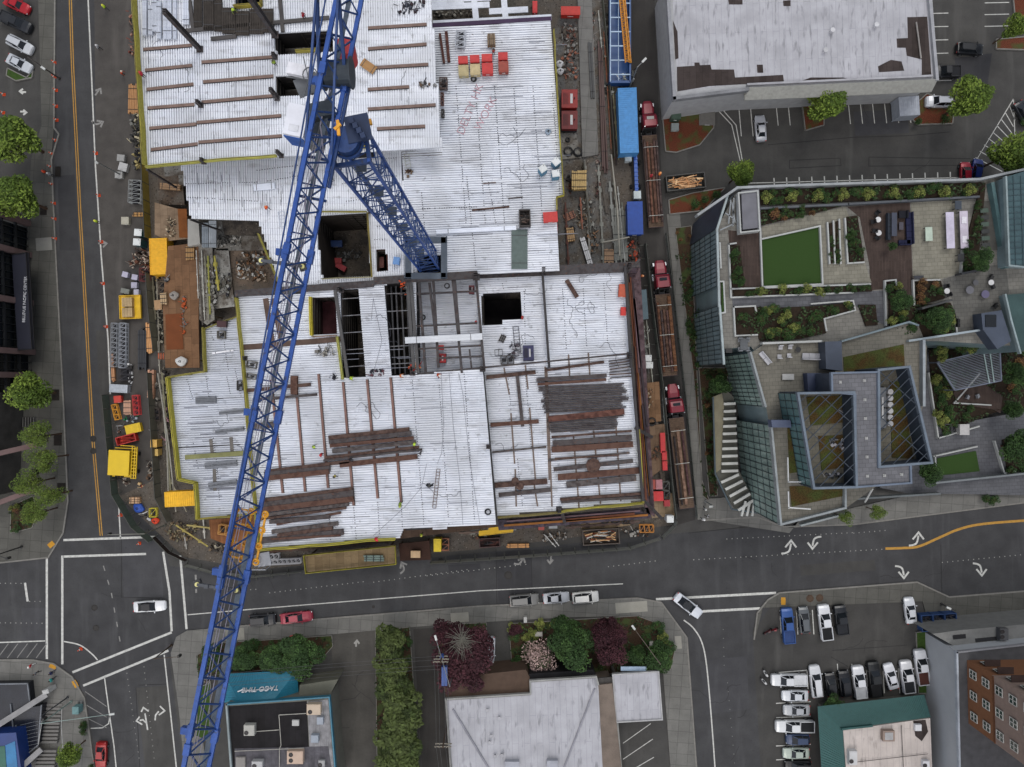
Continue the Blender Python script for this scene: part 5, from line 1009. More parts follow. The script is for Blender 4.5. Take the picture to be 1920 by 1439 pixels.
# yellow boom platform, yellow lift
ym=thing('yellow_skip_platform','yellow square platform loaded with tan crates in the work lane','platform',tuple(W(249,577,0)),R(2));b=B();b.box(0,0,.5,3.6,4.0,.2);[b.box(sx*1.75,0,.7,.1,4.0,.25) for sx in (-1,1)];[b.box(0,sy*1.95,.7,3.3,.1,.25) for sy in (-1,1)];obj('tray',b,M('d1a81e',.5),ym,local=True)
b=B();[b.box(-.2,y,.7,1.7,1.5,.8) for y in (.75,-.95)];[b.box(-.2+i*.5-.5,y,1.5,.08,1.5,.05) for i in range(3) for y in (.75,-.95)];obj('crate_load',b,M('a58f6c',.8),ym,local=True);b=B();[b.box(sx*1.4,sy*1.6,0,.3,.3,.5) for sx in (-1,1) for sy in (-1,1)];obj('leg',b,M('2b2b2b',.7),ym,local=True)
yl2=thing('yellow_hoist','large yellow hoist platform with ladder mast beside the hoarding','hoist',tuple(W(243,866,0)),R(-3));b=B();b.box(-.6,0,.6,3.3,4.0,1.6);b.box(-.6,0,2.2,3.5,4.2,.12);b.box(-.4,-2.0,1.2,3.0,.8,.5);obj('body',b,M('cfae14',.5,0,.06),yl2,local=True)
b=B();[b.box(-1.1+i*.5,-2.2,1.7,.32,.32,.3) for i in range(3)];[b.box(-1.1+i*.4,-1.75,1.7,.25,.2,.2) for i in range(4)];obj('battery',b,M('2c2412',.7),yl2,local=True)
b=B();[b.box(x,.1,1.6,.12,5.4,.25) for x in (1.3,1.75,2.1)];[b.box(1.7,-2.5+i*.55,1.8,.8,.1,.1) for i in range(10)];b.box(-.2,2.4,1.2,3.2,.12,.3);b.box(.2,2.8,1.0,2.4,.12,.3);obj('boom',b,M('d8b41a',.5),yl2,local=True);b=B();[b.cyl((x,y,.35),(x+.25,y,.35),.35,n=12) for x in (-2.2,1.6) for y in (-1.5,1.5)];obj('wheel',b,M('202022',.8),yl2,local=True)
# lattice excavator-like tangle next to the yellow container
I('pile',261,487,44,44,20,.3,1.6,'','reel_frame','tangled brown lattice frame with hoses beside the yellow container','pile',None,['5a3a2c','7d7268','3a2f2a','a89a8c']);I('rack',271,515,20,24,0,.1,1.0,'5a1c1e','red_cage','dark red wire cage south of the lattice frame','cage');I('pile',250,240,20,60,0,.3,1.6,'','pump_machine','dark pump and hoses beside the lumber stack','pile',None,['2c2c2c','6a6a66','a39a80','3c3a36']);I('pile',250,60,22,90,0,.1,.6,'','brown_scrap','reddish scrap frames by the north end of the west fence','pile',None,['6a3a30','4a4440','8a6a5a']);I('pile',252,296,12,50,0,.3,1.4,'','dark_machine','dark narrow machine with a hook beside the bins','pile',None,['222224','4c4c4a','9a8d60'])
# ---- hoarding: each run of fence is a thing with panels, posts and rail
def hoarding(pts,h,mat,label,zb=0,t=.08,step=2.4,foot=True):
    P=[W(x,y,zb+h*0) for x,y in pts];root=thing('site_fence',label,'fence',tuple(P[0]))
    pn,po=B(),B()
    for p,q in zip(P[:-1],P[1:]):
        p=Vector((p.x,p.y,zb));q=Vector((q.x,q.y,zb));n=max(1,round((q-p).length/step))
        for k in range(n):
            a=p.lerp(q,k/n+.004);c=p.lerp(q,(k+1)/n-.004);pn.bar(a+Vector((0,0,h/2+.15)),c+Vector((0,0,h/2+.15)),t,h)
            po.bar(a,a+Vector((0,0,h+.25)),.11)
            if foot:d=(q-p).normalized();nn=Vector((-d.y,d.x,0));po.bar(a-nn*.7+Vector((0,0,.1)),a+nn*.7+Vector((0,0,.1)),.18,.14)
        po.bar(p+Vector((0,0,h+.18)),q+Vector((0,0,h+.18)),.09)
    obj('panel',pn,mat,root);obj('post',po,M('4a4b46',.7),root);return root
HG=M('4d5850',.7,0,.15,2);HW=M('8b8d88',.7,0,.15,2)
hoarding([(204,740),(222,925),(258,985),(290,1012)],2.0,HG,'dark green-grey hoarding along the west lane',t=.1)
hoarding([(292,1006),(320,1035),(352,1050)],1.1,M('2c2422',.8),'low black barrier at the intersection corner');hoarding([(350,1058),(400,1072),(480,1080),(570,1070)],1.0,HW,'pale barrier along the road southwest of the jib')
hoarding([(808,1053),(1000,1040),(1180,1026),(1235,1008)],1.6,HW,'pale grey hoarding between the site and the southern road');hoarding([(1240,1006),(1262,985),(1266,975)],1.6,HW,'short hoarding turning the southeast corner')
hoarding([(289,700),(292,760),(297,830),(303,930),(325,975)],2.2,M('6d6a5e',.8),'tan scaffold fence between the yard and the western deck',foot=False);hoarding([(278,315),(281,380),(284,450)],2.2,M('94803c',.8),'yellow-brown fence north of the yellow container',foot=False)
hoarding([(286,515),(290,580),(300,660)],2.2,M('7b7766',.8),'grey rail fence beside the orange platform',foot=False)
hoarding([(1247,440),(1262,560),(1285,760),(1305,970)],1.1,M('6c7370',.6,.2),'light rail fence along the eastern pavement',t=.04,foot=False)
hoarding([(1207,460),(1218,560),(1240,730),(1256,900),(1264,970)],1.9,M('5f6662',.7),'grey-green hoarding between the yard and the alley',t=.08)
hoarding([(1128,0),(1136,90),(1142,180),(1150,300)],1.6,M('5b5c50',.8),'dark hoarding between the rebar and the blue truck',foot=False)
hoarding([(1094,306),(1098,360),(1106,440)],1.2,M('77756e',.8),'pale low wall beside the tan boards',t=.25,foot=False)
for k,(x0,y0,x1,y1,z0,z1) in enumerate(((296,700,330,960,5,5),(305,755,316,930,4,5),(1128,455,1180,445,3,3),(1146,290,1162,480,3,3))):
    b=B();b.tube([W(x0,y0,z0),W((x0+x1)/2+3,(y0+y1)/2,(z0+z1)/2-.2),W(x1,y1,z1)],.13,6);[b.bar(W(x0+(x1-x0)*t,y0+(y1-y0)*t,0),W(x0+(x1-x0)*t,y0+(y1-y0)*t,z0),.1) for t in (0.05,.5,.95)]
    tag(obj('temporary_pipe',b,M('8f8c82',.6,.1)),['pale curving pipe along the west side of the lower deck, outer one','pale pipe along the west side of the lower deck, inner one','grey horizontal pipe crossing the yard east of the deck','long grey pipe running beside the light blue container'][k],'pipe')
# cones
def cone_proto():
    r=thing('traffic_cone','orange traffic cone standing on the western kerb line','cone',(0,0,0),0,'orange cones along the west street');b=B();b.box(0,0,0,.5,.5,.06);obj('base',b,M('c4421c',.7),r,local=True)
    b=B();b.cyl((0,0,.06),(0,0,.95),.2,.05,12);obj('body',b,M('e0562a',.6),r,local=True);b=B();b.cyl((0,0,.5),(0,0,.68),.135,.098,12);obj('band',b,M('e6e6e0',.5),r,local=True);return freeze(r)
cone=cone_proto();first=True
for x,y in ((103,118),(103,145),(106,170),(106,200),(107,226),(105,264),(98,289),(95,313),(98,346),(102,382),(103,411),(104,448)):
    p=W(x,y);(setattr(cone,'location',p) if first else dup(cone,p));first=False
for x,y,t in ((181,288,'orange cone on the white lane line beside the lamp head'),(186,367,'orange cone on the white lane line above the lime worker'),(191,454,'orange cone on the white lane line beside the toilets'),(194,532,'orange cone on the lane line beside the small white boxes'),(200,613,'orange cone on the lane line beside the scaffold frames'),(8,178,'orange cone in the western driveway, northern'),(7,212,'orange cone in the western driveway, southern'),(152,1217,'orange cone in the turn marking of the intersection'),(262,1019,'orange cone by the northern crosswalk'),(227,966,'orange cone on the lane line below the hoarding')):dup(cone,W(x,y),label=t,group='single orange cones')

for i,(x,y,w_,h_,z,cols,t) in enumerate(((298,500,14,60,.2,['8a8478','3a3632','a5823c'],'scaffold gear in the narrow trench left of the orange platform'),(300,610,14,70,.2,['5a5a50','2c2a28','8f8a7c'],'rails and boards in the trench beside the orange platform'),(306,720,14,60,.2,['4a463e','2a2826','7f7a6e'],'dark gear in the trench left of the lower deck, northern'),(312,800,14,80,.2,['4a463e','2a2826','8c6a70'],'dark gear in the trench left of the lower deck, southern'),
        (340,1000,60,40,.2,['5b4a38','7a6c54','2e2a26','6a6450'],'timber and netting scraps at the southwest corner of the site'),(420,1030,60,20,.2,['6a5a48','3a3632','97907e'],'boards and rails by the southwest pavement'),(900,1005,40,14,.2,['6a4a38','3a3632','8f8a7c'],'loose boards below the yellow landing'),(1040,1010,50,22,.1,['8f8c86','3a3632','6a5a4a'],'rails and boards by the southern hoarding'),(1190,1000,60,16,.1,['6a4a38','8f8c86','2c2a28'],'scrap by the southern hoarding near the orange basket'),
        (1210,640,16,60,.2,['7a7a74','4a4a48','9a9a96'],'gear in the yard beside the pale toilets'),(1215,750,20,40,1.1,['7a5c44','3a3632','9a8a74'],'boards on the brown plywood deck'),(1230,850,14,30,1,['6a4a38','3a3632'],'scraps beside the red box column'),(1068,345,10,40,.2,['5a3c30','2e2a28'],'dark boards left of the tan crate'),(1100,400,30,60,.2,['8a8a84','3a3a38','6a5a4a'],'loose material in the east yard'),(1110,450,26,60,.2,['6a6a66','2e2c2a','8a6a50'],'hoses and boards in the east yard by the deck corner'),(1122,330,8,90,.1,['4b3430','2e2a28','7c7068'],'reddish bars in the dark strip beside the slab'),
        (1140,60,12,120,.1,['4a4a44','2a2a28','7c7c74'],'dark gear along the hoarding by the blue trailer'),(1068,120,30,60,.2,['8a5a48','7c7a76','3a3634'],'reddish and grey scrap in the north-east yard'),(850,18,80,26,9.1,['5a5650','2e2c2a','8a867c'],'scattered gear on the low floor at the top'),(318,425,20,40,2.6,['8a7a64','3a3632','b5a58c'],'boards on the pale formwork deck'),(420,445,60,40,3.1,['6c6a66','3a3836','a5a39c'],'rails and studs on the grey floor under the deck edge'),(242,700,10,40,.05,['c9c9c9','3a3836'],'small gear by the dark crate'))):
    I('pile',x,y,w_,h_,0,z,.5,'','loose_material',t,'loose material',None,cols)

LPIPE=[((1136,90,1152,300),'5a3c32',.2),((1140,95,1156,310),'3a3230',.3),((1132,60,1146,280),'8a5a44',.12),((1128,90,1122,20),'9a9a94',.16),((1143,340,1156,500),'8a8c88',.3),((1150,330,1166,498),'74766f',.22),((1158,350,1172,495),'9a9c98',.16),((1166,380,1176,490),'6a6c64',.25),((1122,310,1132,500),'7f807a',.3),((1128,330,1138,400),'55504a',.4),((1148,160,1160,300),'7a7860',.2),((1096,300,1106,480),'8c8a84',.25),
 ((1060,380,1066,500),'5a3c34',.25),((1088,370,1092,430),'8a5c4c',.2),((1190,470,1196,500),'a5472e',.3),((1200,560,1216,700),'6a6c66',.2),((1212,600,1224,720),'9a9a90',.12),((1236,640,1250,860),'8c9290',.14),((1226,720,1240,900),'5a5048',.2),
 ((378,470,384,600),'a5a49c',.15),((384,480,392,600),'7a7868',.2),((390,480,394,590),'8b8a44',.25),((402,480,410,545),'a39a4a',.3),((368,470,372,560),'b5b3ac',.12),((374,520,380,610),'55504a',.18),((322,905,350,960),'b0a890',.12),((350,985,470,1000),'a0925a',.25),((330,985,390,1025),'9a8c50',.25),((345,1000,350,1030),'8f8c86',.2),((380,960,384,1010),'b5b2a8',.2),((500,1036,560,1030),'5a4438',.25),
 ((560,1032,740,1014),'4a3c34',.3),((576,1042,700,1030),'3f362e',.2),((860,1000,960,994),'6a5a50',.3),((1060,990,1200,978),'5a4a44',.3),((960,985,1050,980),'8c8a86',.2),((1048,1024,1030,1000),'c2c2be',.12),((1042,1026,1020,1002),'c2c2be',.12),((292,470,300,690),'8a8578',.2),((286,520,292,600),'6f6a58',.25),((304,700,322,950),'77745f',.3),((296,640,300,700),'9a968a',.15)]
for i,(p,c,w_) in enumerate(LPIPE):
    x0,y0,x1,y1=p;where='east yard' if x0 > 1050 else 'west trench' if y0 < 900 and x0 < 420 else 'southern edge of the site';z=3.7 if 365 < x0 < 412 and y0 < 600 else .3+.05*(i % 7)
    b=B();b.bar(W(x0,y0,z+.1),W(x1,y1,z+.1),w_,.14)
    n=max(2,int(math.hypot(x1-x0,y1-y0)/28))
    for k in range(n):q=W(x0,y0,z).lerp(W(x1,y1,z),(k+.5)/n);b.box(q.x,q.y,z-.02,w_*2.2,w_*2.2,.1)
    tag(obj('long_rail',b,M(c,.75,0,.25,2)),'long thin rail or pipe lying in the %s' % where,'rail','rails in the '+where)

# ================================================================ VEHICLES
GLASS=M('14181d',.12,0,.05,1);TYRE=M('161617',.85,0,.1);RIM=M('8d9094',.35,.7);LAMP=M('dfe3e6',.2);TAIL=M('8e1c1c',.3);BLK=M('1c1c1e',.6)
# stations along the car: (x fraction, half width fraction, bonnet/body top height)
KIND={
 'sedan':dict(h=1.45,body=[(-.5,.80,.74),(-.47,.92,.90),(-.40,.98,.98),(-.2,1,.98),(.15,1,.98),(.25,.99,.97),(.38,.95,.90),(.46,.86,.78),(.5,.70,.62)],gh=(-.34,.20,-.20,.07),bed=0),
 'suv':dict(h=1.72,body=[(-.5,.86,.9),(-.48,.95,1.05),(-.40,1,1.1),(0,1,1.1),(.2,1,1.08),(.28,.99,1.06),(.40,.96,.98),(.47,.88,.86),(.5,.74,.7)],gh=(-.45,.25,-.40,.11),bed=0),
 'hatch':dict(h=1.58,body=[(-.5,.84,.86),(-.47,.94,1.0),(-.38,1,1.02),(0,1,1.02),(.2,1,1.0),(.28,.99,.98),(.40,.94,.88),(.47,.85,.74),(.5,.68,.62)],gh=(-.46,.26,-.36,.08),bed=0),
 'pickup':dict(h=1.85,body=[(-.5,.93,1.0),(-.49,.97,1.05),(-.3,1,1.08),(0,1,1.1),(.2,1,1.12),(.28,1,1.12),(.42,.97,1.08),(.48,.92,.96),(.5,.82,.8)],gh=(-.12,.26,-.08,.13),bed=1)}
def make_car(kind,color,L_,Wd,roof=None,bedcol=None):
    K=KIND[kind];paint=M(color,.28,.15,.04,.3);r=thing(kind if kind not in ('hatch','suv') else 'hatchback' if kind == 'hatch' else 'suv','car','car',(0,0,0))
    hw=Wd/2;rings=[]
    bd=K['body'];bd=[(-.5,bd[0][1]*.74,bd[0][2]*.9),(-.492,bd[0][1]*.93,bd[0][2])]+[(max(-.478,x_),w2,t2) for x_,w2,t2 in bd[1:-1]]+[(.488,bd[-1][1]*1.02,bd[-1][2]*1.04),(.5,bd[-1][1]*.8,bd[-1][2]*.9)]
    for fx,fw,top in bd:
        w_=hw*fw;x=fx*L_;rings.append([(x,-w_*.92,.28),(x,-w_,.5),(x,-w_,top*.82),(x,-w_*.93,top*.96),(x,-w_*.5,top),(x,0,top+.02),(x,w_*.5,top),(x,w_*.93,top*.96),(x,w_,top*.82),(x,w_,.5),(x,w_*.92,.28)])
    b=B();b.loft(rings);obj('body',b,paint,r,local=True,smooth=False)
    g0,g1,t0,t1=[v*L_ for v in K['gh']];ht=K['h'];bt=1.0 if kind == 'sedan' else 1.05
    if kind == 'pickup':bt=1.1
    wb,wt=hw*.85,hw*.68
    def ring(x,w_,z,r_=.1):return [(x,-w_,z),(x,w_,z)]
    g=B();gm,tm=(g0+g1)/2,(t0+t1)/2;wr=.94 if kind == 'pickup' else .8;A=[(g0,-wb*wr,bt-.04),(gm,-wb,bt-.04),(g1,-wb*.86,bt-.04),(g1,wb*.86,bt-.04),(gm,wb,bt-.04),(g0,wb*wr,bt-.04)];T=[(t0,-wt*wr,ht-.05),(tm,-wt,ht-.05),(t1,-wt*.92,ht-.05),(t1,wt*.92,ht-.05),(tm,wt,ht-.05),(t0,wt*wr,ht-.05)]
    g.v=A+T;g.f=[(i,(i+1) % 6,(i+1) % 6+6,i+6) for i in range(6)]+[(6,7,8,9,10,11)];g.m=[0]*7;obj('windows',g,GLASS,r,local=True)
    q=B();n=6;P=[]
    for i in range(4):
        cxq,cyq=(t1-.16,wt*.92-.18) if i == 0 else (t0+.16,wt*wr-.18) if i == 1 else (t0+.16,-wt*wr+.18) if i == 2 else (t1-.16,-wt*.92+.18)
        for j in range(4):a=math.pi/2*(i+j/3);P.append((cxq+.16*math.cos(a),cyq+.16*math.sin(a)))
    q.prism(P,ht-.06,ht-.01);q.prism([(x*.96+.04*(t0+t1)/2,y*.9) for x,y in P],ht-.01,ht+.02)
    for s in (-1,1):
        q.bar((t1-.02,s*wt*.9,ht-.06),(g1-.02,s*wb*.86,bt),.09,.06);q.bar((t0+.02,s*wt*wr*.98,ht-.06),(g0+.02,s*wb*wr,bt),.12,.06)
        if t1-t0 > 1:q.bar(((t0+t1)/2,s*wt,ht-.05),((t0+t1)/2,s*wb*.97,bt),.08,.05)
    obj('roof',q,paint if roof is None else M(roof,.2,.1,.03),r,local=True)
    if kind == 'suv' and roof is None:
        q=B();[q.bar((t0+.15,s*wt*.86,ht+.05),(t1-.25,s*wt*.86,ht+.05),.05,.05) for s in (-1,1)];obj('roof_rail',q,BLK,r,local=True)
    if K['bed']:
        q=B();q.box((-.5*L_+.1+g0-.1)/2,0,1.0,(g0-.1)-(-.5*L_+.1),Wd*.80,.125);obj('bed_floor',q,M(bedcol or '232325',.8),r,local=True)
        q=B();[q.box((-.5*L_+g0)/2,s*Wd*.45,1.05,g0+.5*L_-.05,.1,.22) for s in (-1,1)];q.box(-.5*L_+.08,0,1.0,.1,Wd*.82,.26);q.box(g0-.05,0,1.0,.08,Wd*.82,.24);obj('bed_rail',q,paint,r,local=True)
    for sx in (-.31,.31):
        for s in (-1,1):
            q=B();y=s*(hw-.16);q.cyl((sx*L_,y,.34),(sx*L_,y+s*.19,.34),.34,n=16);t=obj('wheel',q,TYRE,r,local=True);q=B();q.cyl((sx*L_,y+s*.17,.34),(sx*L_,y+s*.205,.34),.2,n=10);obj('rim',q,RIM,t,local=True)
    for s in (-1,1):
        q=B();q.box(.455*L_,s*hw*.70,K['body'][-2][2]*.72,L_*.055,Wd*.14,.14,-s*.3);obj('headlight',q,LAMP,r,local=True)
        q=B();q.box(-.485*L_,s*hw*.74,.72,L_*.03,Wd*.13,.16);obj('taillight',q,TAIL,r,local=True)
        q=B();q.box(g1-.1,s*(hw+.07),1.0,.14,.2,.14);obj('mirror',q,paint,r,local=True)
    q=B();q.bar((g1-.03,0,bt+.0),(g1-.5,hw*.3,bt+.1),.03,.03);obj('wiper',q,BLK,r,local=True)
    return freeze(r)
PROTO={}
CARN={'suv':'suv','sedan':'car','hatch':'car','pickup':'pickup truck'}
def car(px,py,Lpx,ang,kind,color,label,roof=None,bed=None,z=.02):
    z0=mpp(.9);L_=min(max(Lpx*mpp(1.0),4.2),6.3);Wd={'sedan':1.84,'hatch':1.8,'suv':1.93,'pickup':2.0}[kind];key=(kind,color,roof,bed,round(L_*2)/2)
    p=W(px,py,1.0);p.z=z
    if key not in PROTO:r=PROTO[key]=make_car(kind,color,round(L_*2)/2,Wd,roof,bed)
    else:r=dup(PROTO[key])
    r.location=p;r.rotation_euler=(0,0,R(-ang));r.name={'suv':'suv','sedan':'sedan','hatch':'hatchback','pickup':'pickup_truck'}[kind]
    tag(r,label,CARN[kind]);r['group']='vehicles in the streets and parking lots'
    if r.name not in CH:freeze(r)
    return r
CARS=[
 (30,8,52,25,'sedan','9c1a24','red sedan half out of the frame in the northwest lot'),(28,41,62,25,'pickup','26282c','dark grey pickup below the red sedan in the northwest lot',None,'2e3034'),
 (36,83,50,27,'suv','b9bcc0','white suv above the white sedan in the northwest lot'),(34,118,52,27,'sedan','b5b9be','white sedan beside the grass island in the northwest lot'),
 (279,1138,60,-3,'sedan','d0d2d4','white car with black glass roof driving through the intersection','15171b'),(492,1163,50,-4,'suv','1c1e22','black suv parked behind the red sedan on the south kerb'),
 (555,1159,60,-6,'sedan','8c2a3a','dark red sedan parked on the south kerb'),(983,1126,56,-5,'suv','6c6c6a','grey suv, first of three parked cars by the garden'),(1043,1122,50,-5,'sedan','a3a6ab','silver sedan between the grey and the white suv'),
 (1098,1121,50,-5,'suv','c9c9c5','white suv with roof bars, last of three by the garden'),(1291,1137,60,38,'sedan','c5c9cf','white car with dark glass roof turning into the side street','181b20'),
 (918,1220,52,92,'sedan','a9adb4','silver car parked between the dark red tree and the garden'),(1478,1174,66,-95,'pickup','2c4d86','blue pickup with open bed in the southeast lot',None,'2a3d66'),(1509,1164,52,-95,'hatch','55595c','grey hatchback right of the blue pickup'),
 (1548,1168,66,-97,'pickup','c9cbce','white pickup with black bed in the upper row of the southeast lot',None,'17181a'),(1578,1163,58,-97,'pickup','1d2024','black pickup right of the white one in the upper row',None,'222428'),(1708,1146,52,-97,'sedan','bfc2c6','white sedan alone beside the blue dumpsters'),
 (1480,1276,66,180,'pickup','c6c8ca','white pickup with covered bed lying crosswise at the lot corner',None,'bfc1c3'),(1531,1279,60,-97,'suv','c3c5c8','white suv, leftmost of the lower row'),(1559,1285,46,-97,'hatch','191a1d','black hatchback, second of the lower row'),(1585,1283,50,-97,'suv','17191d','black suv, third of the lower row'),
 (1612,1280,62,-97,'pickup','cacccf','white pickup with white bed, fourth of the lower row',None,'b9bbbe'),(1641,1274,64,-97,'pickup','1b1d1e','black pickup, fifth of the lower row',None,'1a1b1d'),(1672,1270,50,-105,'sedan','c9cbd0','white sedan, sixth of the lower row'),(1702,1270,62,-97,'pickup','cccdd0','white pickup with black bed, seventh of the lower row',None,'2a2c2f'),(1729,1252,68,-97,'pickup','d0d2d6','white pickup with red load, rightmost of the lower row',None,'4a2a24'),
 (1492,1306,50,180,'sedan','bcc0c4','white sedan, second from the top in the left column of the lot'),(1495,1333,48,180,'sedan','9da0a3','silver sedan, third in the left column of the lot'),(1491,1363,70,180,'pickup','c9cbcc','white pickup with black bed in the left column',None,'1b1c1e'),(1497,1388,46,180,'hatch','2f3d58','dark blue hatchback in the left column'),(1494,1414,48,180,'sedan','9ca69c','pale green sedan in the left column'),(1497,1438,50,180,'suv','17181a','black suv at the bottom of the left column'),
 (1427,240,52,-94,'sedan','a9acb2','silver sedan parked alone by the big white-roofed store'),(1820,91,52,4,'suv','17191d','black suv driving in the northeast lot'),(1776,134,50,180,'pickup','1c1d20','black pickup parked against the east wall of the store',None,'222326'),(1762,190,50,180,'suv','b9bcc2','white suv half hidden by the tree at the store corner'),(1922,212,50,60,'sedan','26282c','dark car cut by the right edge of the photo'),
 (1812,325,46,-90,'hatch','8c1c2c','red hatchback at the end of the stalls by the garden wall'),(1833,319,46,-80,'hatch','1c2c66','dark blue hatchback half under the tree'),(188,1418,50,92,'sedan','8f2222','red car parked at the kerb of the southwest street')]
for c in CARS:
    car(*c)
# ---- tractors and flatbed trailers in the alley
def semi(px,py,x2,y2,label,tlabel,load):
    p=W(px,py,2);q=W(x2,y2,2);d=(p-q).normalized();a=math.atan2(d.y,d.x);Lt=6.4;p.z=.02
    r=thing('semi_truck',label,'truck',p,a,'semi trucks in the alley');red=M('741a2a',.35,.1,.12)
    b=B();b.loft([[(x,-w_,.7),(x,-w_,t),(x,-w_*.7,t+.12),(x,w_*.7,t+.12),(x,w_,t),(x,w_,.7)] for x,w_,t in ((.6,.95,1.7),(1.6,.95,1.65),(2.6,.85,1.5),(3.1,.6,1.3))]);obj('bonnet',b,red,r,local=True)
    b=B();b.loft([[(x,-1.15,.9),(x,-1.15,t),(x,-.95,t+.12),(x,.95,t+.12),(x,1.15,t),(x,1.15,.9)] for x,t in ((-1.6,2.95),(-.6,2.9),(.2,2.6),(.55,2.3))]);obj('cab',b,red,r,local=True)
    b=B();b.face([(.22,-.95,2.74),(.85,-.9,1.86),(.85,.9,1.86),(.22,.95,2.74)]);b.box(-.3,0,3.0,.5,1.2,.03);obj('windscreen',b,GLASS,r,local=True)
    for sx in (2.2,-2.1,-3.3):
        for s in (-1,1):
            b=B();b.cyl((sx,s*.75,.52),(sx,s*1.22,.52),.52,n=16);t=obj('wheel',b,TYRE,r,local=True);b=B();b.cyl((sx,s*1.2,.52),(sx,s*1.25,.52),.28,n=10);obj('rim',b,M('b9bbbd',.3,.7),t,local=True)
    b=B();[b.box(-2.0,s*.45,.75,4.2,.16,.25) for s in (-1,1)];b.box(-2.7,0,1.0,1.0,.9,.12);b.box(-1.8,0,.9,.1,2.1,1.5);obj('chassis',b,BLK,r,local=True)
    for s in (-1,1):
        b=B();b.cyl((2.2,s*1.02,1.12),(2.75,s*1.02,1.1),.18,.14,10);obj('headlight',b,LAMP,r,local=True);b=B();b.cyl((-.2,s*1.2,.65),(.9,s*1.2,.65),.3,n=12);obj('fuel_tank',b,M('b5b8bb',.25,.8),r,local=True)
        b=B();b.cyl((-1.75,s*1.05,1),(-1.75,s*1.05,3.3),.08,n=8);obj('exhaust',b,M('b9bbbd',.25,.8),r,local=True);b=B();b.bar((.3,s*1.15,2.1),(.4,s*1.5,2.1),.06);b.box(.42,s*1.5,1.8,.1,.2,.5);obj('mirror',b,BLK,r,local=True)
    # flatbed trailer
    e0=Vector((p.x,p.y,0))-d*2.6;LL=((e0-Vector((q.x,q.y,0))).length);m=e0-d*LL/2
    t=thing('flatbed_trailer',tlabel,'trailer',(m.x,m.y,.02),a,'flatbed trailers in the alley');b=B();n=int(LL/.3)
    for i in range(n):b.box(-LL/2+LL*(i+.5)/n,0,1.28,LL/n*.9,2.5,.06)
    obj('plank_bed',b,M('5a4a3e',.9,0,.2,2),t,local=True);b=B();[b.box(0,s*1.26,1.15,LL,.08,.22) for s in (-1,1)];[b.box(0,s*.5,.9,LL*.98,.15,.35) for s in (-1,1)];[b.box(s*LL/2,0,1.0,.1,2.5,.35) for s in (-1,1)];obj('frame',b,M('3a3032',.7),t,local=True)
    for k in (.36,.45):
        for s in (-1,1):b=B();b.cyl((-LL*k,s*.7,.5),(-LL*k,s*1.2,.5),.5,n=16);obj('wheel',b,TYRE,t,local=True)
    Mw=Matrix.Translation((m.x,m.y,0)) @ Matrix.Rotation(a,4,'Z')
    for i,(off,wb,x0,x1,c) in enumerate(load):
        b=B();h=.45;b.loft([[(x,y,z) for y,z in ((-wb/2,0),(wb/2,0),(wb/2,.05),(.04,.05),(.04,h-.05),(wb/2,h-.05),(wb/2,h),(-wb/2,h),(-wb/2,h-.05),(-.04,h-.05),(-.04,.05),(-wb/2,.05))] for x in (-LL/2+x0*LL,-LL/2+x1*LL)])
        for tt in (.2,.5,.8):b.box(-LL/2+LL*(x0+(x1-x0)*tt),0,h,.1,wb*.9,.04)
        b.v=[tuple(Mw @ Vector((v[0],v[1]+off,v[2]+1.42))) for v in b.v]
        o=obj('steel_beam',b,M(c,.8,0,.25,1.3,kind='rust'));tag(o,'rusty steel beam, %s from the western side on the %s' % (ORD[i],tlabel.split(',')[0]),'beam','beams on the '+tlabel.split(',')[0])
    b=B()
    for tt in (.12,.5,.86):b.box(-LL/2+LL*tt,0,1.93,.09,2.3,.03);[b.box(-LL/2+LL*tt,s*1.17,1.3,.09,.04,.62) for s in (-1,1)]
    obj('strap',b,M('a8a8a2',.7),t,local=True)
semi(1217,222,1232,425,'northern red semi truck beside the light blue container','northern flatbed trailer, loaded with two rows of steel',[(1.0,.25,.08,.95,'4e3f3c'),(.55,.3,.05,.92,'6b4a3c'),(-.1,.4,.05,.9,'5f4438'),(-.6,.3,.1,.95,'57443f'),(-1.0,.25,.05,.93,'4a3f3d')])
semi(1241,522,1258,705,'middle red semi truck in the alley by the glass building','middle flatbed trailer, loaded with orange-brown steel',[(1.0,.3,.05,.9,'5f4030'),(.55,.25,.12,.8,'4b4040'),(.1,.35,.1,.82,'5a4338'),(-.4,.3,.05,.8,'5a4440'),(-.95,.5,.05,.97,'6e4c34')])
semi(1266,755,1290,955,'southern red semi truck near the street entrance','southern flatbed trailer, loaded with one long pale beam',[(.8,.25,.05,.8,'2f2b2c'),(.1,.45,.05,.88,'7d6454'),(-.6,.3,.15,.85,'4a3436')])
# ---- blue open truck with the yellow boom, blue spider lift
bt=thing('blue_open_truck','blue open-top trailer with white cross bars in the eastern alley','trailer',tuple(W(1159,60,.02)),R(-88+176+2));LL,WW=19.0,3.3
b=B();[b.box(0,s*WW/2,1.0,LL,.3,1.4) for s in (-1,1)];b.box(-LL/2,0,1.0,.4,WW,1.4);b.box(0,0,.9,LL,WW,.1);obj('side_wall',b,M('1c4478',.5,0,.1),bt,local=True)
b=B();[b.box(-LL/2+LL*(i+.5)/8,0,2.35,.16,WW,.12) for i in range(8)];b.box(0,WW/2,2.4,LL,.14,.08);b.box(0,.3,2.3,LL,.08,.08);obj('cross_bar',b,M('9fb6cc',.5),bt,local=True)
b=B();[b.cyl((-LL/2+1.5+k*1.3,s*1.2,.5),(-LL/2+1.5+k*1.3,s*1.6,.5),.5,n=14) for k in range(3) for s in (-1,1)];obj('wheel',b,TYRE,bt,local=True)
yb=thing('yellow_boom','yellow lattice boom lying along the blue open trailer','boom',tuple(W(1172,45,2.5)));b=B();k0,k1=W(1164,-30,2.6),W(1178,118,2.6)
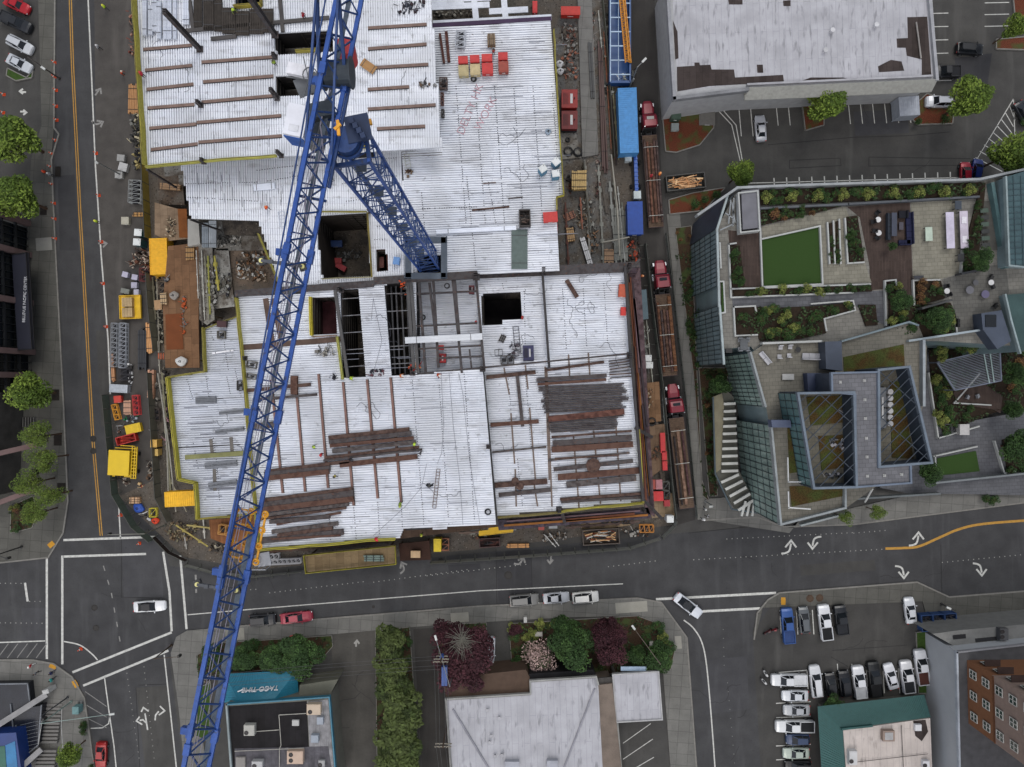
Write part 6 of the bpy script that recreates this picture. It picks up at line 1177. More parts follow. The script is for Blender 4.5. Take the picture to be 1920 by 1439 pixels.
for off in ((-.45,0),(.45,0),(0,.7)):b.bar(k0+Vector((off[0],0,off[1])),k1+Vector((off[0],0,off[1])),.2)
n=34
for i in range(n):a_=k0.lerp(k1,i/n);c_=k0.lerp(k1,(i+1)/n);b.bar(a_+Vector((-.45,0,0)),c_+Vector((.45,0,0)),.14);b.bar(a_+Vector((0,0,.7)),c_+Vector((.45 if i % 2 else -.45,0,0)),.12)
obj('lattice',b,M('b8791c',.6,0,.15),yb)
sp=thing('blue_boom_lift','bright blue boom lift with white baskets between container and blue trailer','lift',tuple(W(1190,330,.02)),R(92));b=B();b.box(0,.0,.9,6.0,.55,.5);[b.box(-2.5+i*.7,0,1.4,.15,.65,.15) for i in range(8)];obj('boom',b,M('1b4fa0',.4),sp,local=True);b=B();b.box(-3.6,-.1,.3,1.3,1.2,1.1);b.box(2.7,1.2,.3,1.2,1.1,1.1);obj('basket',b,M('b9c4c6',.5),sp,local=True);b=B();[b.cyl((x,s*.6,.4),(x,s*.95,.4),.4,n=12) for x in (-2,2) for s in (-1,1)];obj('wheel',b,TYRE,sp,local=True)
I('pile',1178,143,38,30,0,.1,1.5,'','truck_gear','tangle of hoses, white tanks and couplings between blue trailer and container','pile',None,['1e2024','c4c6c4','4a4c4a','2a2c30','8a8c86']);I('pile',1142,165,18,26,-30,.1,1.0,'','black_frame_gear','black angled frame gear beside the coupling tangle','pile',None,['1e2024','3a3c3a','8a8c88'])
b=B();p=W(1159,60,1.1)
# a small delivery trailer parked by the store
v=I('container',1705,199,38,36,-4,.3,2.6,'9aa0aa','box_trailer','small white box trailer parked at the south side of the store','trailer')
# dumpsters at the pavement of the southeast lot
for i in range(3):I('dumpster',1739+i*22,1169-i*1.5,21,30,-4,.15,1.5,'1d3a66','blue_dumpster','%s of the three blue dumpsters beside the white sedan' % ['leftmost','middle','rightmost'][i],'dumpster','blue dumpsters',['2a2c33','22242a','34323a'])
# motor scooters / bicycles
def bike(px,py,a,col,label,z=0.02,cat='motorcycle',name='motorcycle'):
    p=W(px,py,.8);r=thing(name,label,cat,(p.x,p.y,z),R(-a));b=B()
    for sx in (-.62,.62):b.cyl((sx,-.06,.3),(sx,.06,.3),.3,n=14)
    obj('wheel',b,TYRE,r,local=True);b=B();b.loft([[(x,-w_,.45),(x,-w_*.6,t),(x,w_*.6,t),(x,w_,.45)] for x,w_,t in ((-.7,.1,.75),(-.3,.2,.8),(.1,.18,.9),(.35,.22,.95),(.6,.1,.7))]);obj('body',b,M(col,.4),r,local=True);b=B();b.bar((.42,-.36,1),(.42,.36,1),.05);b.bar((.42,0,1),(.62,0,.3),.07);obj('handlebar',b,BLK,r,local=True);b=B();b.box(-.3,0,.8,.5,.24,.1);obj('seat',b,BLK,r,local=True)
bike(1452,1183,-20,'7a1c26','dark red motorcycle, left of the pair in the southeast lot');bike(1448,1180,10,'3a2226','dark motorcycle touching the red one') if 0 else bike(1441,1186,-30,'4a1c22','darker red motorcycle, right beside the lot entrance kerb')
bike(1437,1156+109,60,'c9c9c9','white motorcycle at the western edge of the southeast lot, upper');bike(1434,1280,50,'bdbdbd','white motorcycle at the western edge of the southeast lot, lower')
# ================================================================ PEOPLE (seen from above, standing or bending)
def person(px,py,z,ang,shirt,vest,hat,legs,label,pose='stand',skin='8a5f48'):
    p=W(px,py,z+.9);p.z=z;r_=R(-ang);V,E,RR=[],[],[]
    def chain(pts,start=None):
        prev=start
        for (x,y,zz,rad) in pts:
            V.append((x,y,zz));RR.append(rad);i=len(V)-1
            if prev is not None:E.append((prev,i))
            prev=i
        return prev
    lean=.35 if pose == 'bend' else .05;hz=.93;chain([(0,0,hz,.15)])
    t=chain([(lean*.3,0,1.12,.155),(lean*.7,0,1.34,.17),(lean,0,1.46,.12),(lean*1.15,0,1.55,.062),(lean*1.3+.01,0,1.66,.098),(lean*1.3+.02,0,1.75,.085)],0);ch_=3 if pose else 3
    st=.22 if pose == 'walk' else .06
    for s in (-1,1):chain([(0,s*.1,.86,.11),(s*st*.6+.03,s*.12,.48,.075),(s*st-.02,s*.12,.1,.052),(s*st+.14,s*.13,.05,.045)],0)
    reach={'stand':(.12,.9),'walk':(.05,.85),'bend':(.5,.7),'point':(.45,1.3)}[pose]
    for s in (-1,1):
        rx,rz=reach if (s > 0 or pose == 'bend') else (.1,.85)
        e=chain([(lean,s*.2,1.42,.07),((lean+rx)*.5,s*.27,1.16,.05),(rx,s*.28,rz,.036),(rx+.06,s*.27,rz-.06,.034)],2)
    me=bpy.data.meshes.new('person');me.from_pydata(V,E,[]);o=bpy.data.objects.new('tmp',me);COL.objects.link(o);m=o.modifiers.new('s','SKIN');sd=o.modifiers.new('d','SUBSURF');sd.levels=1
    for i,rr in enumerate(RR):me.skin_vertices[0].data[i].radius=(rr,rr)
    me.skin_vertices[0].data[0].use_root=True
    bpy.context.view_layer.update();nm=bpy.data.meshes.new_from_object(o.evaluated_get(bpy.context.evaluated_depsgraph_get()));bpy.data.objects.remove(o)
    nm.materials.clear();[nm.materials.append(M(c,.85)) for c in (legs,shirt,skin,'2a2420')]
    for f in nm.polygons:
        c=f.center;d=abs(c.y)
        f.material_index=3 if c.z < .12 else 0 if (c.z < .95 and d < .2) else 2 if (c.z > 1.52 or (d > .2 and c.x > reach[0]-.02 and c.z < reach[1]+.04)) else 1
        f.use_smooth=True
    root=bpy.data.objects.new('person',nm);COL.objects.link(root);root.location=p;root.rotation_euler=(0,0,r_);WL[root.name]=(Matrix.Translation(p) @ Matrix.Rotation(r_,4,'Z')).inverted();tag(root,label,'person','people on and around the site')
    if vest:
        b=B();b.loft([[(lean*.3+(lean*.7)*t_+rx_*math.cos(a_),rx_*1.25*math.sin(a_),zz) for a_ in [i*math.pi/5 for i in range(10)]] for t_,rx_,zz in ((0,.19,.98),(.4,.19,1.15),(.8,.2,1.36),(1,.14,1.48))]);obj('safety_vest',b,M(vest,.7,0,.05),root,local=True)
    hx=lean*1.3+.02
    b=B()
    if hat:b.loft([[(hx+r2*math.cos(a_),r2*math.sin(a_),zz) for a_ in [i*math.pi/6 for i in range(12)]] for r2,zz in ((.17,1.72),(.135,1.735),(.13,1.80),(.09,1.86),(.02,1.88))]);obj('hard_hat',b,M(hat,.4),root,local=True)
    else:b.loft([[(hx-.015+r2*math.cos(a_),r2*math.sin(a_),zz) for a_ in [i*math.pi/6 for i in range(12)]] for r2,zz in ((.1,1.7),(.11,1.77),(.07,1.83),(.02,1.85))]);obj('hair',b,M('1f1713',.9),root,local=True)
    return root
LI,OR='b9d63a','e0502a'
for a in [(196,14,0,40,'4a4c50',LI,'d8d840','3a3c44','worker in a lime vest walking on the west road at the top','walk'),(184,89,0,20,'a9aaac',None,'c9c9c9','222428','person in black and grey in the west road south of the lime worker','walk'),(227,137,0,10,'b0482a',OR,'d8d0c0','3a3c3a','worker in orange vest beside the west edge of the upper deck','bend'),(266,140,ZN,10,'9a2a34','a82838','b02a2a','2a2a30','worker in dark red at the yellow edge of the upper deck','stand'),
          (181,416,0,0,'5a5c60',LI,'d8d840','2c2e34','worker in a lime vest standing on the white lane line','stand'),(84,323,.15,30,'3c3c44',OR,'d04a2a','2a2c34','worker in an orange vest on the west pavement','stand'),(95,328,.15,200,'8c8e90',None,'c8c8c4','2a2a2e','person in grey beside the orange-vested worker on the pavement','stand'),
          (569,30,ZN,40,'a02c38',None,'7a2028','3a2024','worker in dark red clothes on the north of the upper deck','stand'),(437,18,ZN,60,'7a8a4a',LI,LI,'2c2c2c','worker in lime at the yellow framed opening at the top','bend'),(514,118,ZN,70,'6a7a3a','8aa03a','4a4a2a','26282c','worker in olive green by the dark opening of the upper deck','stand'),(500,390,ZL,30,'a8401f',OR,'d8702a','3a3c40','worker in an orange vest on the middle deck','walk'),(622,337,ZL,30,'5a5c40','a0b83a','303030','2a2c30','worker in a lime vest right of the jib on the middle deck','stand'),
          (586,838,ZM,0,'5a6a4a',LI,LI,'3a4034','worker in lime squatting left of the central beam stack','bend'),(602,853,ZM,10,'a02a30','b02a2c','c02c2c','2c2c34','worker in a red vest at the end of the central beam stack','stand'),(656,862,ZM,0,'26262c',None,'1f1f24','1f2024','worker in black bending over the beams','bend'),(777,833,ZM,0,'7a8a3a',LI,LI,'2c3034','worker in lime at the right end of the central beam stack','stand'),(788,850,ZM,0,'22242a',None,'26262c','1f2024','worker in dark clothes at the lower right end of the beam stack','stand'),
          (628,893,ZM,70,'34343a','b0a03a','303036','22242a','worker with yellow gear beside the beam stack near the jib','walk'),(750,943,ZM,80,'6a7a3a','9ab03a','a8b83a','2c3034','worker in lime kneeling on the southern deck line','bend'),(656,709,ZM,10,'9aa83a',LI,LI,'34383c','worker in lime at the corner of the long shaft','bend'),(750,705,ZM,0,'c07a4a','e06a3a','e8e0d8','4a3a34','worker in orange at the foot of the second shaft','bend'),(820,702,ZM,30,'b04a2a','d05a3a','d8d8d0','34343c','worker in orange and white at the frame edge','bend'),
          (892,605,ZE,0,'a02428','b82a2c','b02428','2a2a30','worker in red beside the black hole','stand'),(979,596,ZE,0,'a0302c','b83a30','8a2a28','2a2a2c','worker in red at the corner of the black hole','stand'),(925,97,ZL,40,'6a2a2c','a03a34','3c3a30','3a3c34','worker in red behind the red tool boxes','stand'),(800,910,ZM,0,'202226',None,'2a2c20','1c1e22','worker in black crouching left of the long ladder','bend'),(811,910,ZM,180,'202226',None,'2a2a2a','1c1e22','worker in black right beside the long ladder','bend'),
          (1204,518,.1,90,'c05a2a','e0702c','e0a070','3a3c40','worker in orange east of the frame corner','stand'),(1236,327,1.9,0,'d0602a','e0803a','f0a060','3a3c40','worker in orange standing on the northern flatbed load','stand'),(1220,331,1.9,0,'8a2030','a82a34','a02a30','2c2c34','worker in red standing on the northern flatbed load','stand'),(703,1011,ZM,0,'a8242c','d02c34','c82c34','5a2a30','worker in bright red at the south edge of the deck','bend'),(790,1003,8.5,0,'7a7a3a',LI,'c8c84a','2a2c30','worker in lime on the ledge below the south edge','stand'),
          (58,1248,.15,20,'b82a2e',None,'e0e0dc','d8d8d4','person in red and white on the southwest corner','walk'),(97,1262,.15,-30,'1f2a55',None,None,'1c2236','person in dark blue walking on the southwest corner','walk'),(97,1275,.15,-20,'2f9a94',None,None,'26282c','person in turquoise walking on the southwest corner','walk'),(68,1262,.15,30,'6a6c70',None,None,'2a2c30','person in grey walking near the southwest corner','walk'),(1318,985-12,.15,60,'c8c8c8',None,'d8d8d8','22242a','person in white on the pavement at the alley mouth','walk'),(1327,968,.15,200,'b5b5b5',None,None,'1c1e22','second person in pale clothes at the alley mouth','walk'),(1322,954,.15,120,'8a8c90',None,'d0d0cc','2a2c30','person in grey north of the pair at the alley mouth','walk')]:
    person(*a)

# ================================================================ NEIGHBOURING BUILDINGS
def bprism(name,pts,z,z0,mat,root,mt=None):
    b=B();b.prism(WX(pts,z),z0,z,0,1 if mt else None);return obj(name,b,[mat,mt] if mt else mat,root)
def parapet(pts,z,h,w,mat,root,closed=True,name='parapet'):
    b=B();P=WX(pts,z+h);Q=P+[P[0]] if closed else P
    for k_,(p,q) in enumerate(zip(Q[:-1],Q[1:])):
        h += .006*(1 if k_ % 2 else -1);d=(q-p).normalized()*w/2;b.bar((p.x-d.x,p.y-d.y,z+h/2-.15),(q.x+d.x*.98,q.y+d.y*.98,z+h/2-.15),w,h+.3)
    return obj(name,b,mat,root)
WR=M('a8a8ad',.8,0,.08,.5,kind='whiteroof')
def bld(label,cat='building',name='building',at=(0,0)):return thing(name,label,cat,tuple(W(*at)))
# -- big store with white roof, north east
st=bld('huge store with a patched white membrane roof and ribbed canopy',at=(1500,80));zs=9.0
bprism('wall',[(1249,-40),(1263,186),(1400,166),(1760,150),(1745,-40)],zs,0,M('9fa0a2',.8,0,.1,1),st)
bprism('roof',[(1259,-40),(1270,172),(1400,156),(1748,142),(1736,-40)],zs+.02,zs-.3,WR,st)
parapet([(1251,-40),(1265,184)],zs,.7,.5,M('8d8e92',.8),st,False);parapet([(1265,184),(1402,167)],zs,.7,.5,M('77787b',.8),st,False);parapet([(1741,-40),(1758,148)],zs,.6,.45,M('97989c',.8),st,False)
b=B();a0,a1=W(1403,166,zs+.6),W(1759,150,zs+.6);n=150
for i in range(n):
    p=a0.lerp(a1,i/n);q=a0.lerp(a1,(i+.78)/n);b.face([(p.x,p.y+.15,zs+.55),(p.x,p.y-1.15,zs-1.2),(q.x,q.y-1.15,zs-1.2),(q.x,q.y+.15,zs+.55)]);b.bar((q.x,q.y+.15,zs+.6),(q.x,q.y-1.15,zs-1.15),.06)
b.prism([(a0.x,a0.y-1.1),(a1.x,a1.y-1.1),(a1.x,a1.y+.1),(a0.x,a0.y+.1)],zs-1.5,zs-1.22)
obj('ribbed_canopy',b,M('a5a59f',.7,.1,.12,2),st);parapet([(1403,158),(1748,142)],zs,.5,.3,M('9b9b9f',.8),st,False)
DKP=M('403836',.9,0,.25,.8,kind='roofing')
for k,pts in enumerate(([(1270,172),(1269,126),(1302,124),(1302,118),(1311,118),(1312,123),(1332,122),(1334,131),(1376,131),(1378,146),(1468,141),(1470,156),(1400,158),(1330,162)],[(1701,33),(1738,32),(1746,140),(1728,142),(1728,112),(1700,105),(1698,90),(1682,90),(1681,73),(1702,72)],[(1646,125),(1670,113),(1690,116),(1695,133),(1648,136)],[(1419,122),(1430,122),(1431,137),(1420,137)],[(1365,0),(1392,0),(1392,9),(1367,9)],[(1468,2),(1482,1),(1482,12),(1469,12)],[(1498,154),(1520,146),(1580,146),(1598,150),(1500,156)],[(1262,40),(1270,60),(1272,110),(1266,112)])):
    b=B();b.prism(WX(pts,zs),zs+.02,zs+.06);obj('roof_patch',b,DKP,st)
for x,y in ((1545,97),(1558,60),(1640,50)):b=B();p=W(x,y,zs);b.cyl((p.x,p.y,zs),(p.x,p.y,zs+.6),.25,n=10);b.cyl((p.x,p.y,zs+.6),(p.x,p.y,zs+.7),.38,n=10);obj('roof_vent',b,M('b5b5b8',.5),st)
b=B();b.tube([W(1718,42,zs+.3),W(1722,70,zs+.3),W(1727,110,zs+.3)],.12,6);obj('roof_pipe',b,M('8a8682',.7),st)
for x,y,h in ((1268,214,1.8),(1266,238,.9),(1326,222,.2)):
    I('box',x,y,18 if h > 1 else (14 if h > .5 else 30),18 if h > 1 else (14 if h > .5 else 26),0,.22,h,'3c4f42' if h > 1 else ('7f8684' if h > .5 else '5e5c58'),'utility_box',{1.8:'green utility cabinet in the mulch bed at the store corner',.9:'pale square utility box below the green cabinet',.2:'flat concrete pad in the mulch bed by the store'}[h],'utility box')
# -- centre bottom: white roofed building
cb_=bld('low building with white roof and brown north roof section at the bottom',at=(990,1360));zc=5.5
bprism('wall',[(836,1312),(994,1302),(993,1278),(1118,1270),(1122,1285),(1148,1282),(1170,1480),(848,1480)],zc,0,M('6d6259',.85),cb_)
bprism('roof',[(838,1314),(995,1304),(994,1280),(1117,1272),(1122,1288),(1132,1480),(850,1480)],zc+.03,zc-.2,WR,cb_)
bprism('brown_roof',[(832,1288),(836,1272),(986,1256),(993,1270),(993,1301),(837,1310)],zc-.6,0,M('4f4036',.9,0,.12,1),cb_)
bprism('dark_roof',[(1119,1272),(1148,1270),(1160,1480),(1132,1480)],zc-.4,zc-.7,M('4d4b49',.9,0,.3,1,kind='roofing'),cb_);parapet([(838,1312),(995,1302),(994,1278),(1118,1270),(1122,1284)],zc,.3,.25,M('8f8f8c',.8),cb_,False);parapet([(836,1312),(848,1480)],zc,.3,.3,M('7d7d7a',.8),cb_,False)
bprism('north_wall',[(992,1276),(992,1264),(1112,1256),(1118,1268)],zc-.8,0,M('1c1b1d',.8),cb_)
b=B()
for x0,y0,x1,y1 in ((849,1330,915,1439),(1115,1292,1058,1439),(915,1439,930,1470)):b.bar(W(x0,y0,zc+.12),W(x1,y1,zc+.12),.28,.2)
obj('roof_ridge',b,M('85858c',.8),cb_)
for x,y in ((914,1330),(936,1345),(918,1390),(928,1416),(941,1414),(921,1378)):b=B();p=W(x,y,zc);b.cyl((p.x,p.y,zc),(p.x,p.y,zc+.5),.2,n=10);b.cyl((p.x,p.y,zc+.5),(p.x,p.y,zc+.58),.3,n=10);obj('roof_vent',b,M('9b9b9f',.5),cb_)
for x,y,w_ in ((1036,1434,20),(960,1436,26)):b=B();p=W(x,y,zc+1);b.box(p.x,p.y,zc,w_*.088,1.0,.8);obj('roof_unit',b,M('9698a0',.6),cb_)
ca=bld('separate square canopy roof, white with dark rim, right of the low white building','canopy','canopy_building',(1190,1310));za=5.0
bprism('roof',[(1149,1266),(1235,1260),(1242,1350),(1156,1355)],za,za-.9,M('8f8f93',.8),ca,WR);parapet([(1149,1266),(1235,1260),(1242,1350),(1156,1355)],za,.2,.2,M('a2a2a2',.7),ca);b=B();[b.box(*W(x,y,za)[:2],0,.4,.4,za-.9) for x,y in ((1155,1272),(1230,1267),(1236,1345),(1162,1350))];obj('post',b,M('4a4845',.8),ca)
b=B();p=W(1188,1254,za-.5);b.box(p.x,p.y,za-.6,4.2,.7,.2);obj('skylight',b,M('8ca0b5',.3),ca);parapet([(1158,1358),(1168,1480)],0,3.2,.3,M('9c9c98',.8),ca,False,'low_wall');
# -- taco restaurant
ta=bld('restaurant with black roof, teal rim and teal sheet-metal awning',at=(525,1370));zt_=6.0;TEAL=M('1f6f86',.5,.15,.1,2)
bprism('wall',[(424,1322),(617,1308),(632,1480),(436,1480)],zt_,0,M('6a6a62',.8,0,.1),ta)
bprism('roof',[(427,1325),(575,1315),(583,1480),(438,1480)],zt_+.03,zt_-.2,M('232123',.9,0,.25,.8,kind='roofing'),ta);bprism('roof_east',[(576,1316),(615,1312),(629,1480),(584,1480)],zt_+.03,zt_-.2,M('8b8a8c',.85,0,.3,1,kind='whiteroof'),ta)
bprism('roof_south',[(440,1404),(615,1400),(628,1480),(441,1480)],zt_+.07,zt_-.2,M('57555a',.85,0,.3,1,kind='whiteroof'),ta)
parapet([(424,1322),(617,1308),(631,1480)],zt_,.5,.22,M('2c6a80',.5),ta,False);parapet([(424,1322),(436,1480)],zt_,.5,.3,M('7f8a8c',.6),ta,False)
A=[W(x,y,z_) for x,y,z_ in ((412,1318,3.0),(420,1264,3.0),(557,1257,3.0),(560,1302,3.0),(449,1317,5.4),(512,1315,5.4))];b=B();b.face([A[0],A[1],A[4]]);b.face([A[1],A[2],A[5],A[4]]);b.face([A[2],A[3],A[5]]);b.face([A[0],A[4],A[5],A[3]]);b.face([A[3],A[2],A[1],A[0]])
for i in range(40):
    t=(i+.5)/40;p=A[1].lerp(A[2],t);q=A[4].lerp(A[5],t);b.bar(p+Vector((0,0,.04)),q+Vector((0,0,.04)),.06,.08)
for i in range(1,12):
    t=i/12;b.bar(A[0].lerp(A[1],t)+Vector((0,0,.04)),A[4].lerp(A[1],t*.98)+Vector((0,0,.04)),.05,.07);b.bar(A[3].lerp(A[2],t)+Vector((0,0,.04)),A[5].lerp(A[2],t*.98)+Vector((0,0,.04)),.05,.07)
obj('awning',b,TEAL,ta);b=B();[b.box(*W(x,y,3)[:2],0,.2,.2,3) for x,y in ((424,1268),(553,1262),(490,1264))];obj('post',b,M('2c6a80',.5),ta)
bprism('side_wall',[(562,1285),(634,1274),(617,1306),(560,1312)],4.2,0,M('646459',.85,0,.12),ta)
# standing roof letters that face north
rt=Matrix.Rotation(R(184),4,'Z') @ Matrix.Rotation(R(58),4,'X')
text('TACO TIME','roof_letters',488,1292,5.2,1.15,0,M('c9cbce',.5),parent=ta,ext=.09,rot=rt)
b=B();b.bar(W(455,1296,4.6),W(512,1291,4.6),.1,.1);b.bar(W(446,1297,4.9),W(456,1293,5.2),.18,.18);obj('sign_rail',b,M('c9cbce',.5),ta)
def hvac(x,y,w_,h_,z,c,root,fans=1,hh=.9):
    p=W(x,y,z+hh);k=mpp(z+hh);b=B();b.box(p.x,p.y,z,w_*k,h_*k,hh);b.box(p.x,p.y,z+hh,w_*k*.92,h_*k*.9,.05);u_=obj('roof_unit',b,M(c,.6,0,.08),root);b=B()
    for i in range(fans):b.ring((p.x-w_*k*.25+.0,p.y-h_*k*.22+i*h_*k*.45,z+hh+.07),.3,.06,14,5);b.cyl((p.x-w_*k*.25,p.y-h_*k*.22+i*h_*k*.45,z+hh+.05),(p.x-w_*k*.25,p.y-h_*k*.22+i*h_*k*.45,z+hh+.07),.28,n=12)
    obj('fan',b,M('2a2626',.6),u_)
hvac(467,1370,20,20,zt_,'a09f98',ta);hvac(588,1331,26,20,zt_,'b3a28e',ta);hvac(553,1421,30,24,zt_,'b39c8a',ta,2);hvac(554,1356,13,11,zt_,'a4a4a2',ta,0,.3);hvac(600,1352,12,14,zt_,'8f96a0',ta,0,.6);hvac(590,1386,14,14,zt_,'8a929c',ta,0,.7);hvac(482,1434,20,12,zt_,'a2a2a2',ta);hvac(603,1432,12,12,zt_,'8f8f8f',ta,1,.5);hvac(451,1430,18,20,zt_,'7a7672',ta,0,.4)
b=B();b.tube([W(480,1372,6.3),W(523,1369,6.3)],.06,5);b.tube([W(574,1338,6.3),W(523,1341,6.3),W(527,1398,6.3),W(524,1404,6.3),W(524,1439,6.3)],.06,5);b.tube([W(440,1409,6.3),W(570,1403,6.3)],.06,5);obj('roof_pipe',b,M('a8a59c',.6),ta)
b=B();[b.bar(W(592+i*6,1307,4.5),W(602+i*6,1284,3),.1,.1) for i in range(4)];obj('conduit',b,M('7c8488',.5),ta)
# -- teal hipped roof building at the bottom right
tb_=bld('flat white roof building with green-teal ribbed eaves by the full parking lot',at=(1640,1380));zq=5.0;TG=M('2a5553',.6,.1,.1,2)
bprism('wall',[(1548,1333),(1732,1318),(1740,1480),(1556,1480)],3.2,0,M('5c5a55',.85),tb_)
b=B();o_=[W(1533,1325,3.4),W(1733,1303,3.4),W(1745,1345,4.9),W(1580,1368,4.9),W(1588,1490,4.9),W(1543,1490,3.4)];b.face([o_[0],o_[3],o_[2],o_[1]][::-1]);b.face([o_[0],o_[5],o_[4],o_[3]])
for i in range(58):t=(i+.5)/58;b.bar(o_[0].lerp(o_[1],t)+Vector((0,0,.05)),o_[3].lerp(o_[2],t)+Vector((0,0,.05)),.05,.08)
for i in range(32):t=(i+.5)/32;b.bar(o_[0].lerp(o_[5],t)+Vector((0,0,.05)),o_[3].lerp(o_[4],t)+Vector((0,0,.05)),.05,.08)
obj('ribbed_eave',b,TG,tb_);bprism('roof',[(1581,1370),(1744,1347),(1750,1490),(1590,1490)],zq,zq-.6,M('b7aea8',.8,0,.08,.5,kind='whiteroof'),tb_);parapet([(1580,1368),(1635,1362)],zq,.25,.3,M('1f4a47',.6),tb_,False)
b=B();b.box(*W(1668,1382,6)[:2],zq,1.9,1.7,.8);obj('roof_unit',b,M('8a7a70',.7),tb_);b=B();b.box(*W(1668,1382,6)[:2],zq+.8,1.3,1.2,.05);obj('hatch',b,M('9a9a9a',.6),tb_);hvac(1600,1422,15,26,zq,'b5b5b5',tb_);hvac(1737,1433,12,12,zq,'c5c5c8',tb_,1,.6);hvac(1722,1365,12,12,zq,'c9c9cc',tb_,0,.5)
b=B();b.prism(WX([(1712,1352),(1735,1350),(1740,1372),(1728,1390),(1716,1380)],zq),zq+.02,zq+.05);obj('roof_patch',b,DKP,tb_);b=B();b.tube([W(1690,1360,5.2),W(1694,1439,5.2)],.05,5);b.tube([W(1600,1430,5.2),W(1740,1414,5.2)],.05,5);obj('roof_pipe',b,M('4a4644',.6),tb_)
# -- grey block with light wall and dark roof, brown housing block behind
gw=bld('grey flat-roofed building with a pale metal-clad west wall',at=(1800,1300));zg=8.8
bprism('wall',[(1794,1222),(1990,1200),(1990,1500),(1800,1500)],zg,0,M('a0a3a7',.7,.05,.05,.4),gw,M('49494b',.85,0,.15,1))
parapet([(1795,1224),(1801,1490)],zg,.25,.3,M('9aa0a8',.7),gw,False);parapet([(1795,1224),(1930,1209)],zg,.25,.25,M('808084',.7),gw,False)
bprism('north_annex',[(1748,1189),(1800,1182),(1990,1165),(1990,1206),(1800,1218)],6.5,0,M('6f6f6d',.8,0,.12,1),gw)
for x,y,w_,h_ in ((1850,1200,40,7),(1800,1195,24,8)):b=B();p=W(x,y,6.7);b.box(p.x,p.y,6.5,w_*.085,h_*.085,.08,.1);obj('skylight',b,M('1d1c1e',.4),gw)
hvac(1883,1190,16,22,6.5,'4a4a4c',gw,2)
bw=bld('brown and beige three-storey housing block cut by the right edge',name='apartment_building',at=(1850,1330));zb_=17.
z0b=8.8
bprism('wall',[(1938,1312),(2000,1300),(2000,1640),(1936,1475)],zb_,0,M('7d5234',.85,0,.1,2),bw) if 0 else None
def wallquad(root,name,p,q,z0,z1,mat,th=.25):     # vertical wall between two foot pixels (seen at z0)
    a=W(*p,z0);c=W(*q,z0);b=B();b.bar((a.x,a.y,(z0+z1)/2),(c.x,c.y,(z0+z1)/2),th,z1-z0);return obj(name,b,mat,root)
f0,f1,f2=W(1813,1238,z0b),W(1816,1357,z0b),W(1990,1236,z0b);hgt=14
b=B();b.prism([(f0.x,f0.y),(f1.x,f1.y),(f1.x+9,f1.y-5),(f1.x+60,f1.y-6),(f2.x+40,f2.y),(f2.x,f2.y)][::-1],z0b,z0b+5.9);obj('brown_wall',b,M('765038',.85,0,.08,2),bw)
b=B();b.prism([(f0.x,f0.y),(f1.x,f1.y),(f1.x+9,f1.y-5),(f1.x+60,f1.y-6),(f2.x+40,f2.y),(f2.x,f2.y)][::-1],z0b+5.9,z0b+hgt);obj('beige_wall',b,M('85736a',.85,0,.08,2),bw)
b=B();d=(f1-f0).normalized()
b.bar(f0+Vector((-.06,0,6.2)),f1+Vector((-.06,0,6.2)),.15,.2);obj('trim',b,M('5b3a26',.8),bw)
WF_=M('b9b6b0',.6);WG=M('39463f',.15,.0,.3)
for fl in range(5):
    for c_ in range(3):
        t=.17+c_*.33;c=f0.lerp(f1,t);zz=.8+fl*2.95
        b=B();b.bar(c-d*.62+Vector((-.05,0,zz+.75)),c+d*.62+Vector((-.05,0,zz+.75)),.1,1.5);w_=obj('window',b,WG,bw)
        b=B();n_=Vector((-.12,0,0))
        for s in (-1,0,1):b.bar(c+d*.62*s+n_+Vector((0,0,zz)),c+d*.62*s+n_+Vector((0,0,zz+1.5)),.1)
        for h in (0,.75,1.5):b.bar(c-d*.62+n_+Vector((0,0,zz+h)),c+d*.62+n_+Vector((0,0,zz+h)),.1)
        obj('window_frame',b,WF_,w_)
for fl in range(5):
    for c_ in range(1):
        c=f0+Vector((2.2,.1,1.2+fl*2.9));b=B();b.bar(c+Vector((-.9,.05,.6)),c+Vector((.9,.05,.6)),.12,1.3);w_=obj('window',b,WG,bw);b=B();[b.bar(c+Vector((s*.9,.12,0)),c+Vector((s*.9,.12,1.25)),.1) for s in (-1,0,1)];[b.bar(c+Vector((-.9,.12,h)),c+Vector((.9,.12,h)),.1) for h in (0,1.25)];obj('window_frame',b,WF_,w_);b=B();b.box(c.x,c.y+.5,c.z+1.45,2.4,1.0,.12);obj('window_awning',b,M('3a2c28',.7),bw)
bprism('brick_annex',[(1845,1400),(1872,1392),(1990,1420),(1990,1500),(1850,1500)],5,0,M('5a2f24',.9,0,.15,2),bw)
b=B();[b.cyl((*W(1809+i*3,1268+i*6,3)[:2],3-i*.2),(*W(1809+i*3,1268+i*6,3)[:2],3.3-i*.2),.22,n=10) for i in range(3)];tag(obj('satellite_dish',b,M('c9b8b0',.5)),'cluster of small pale dishes beside the brown wall','dish')
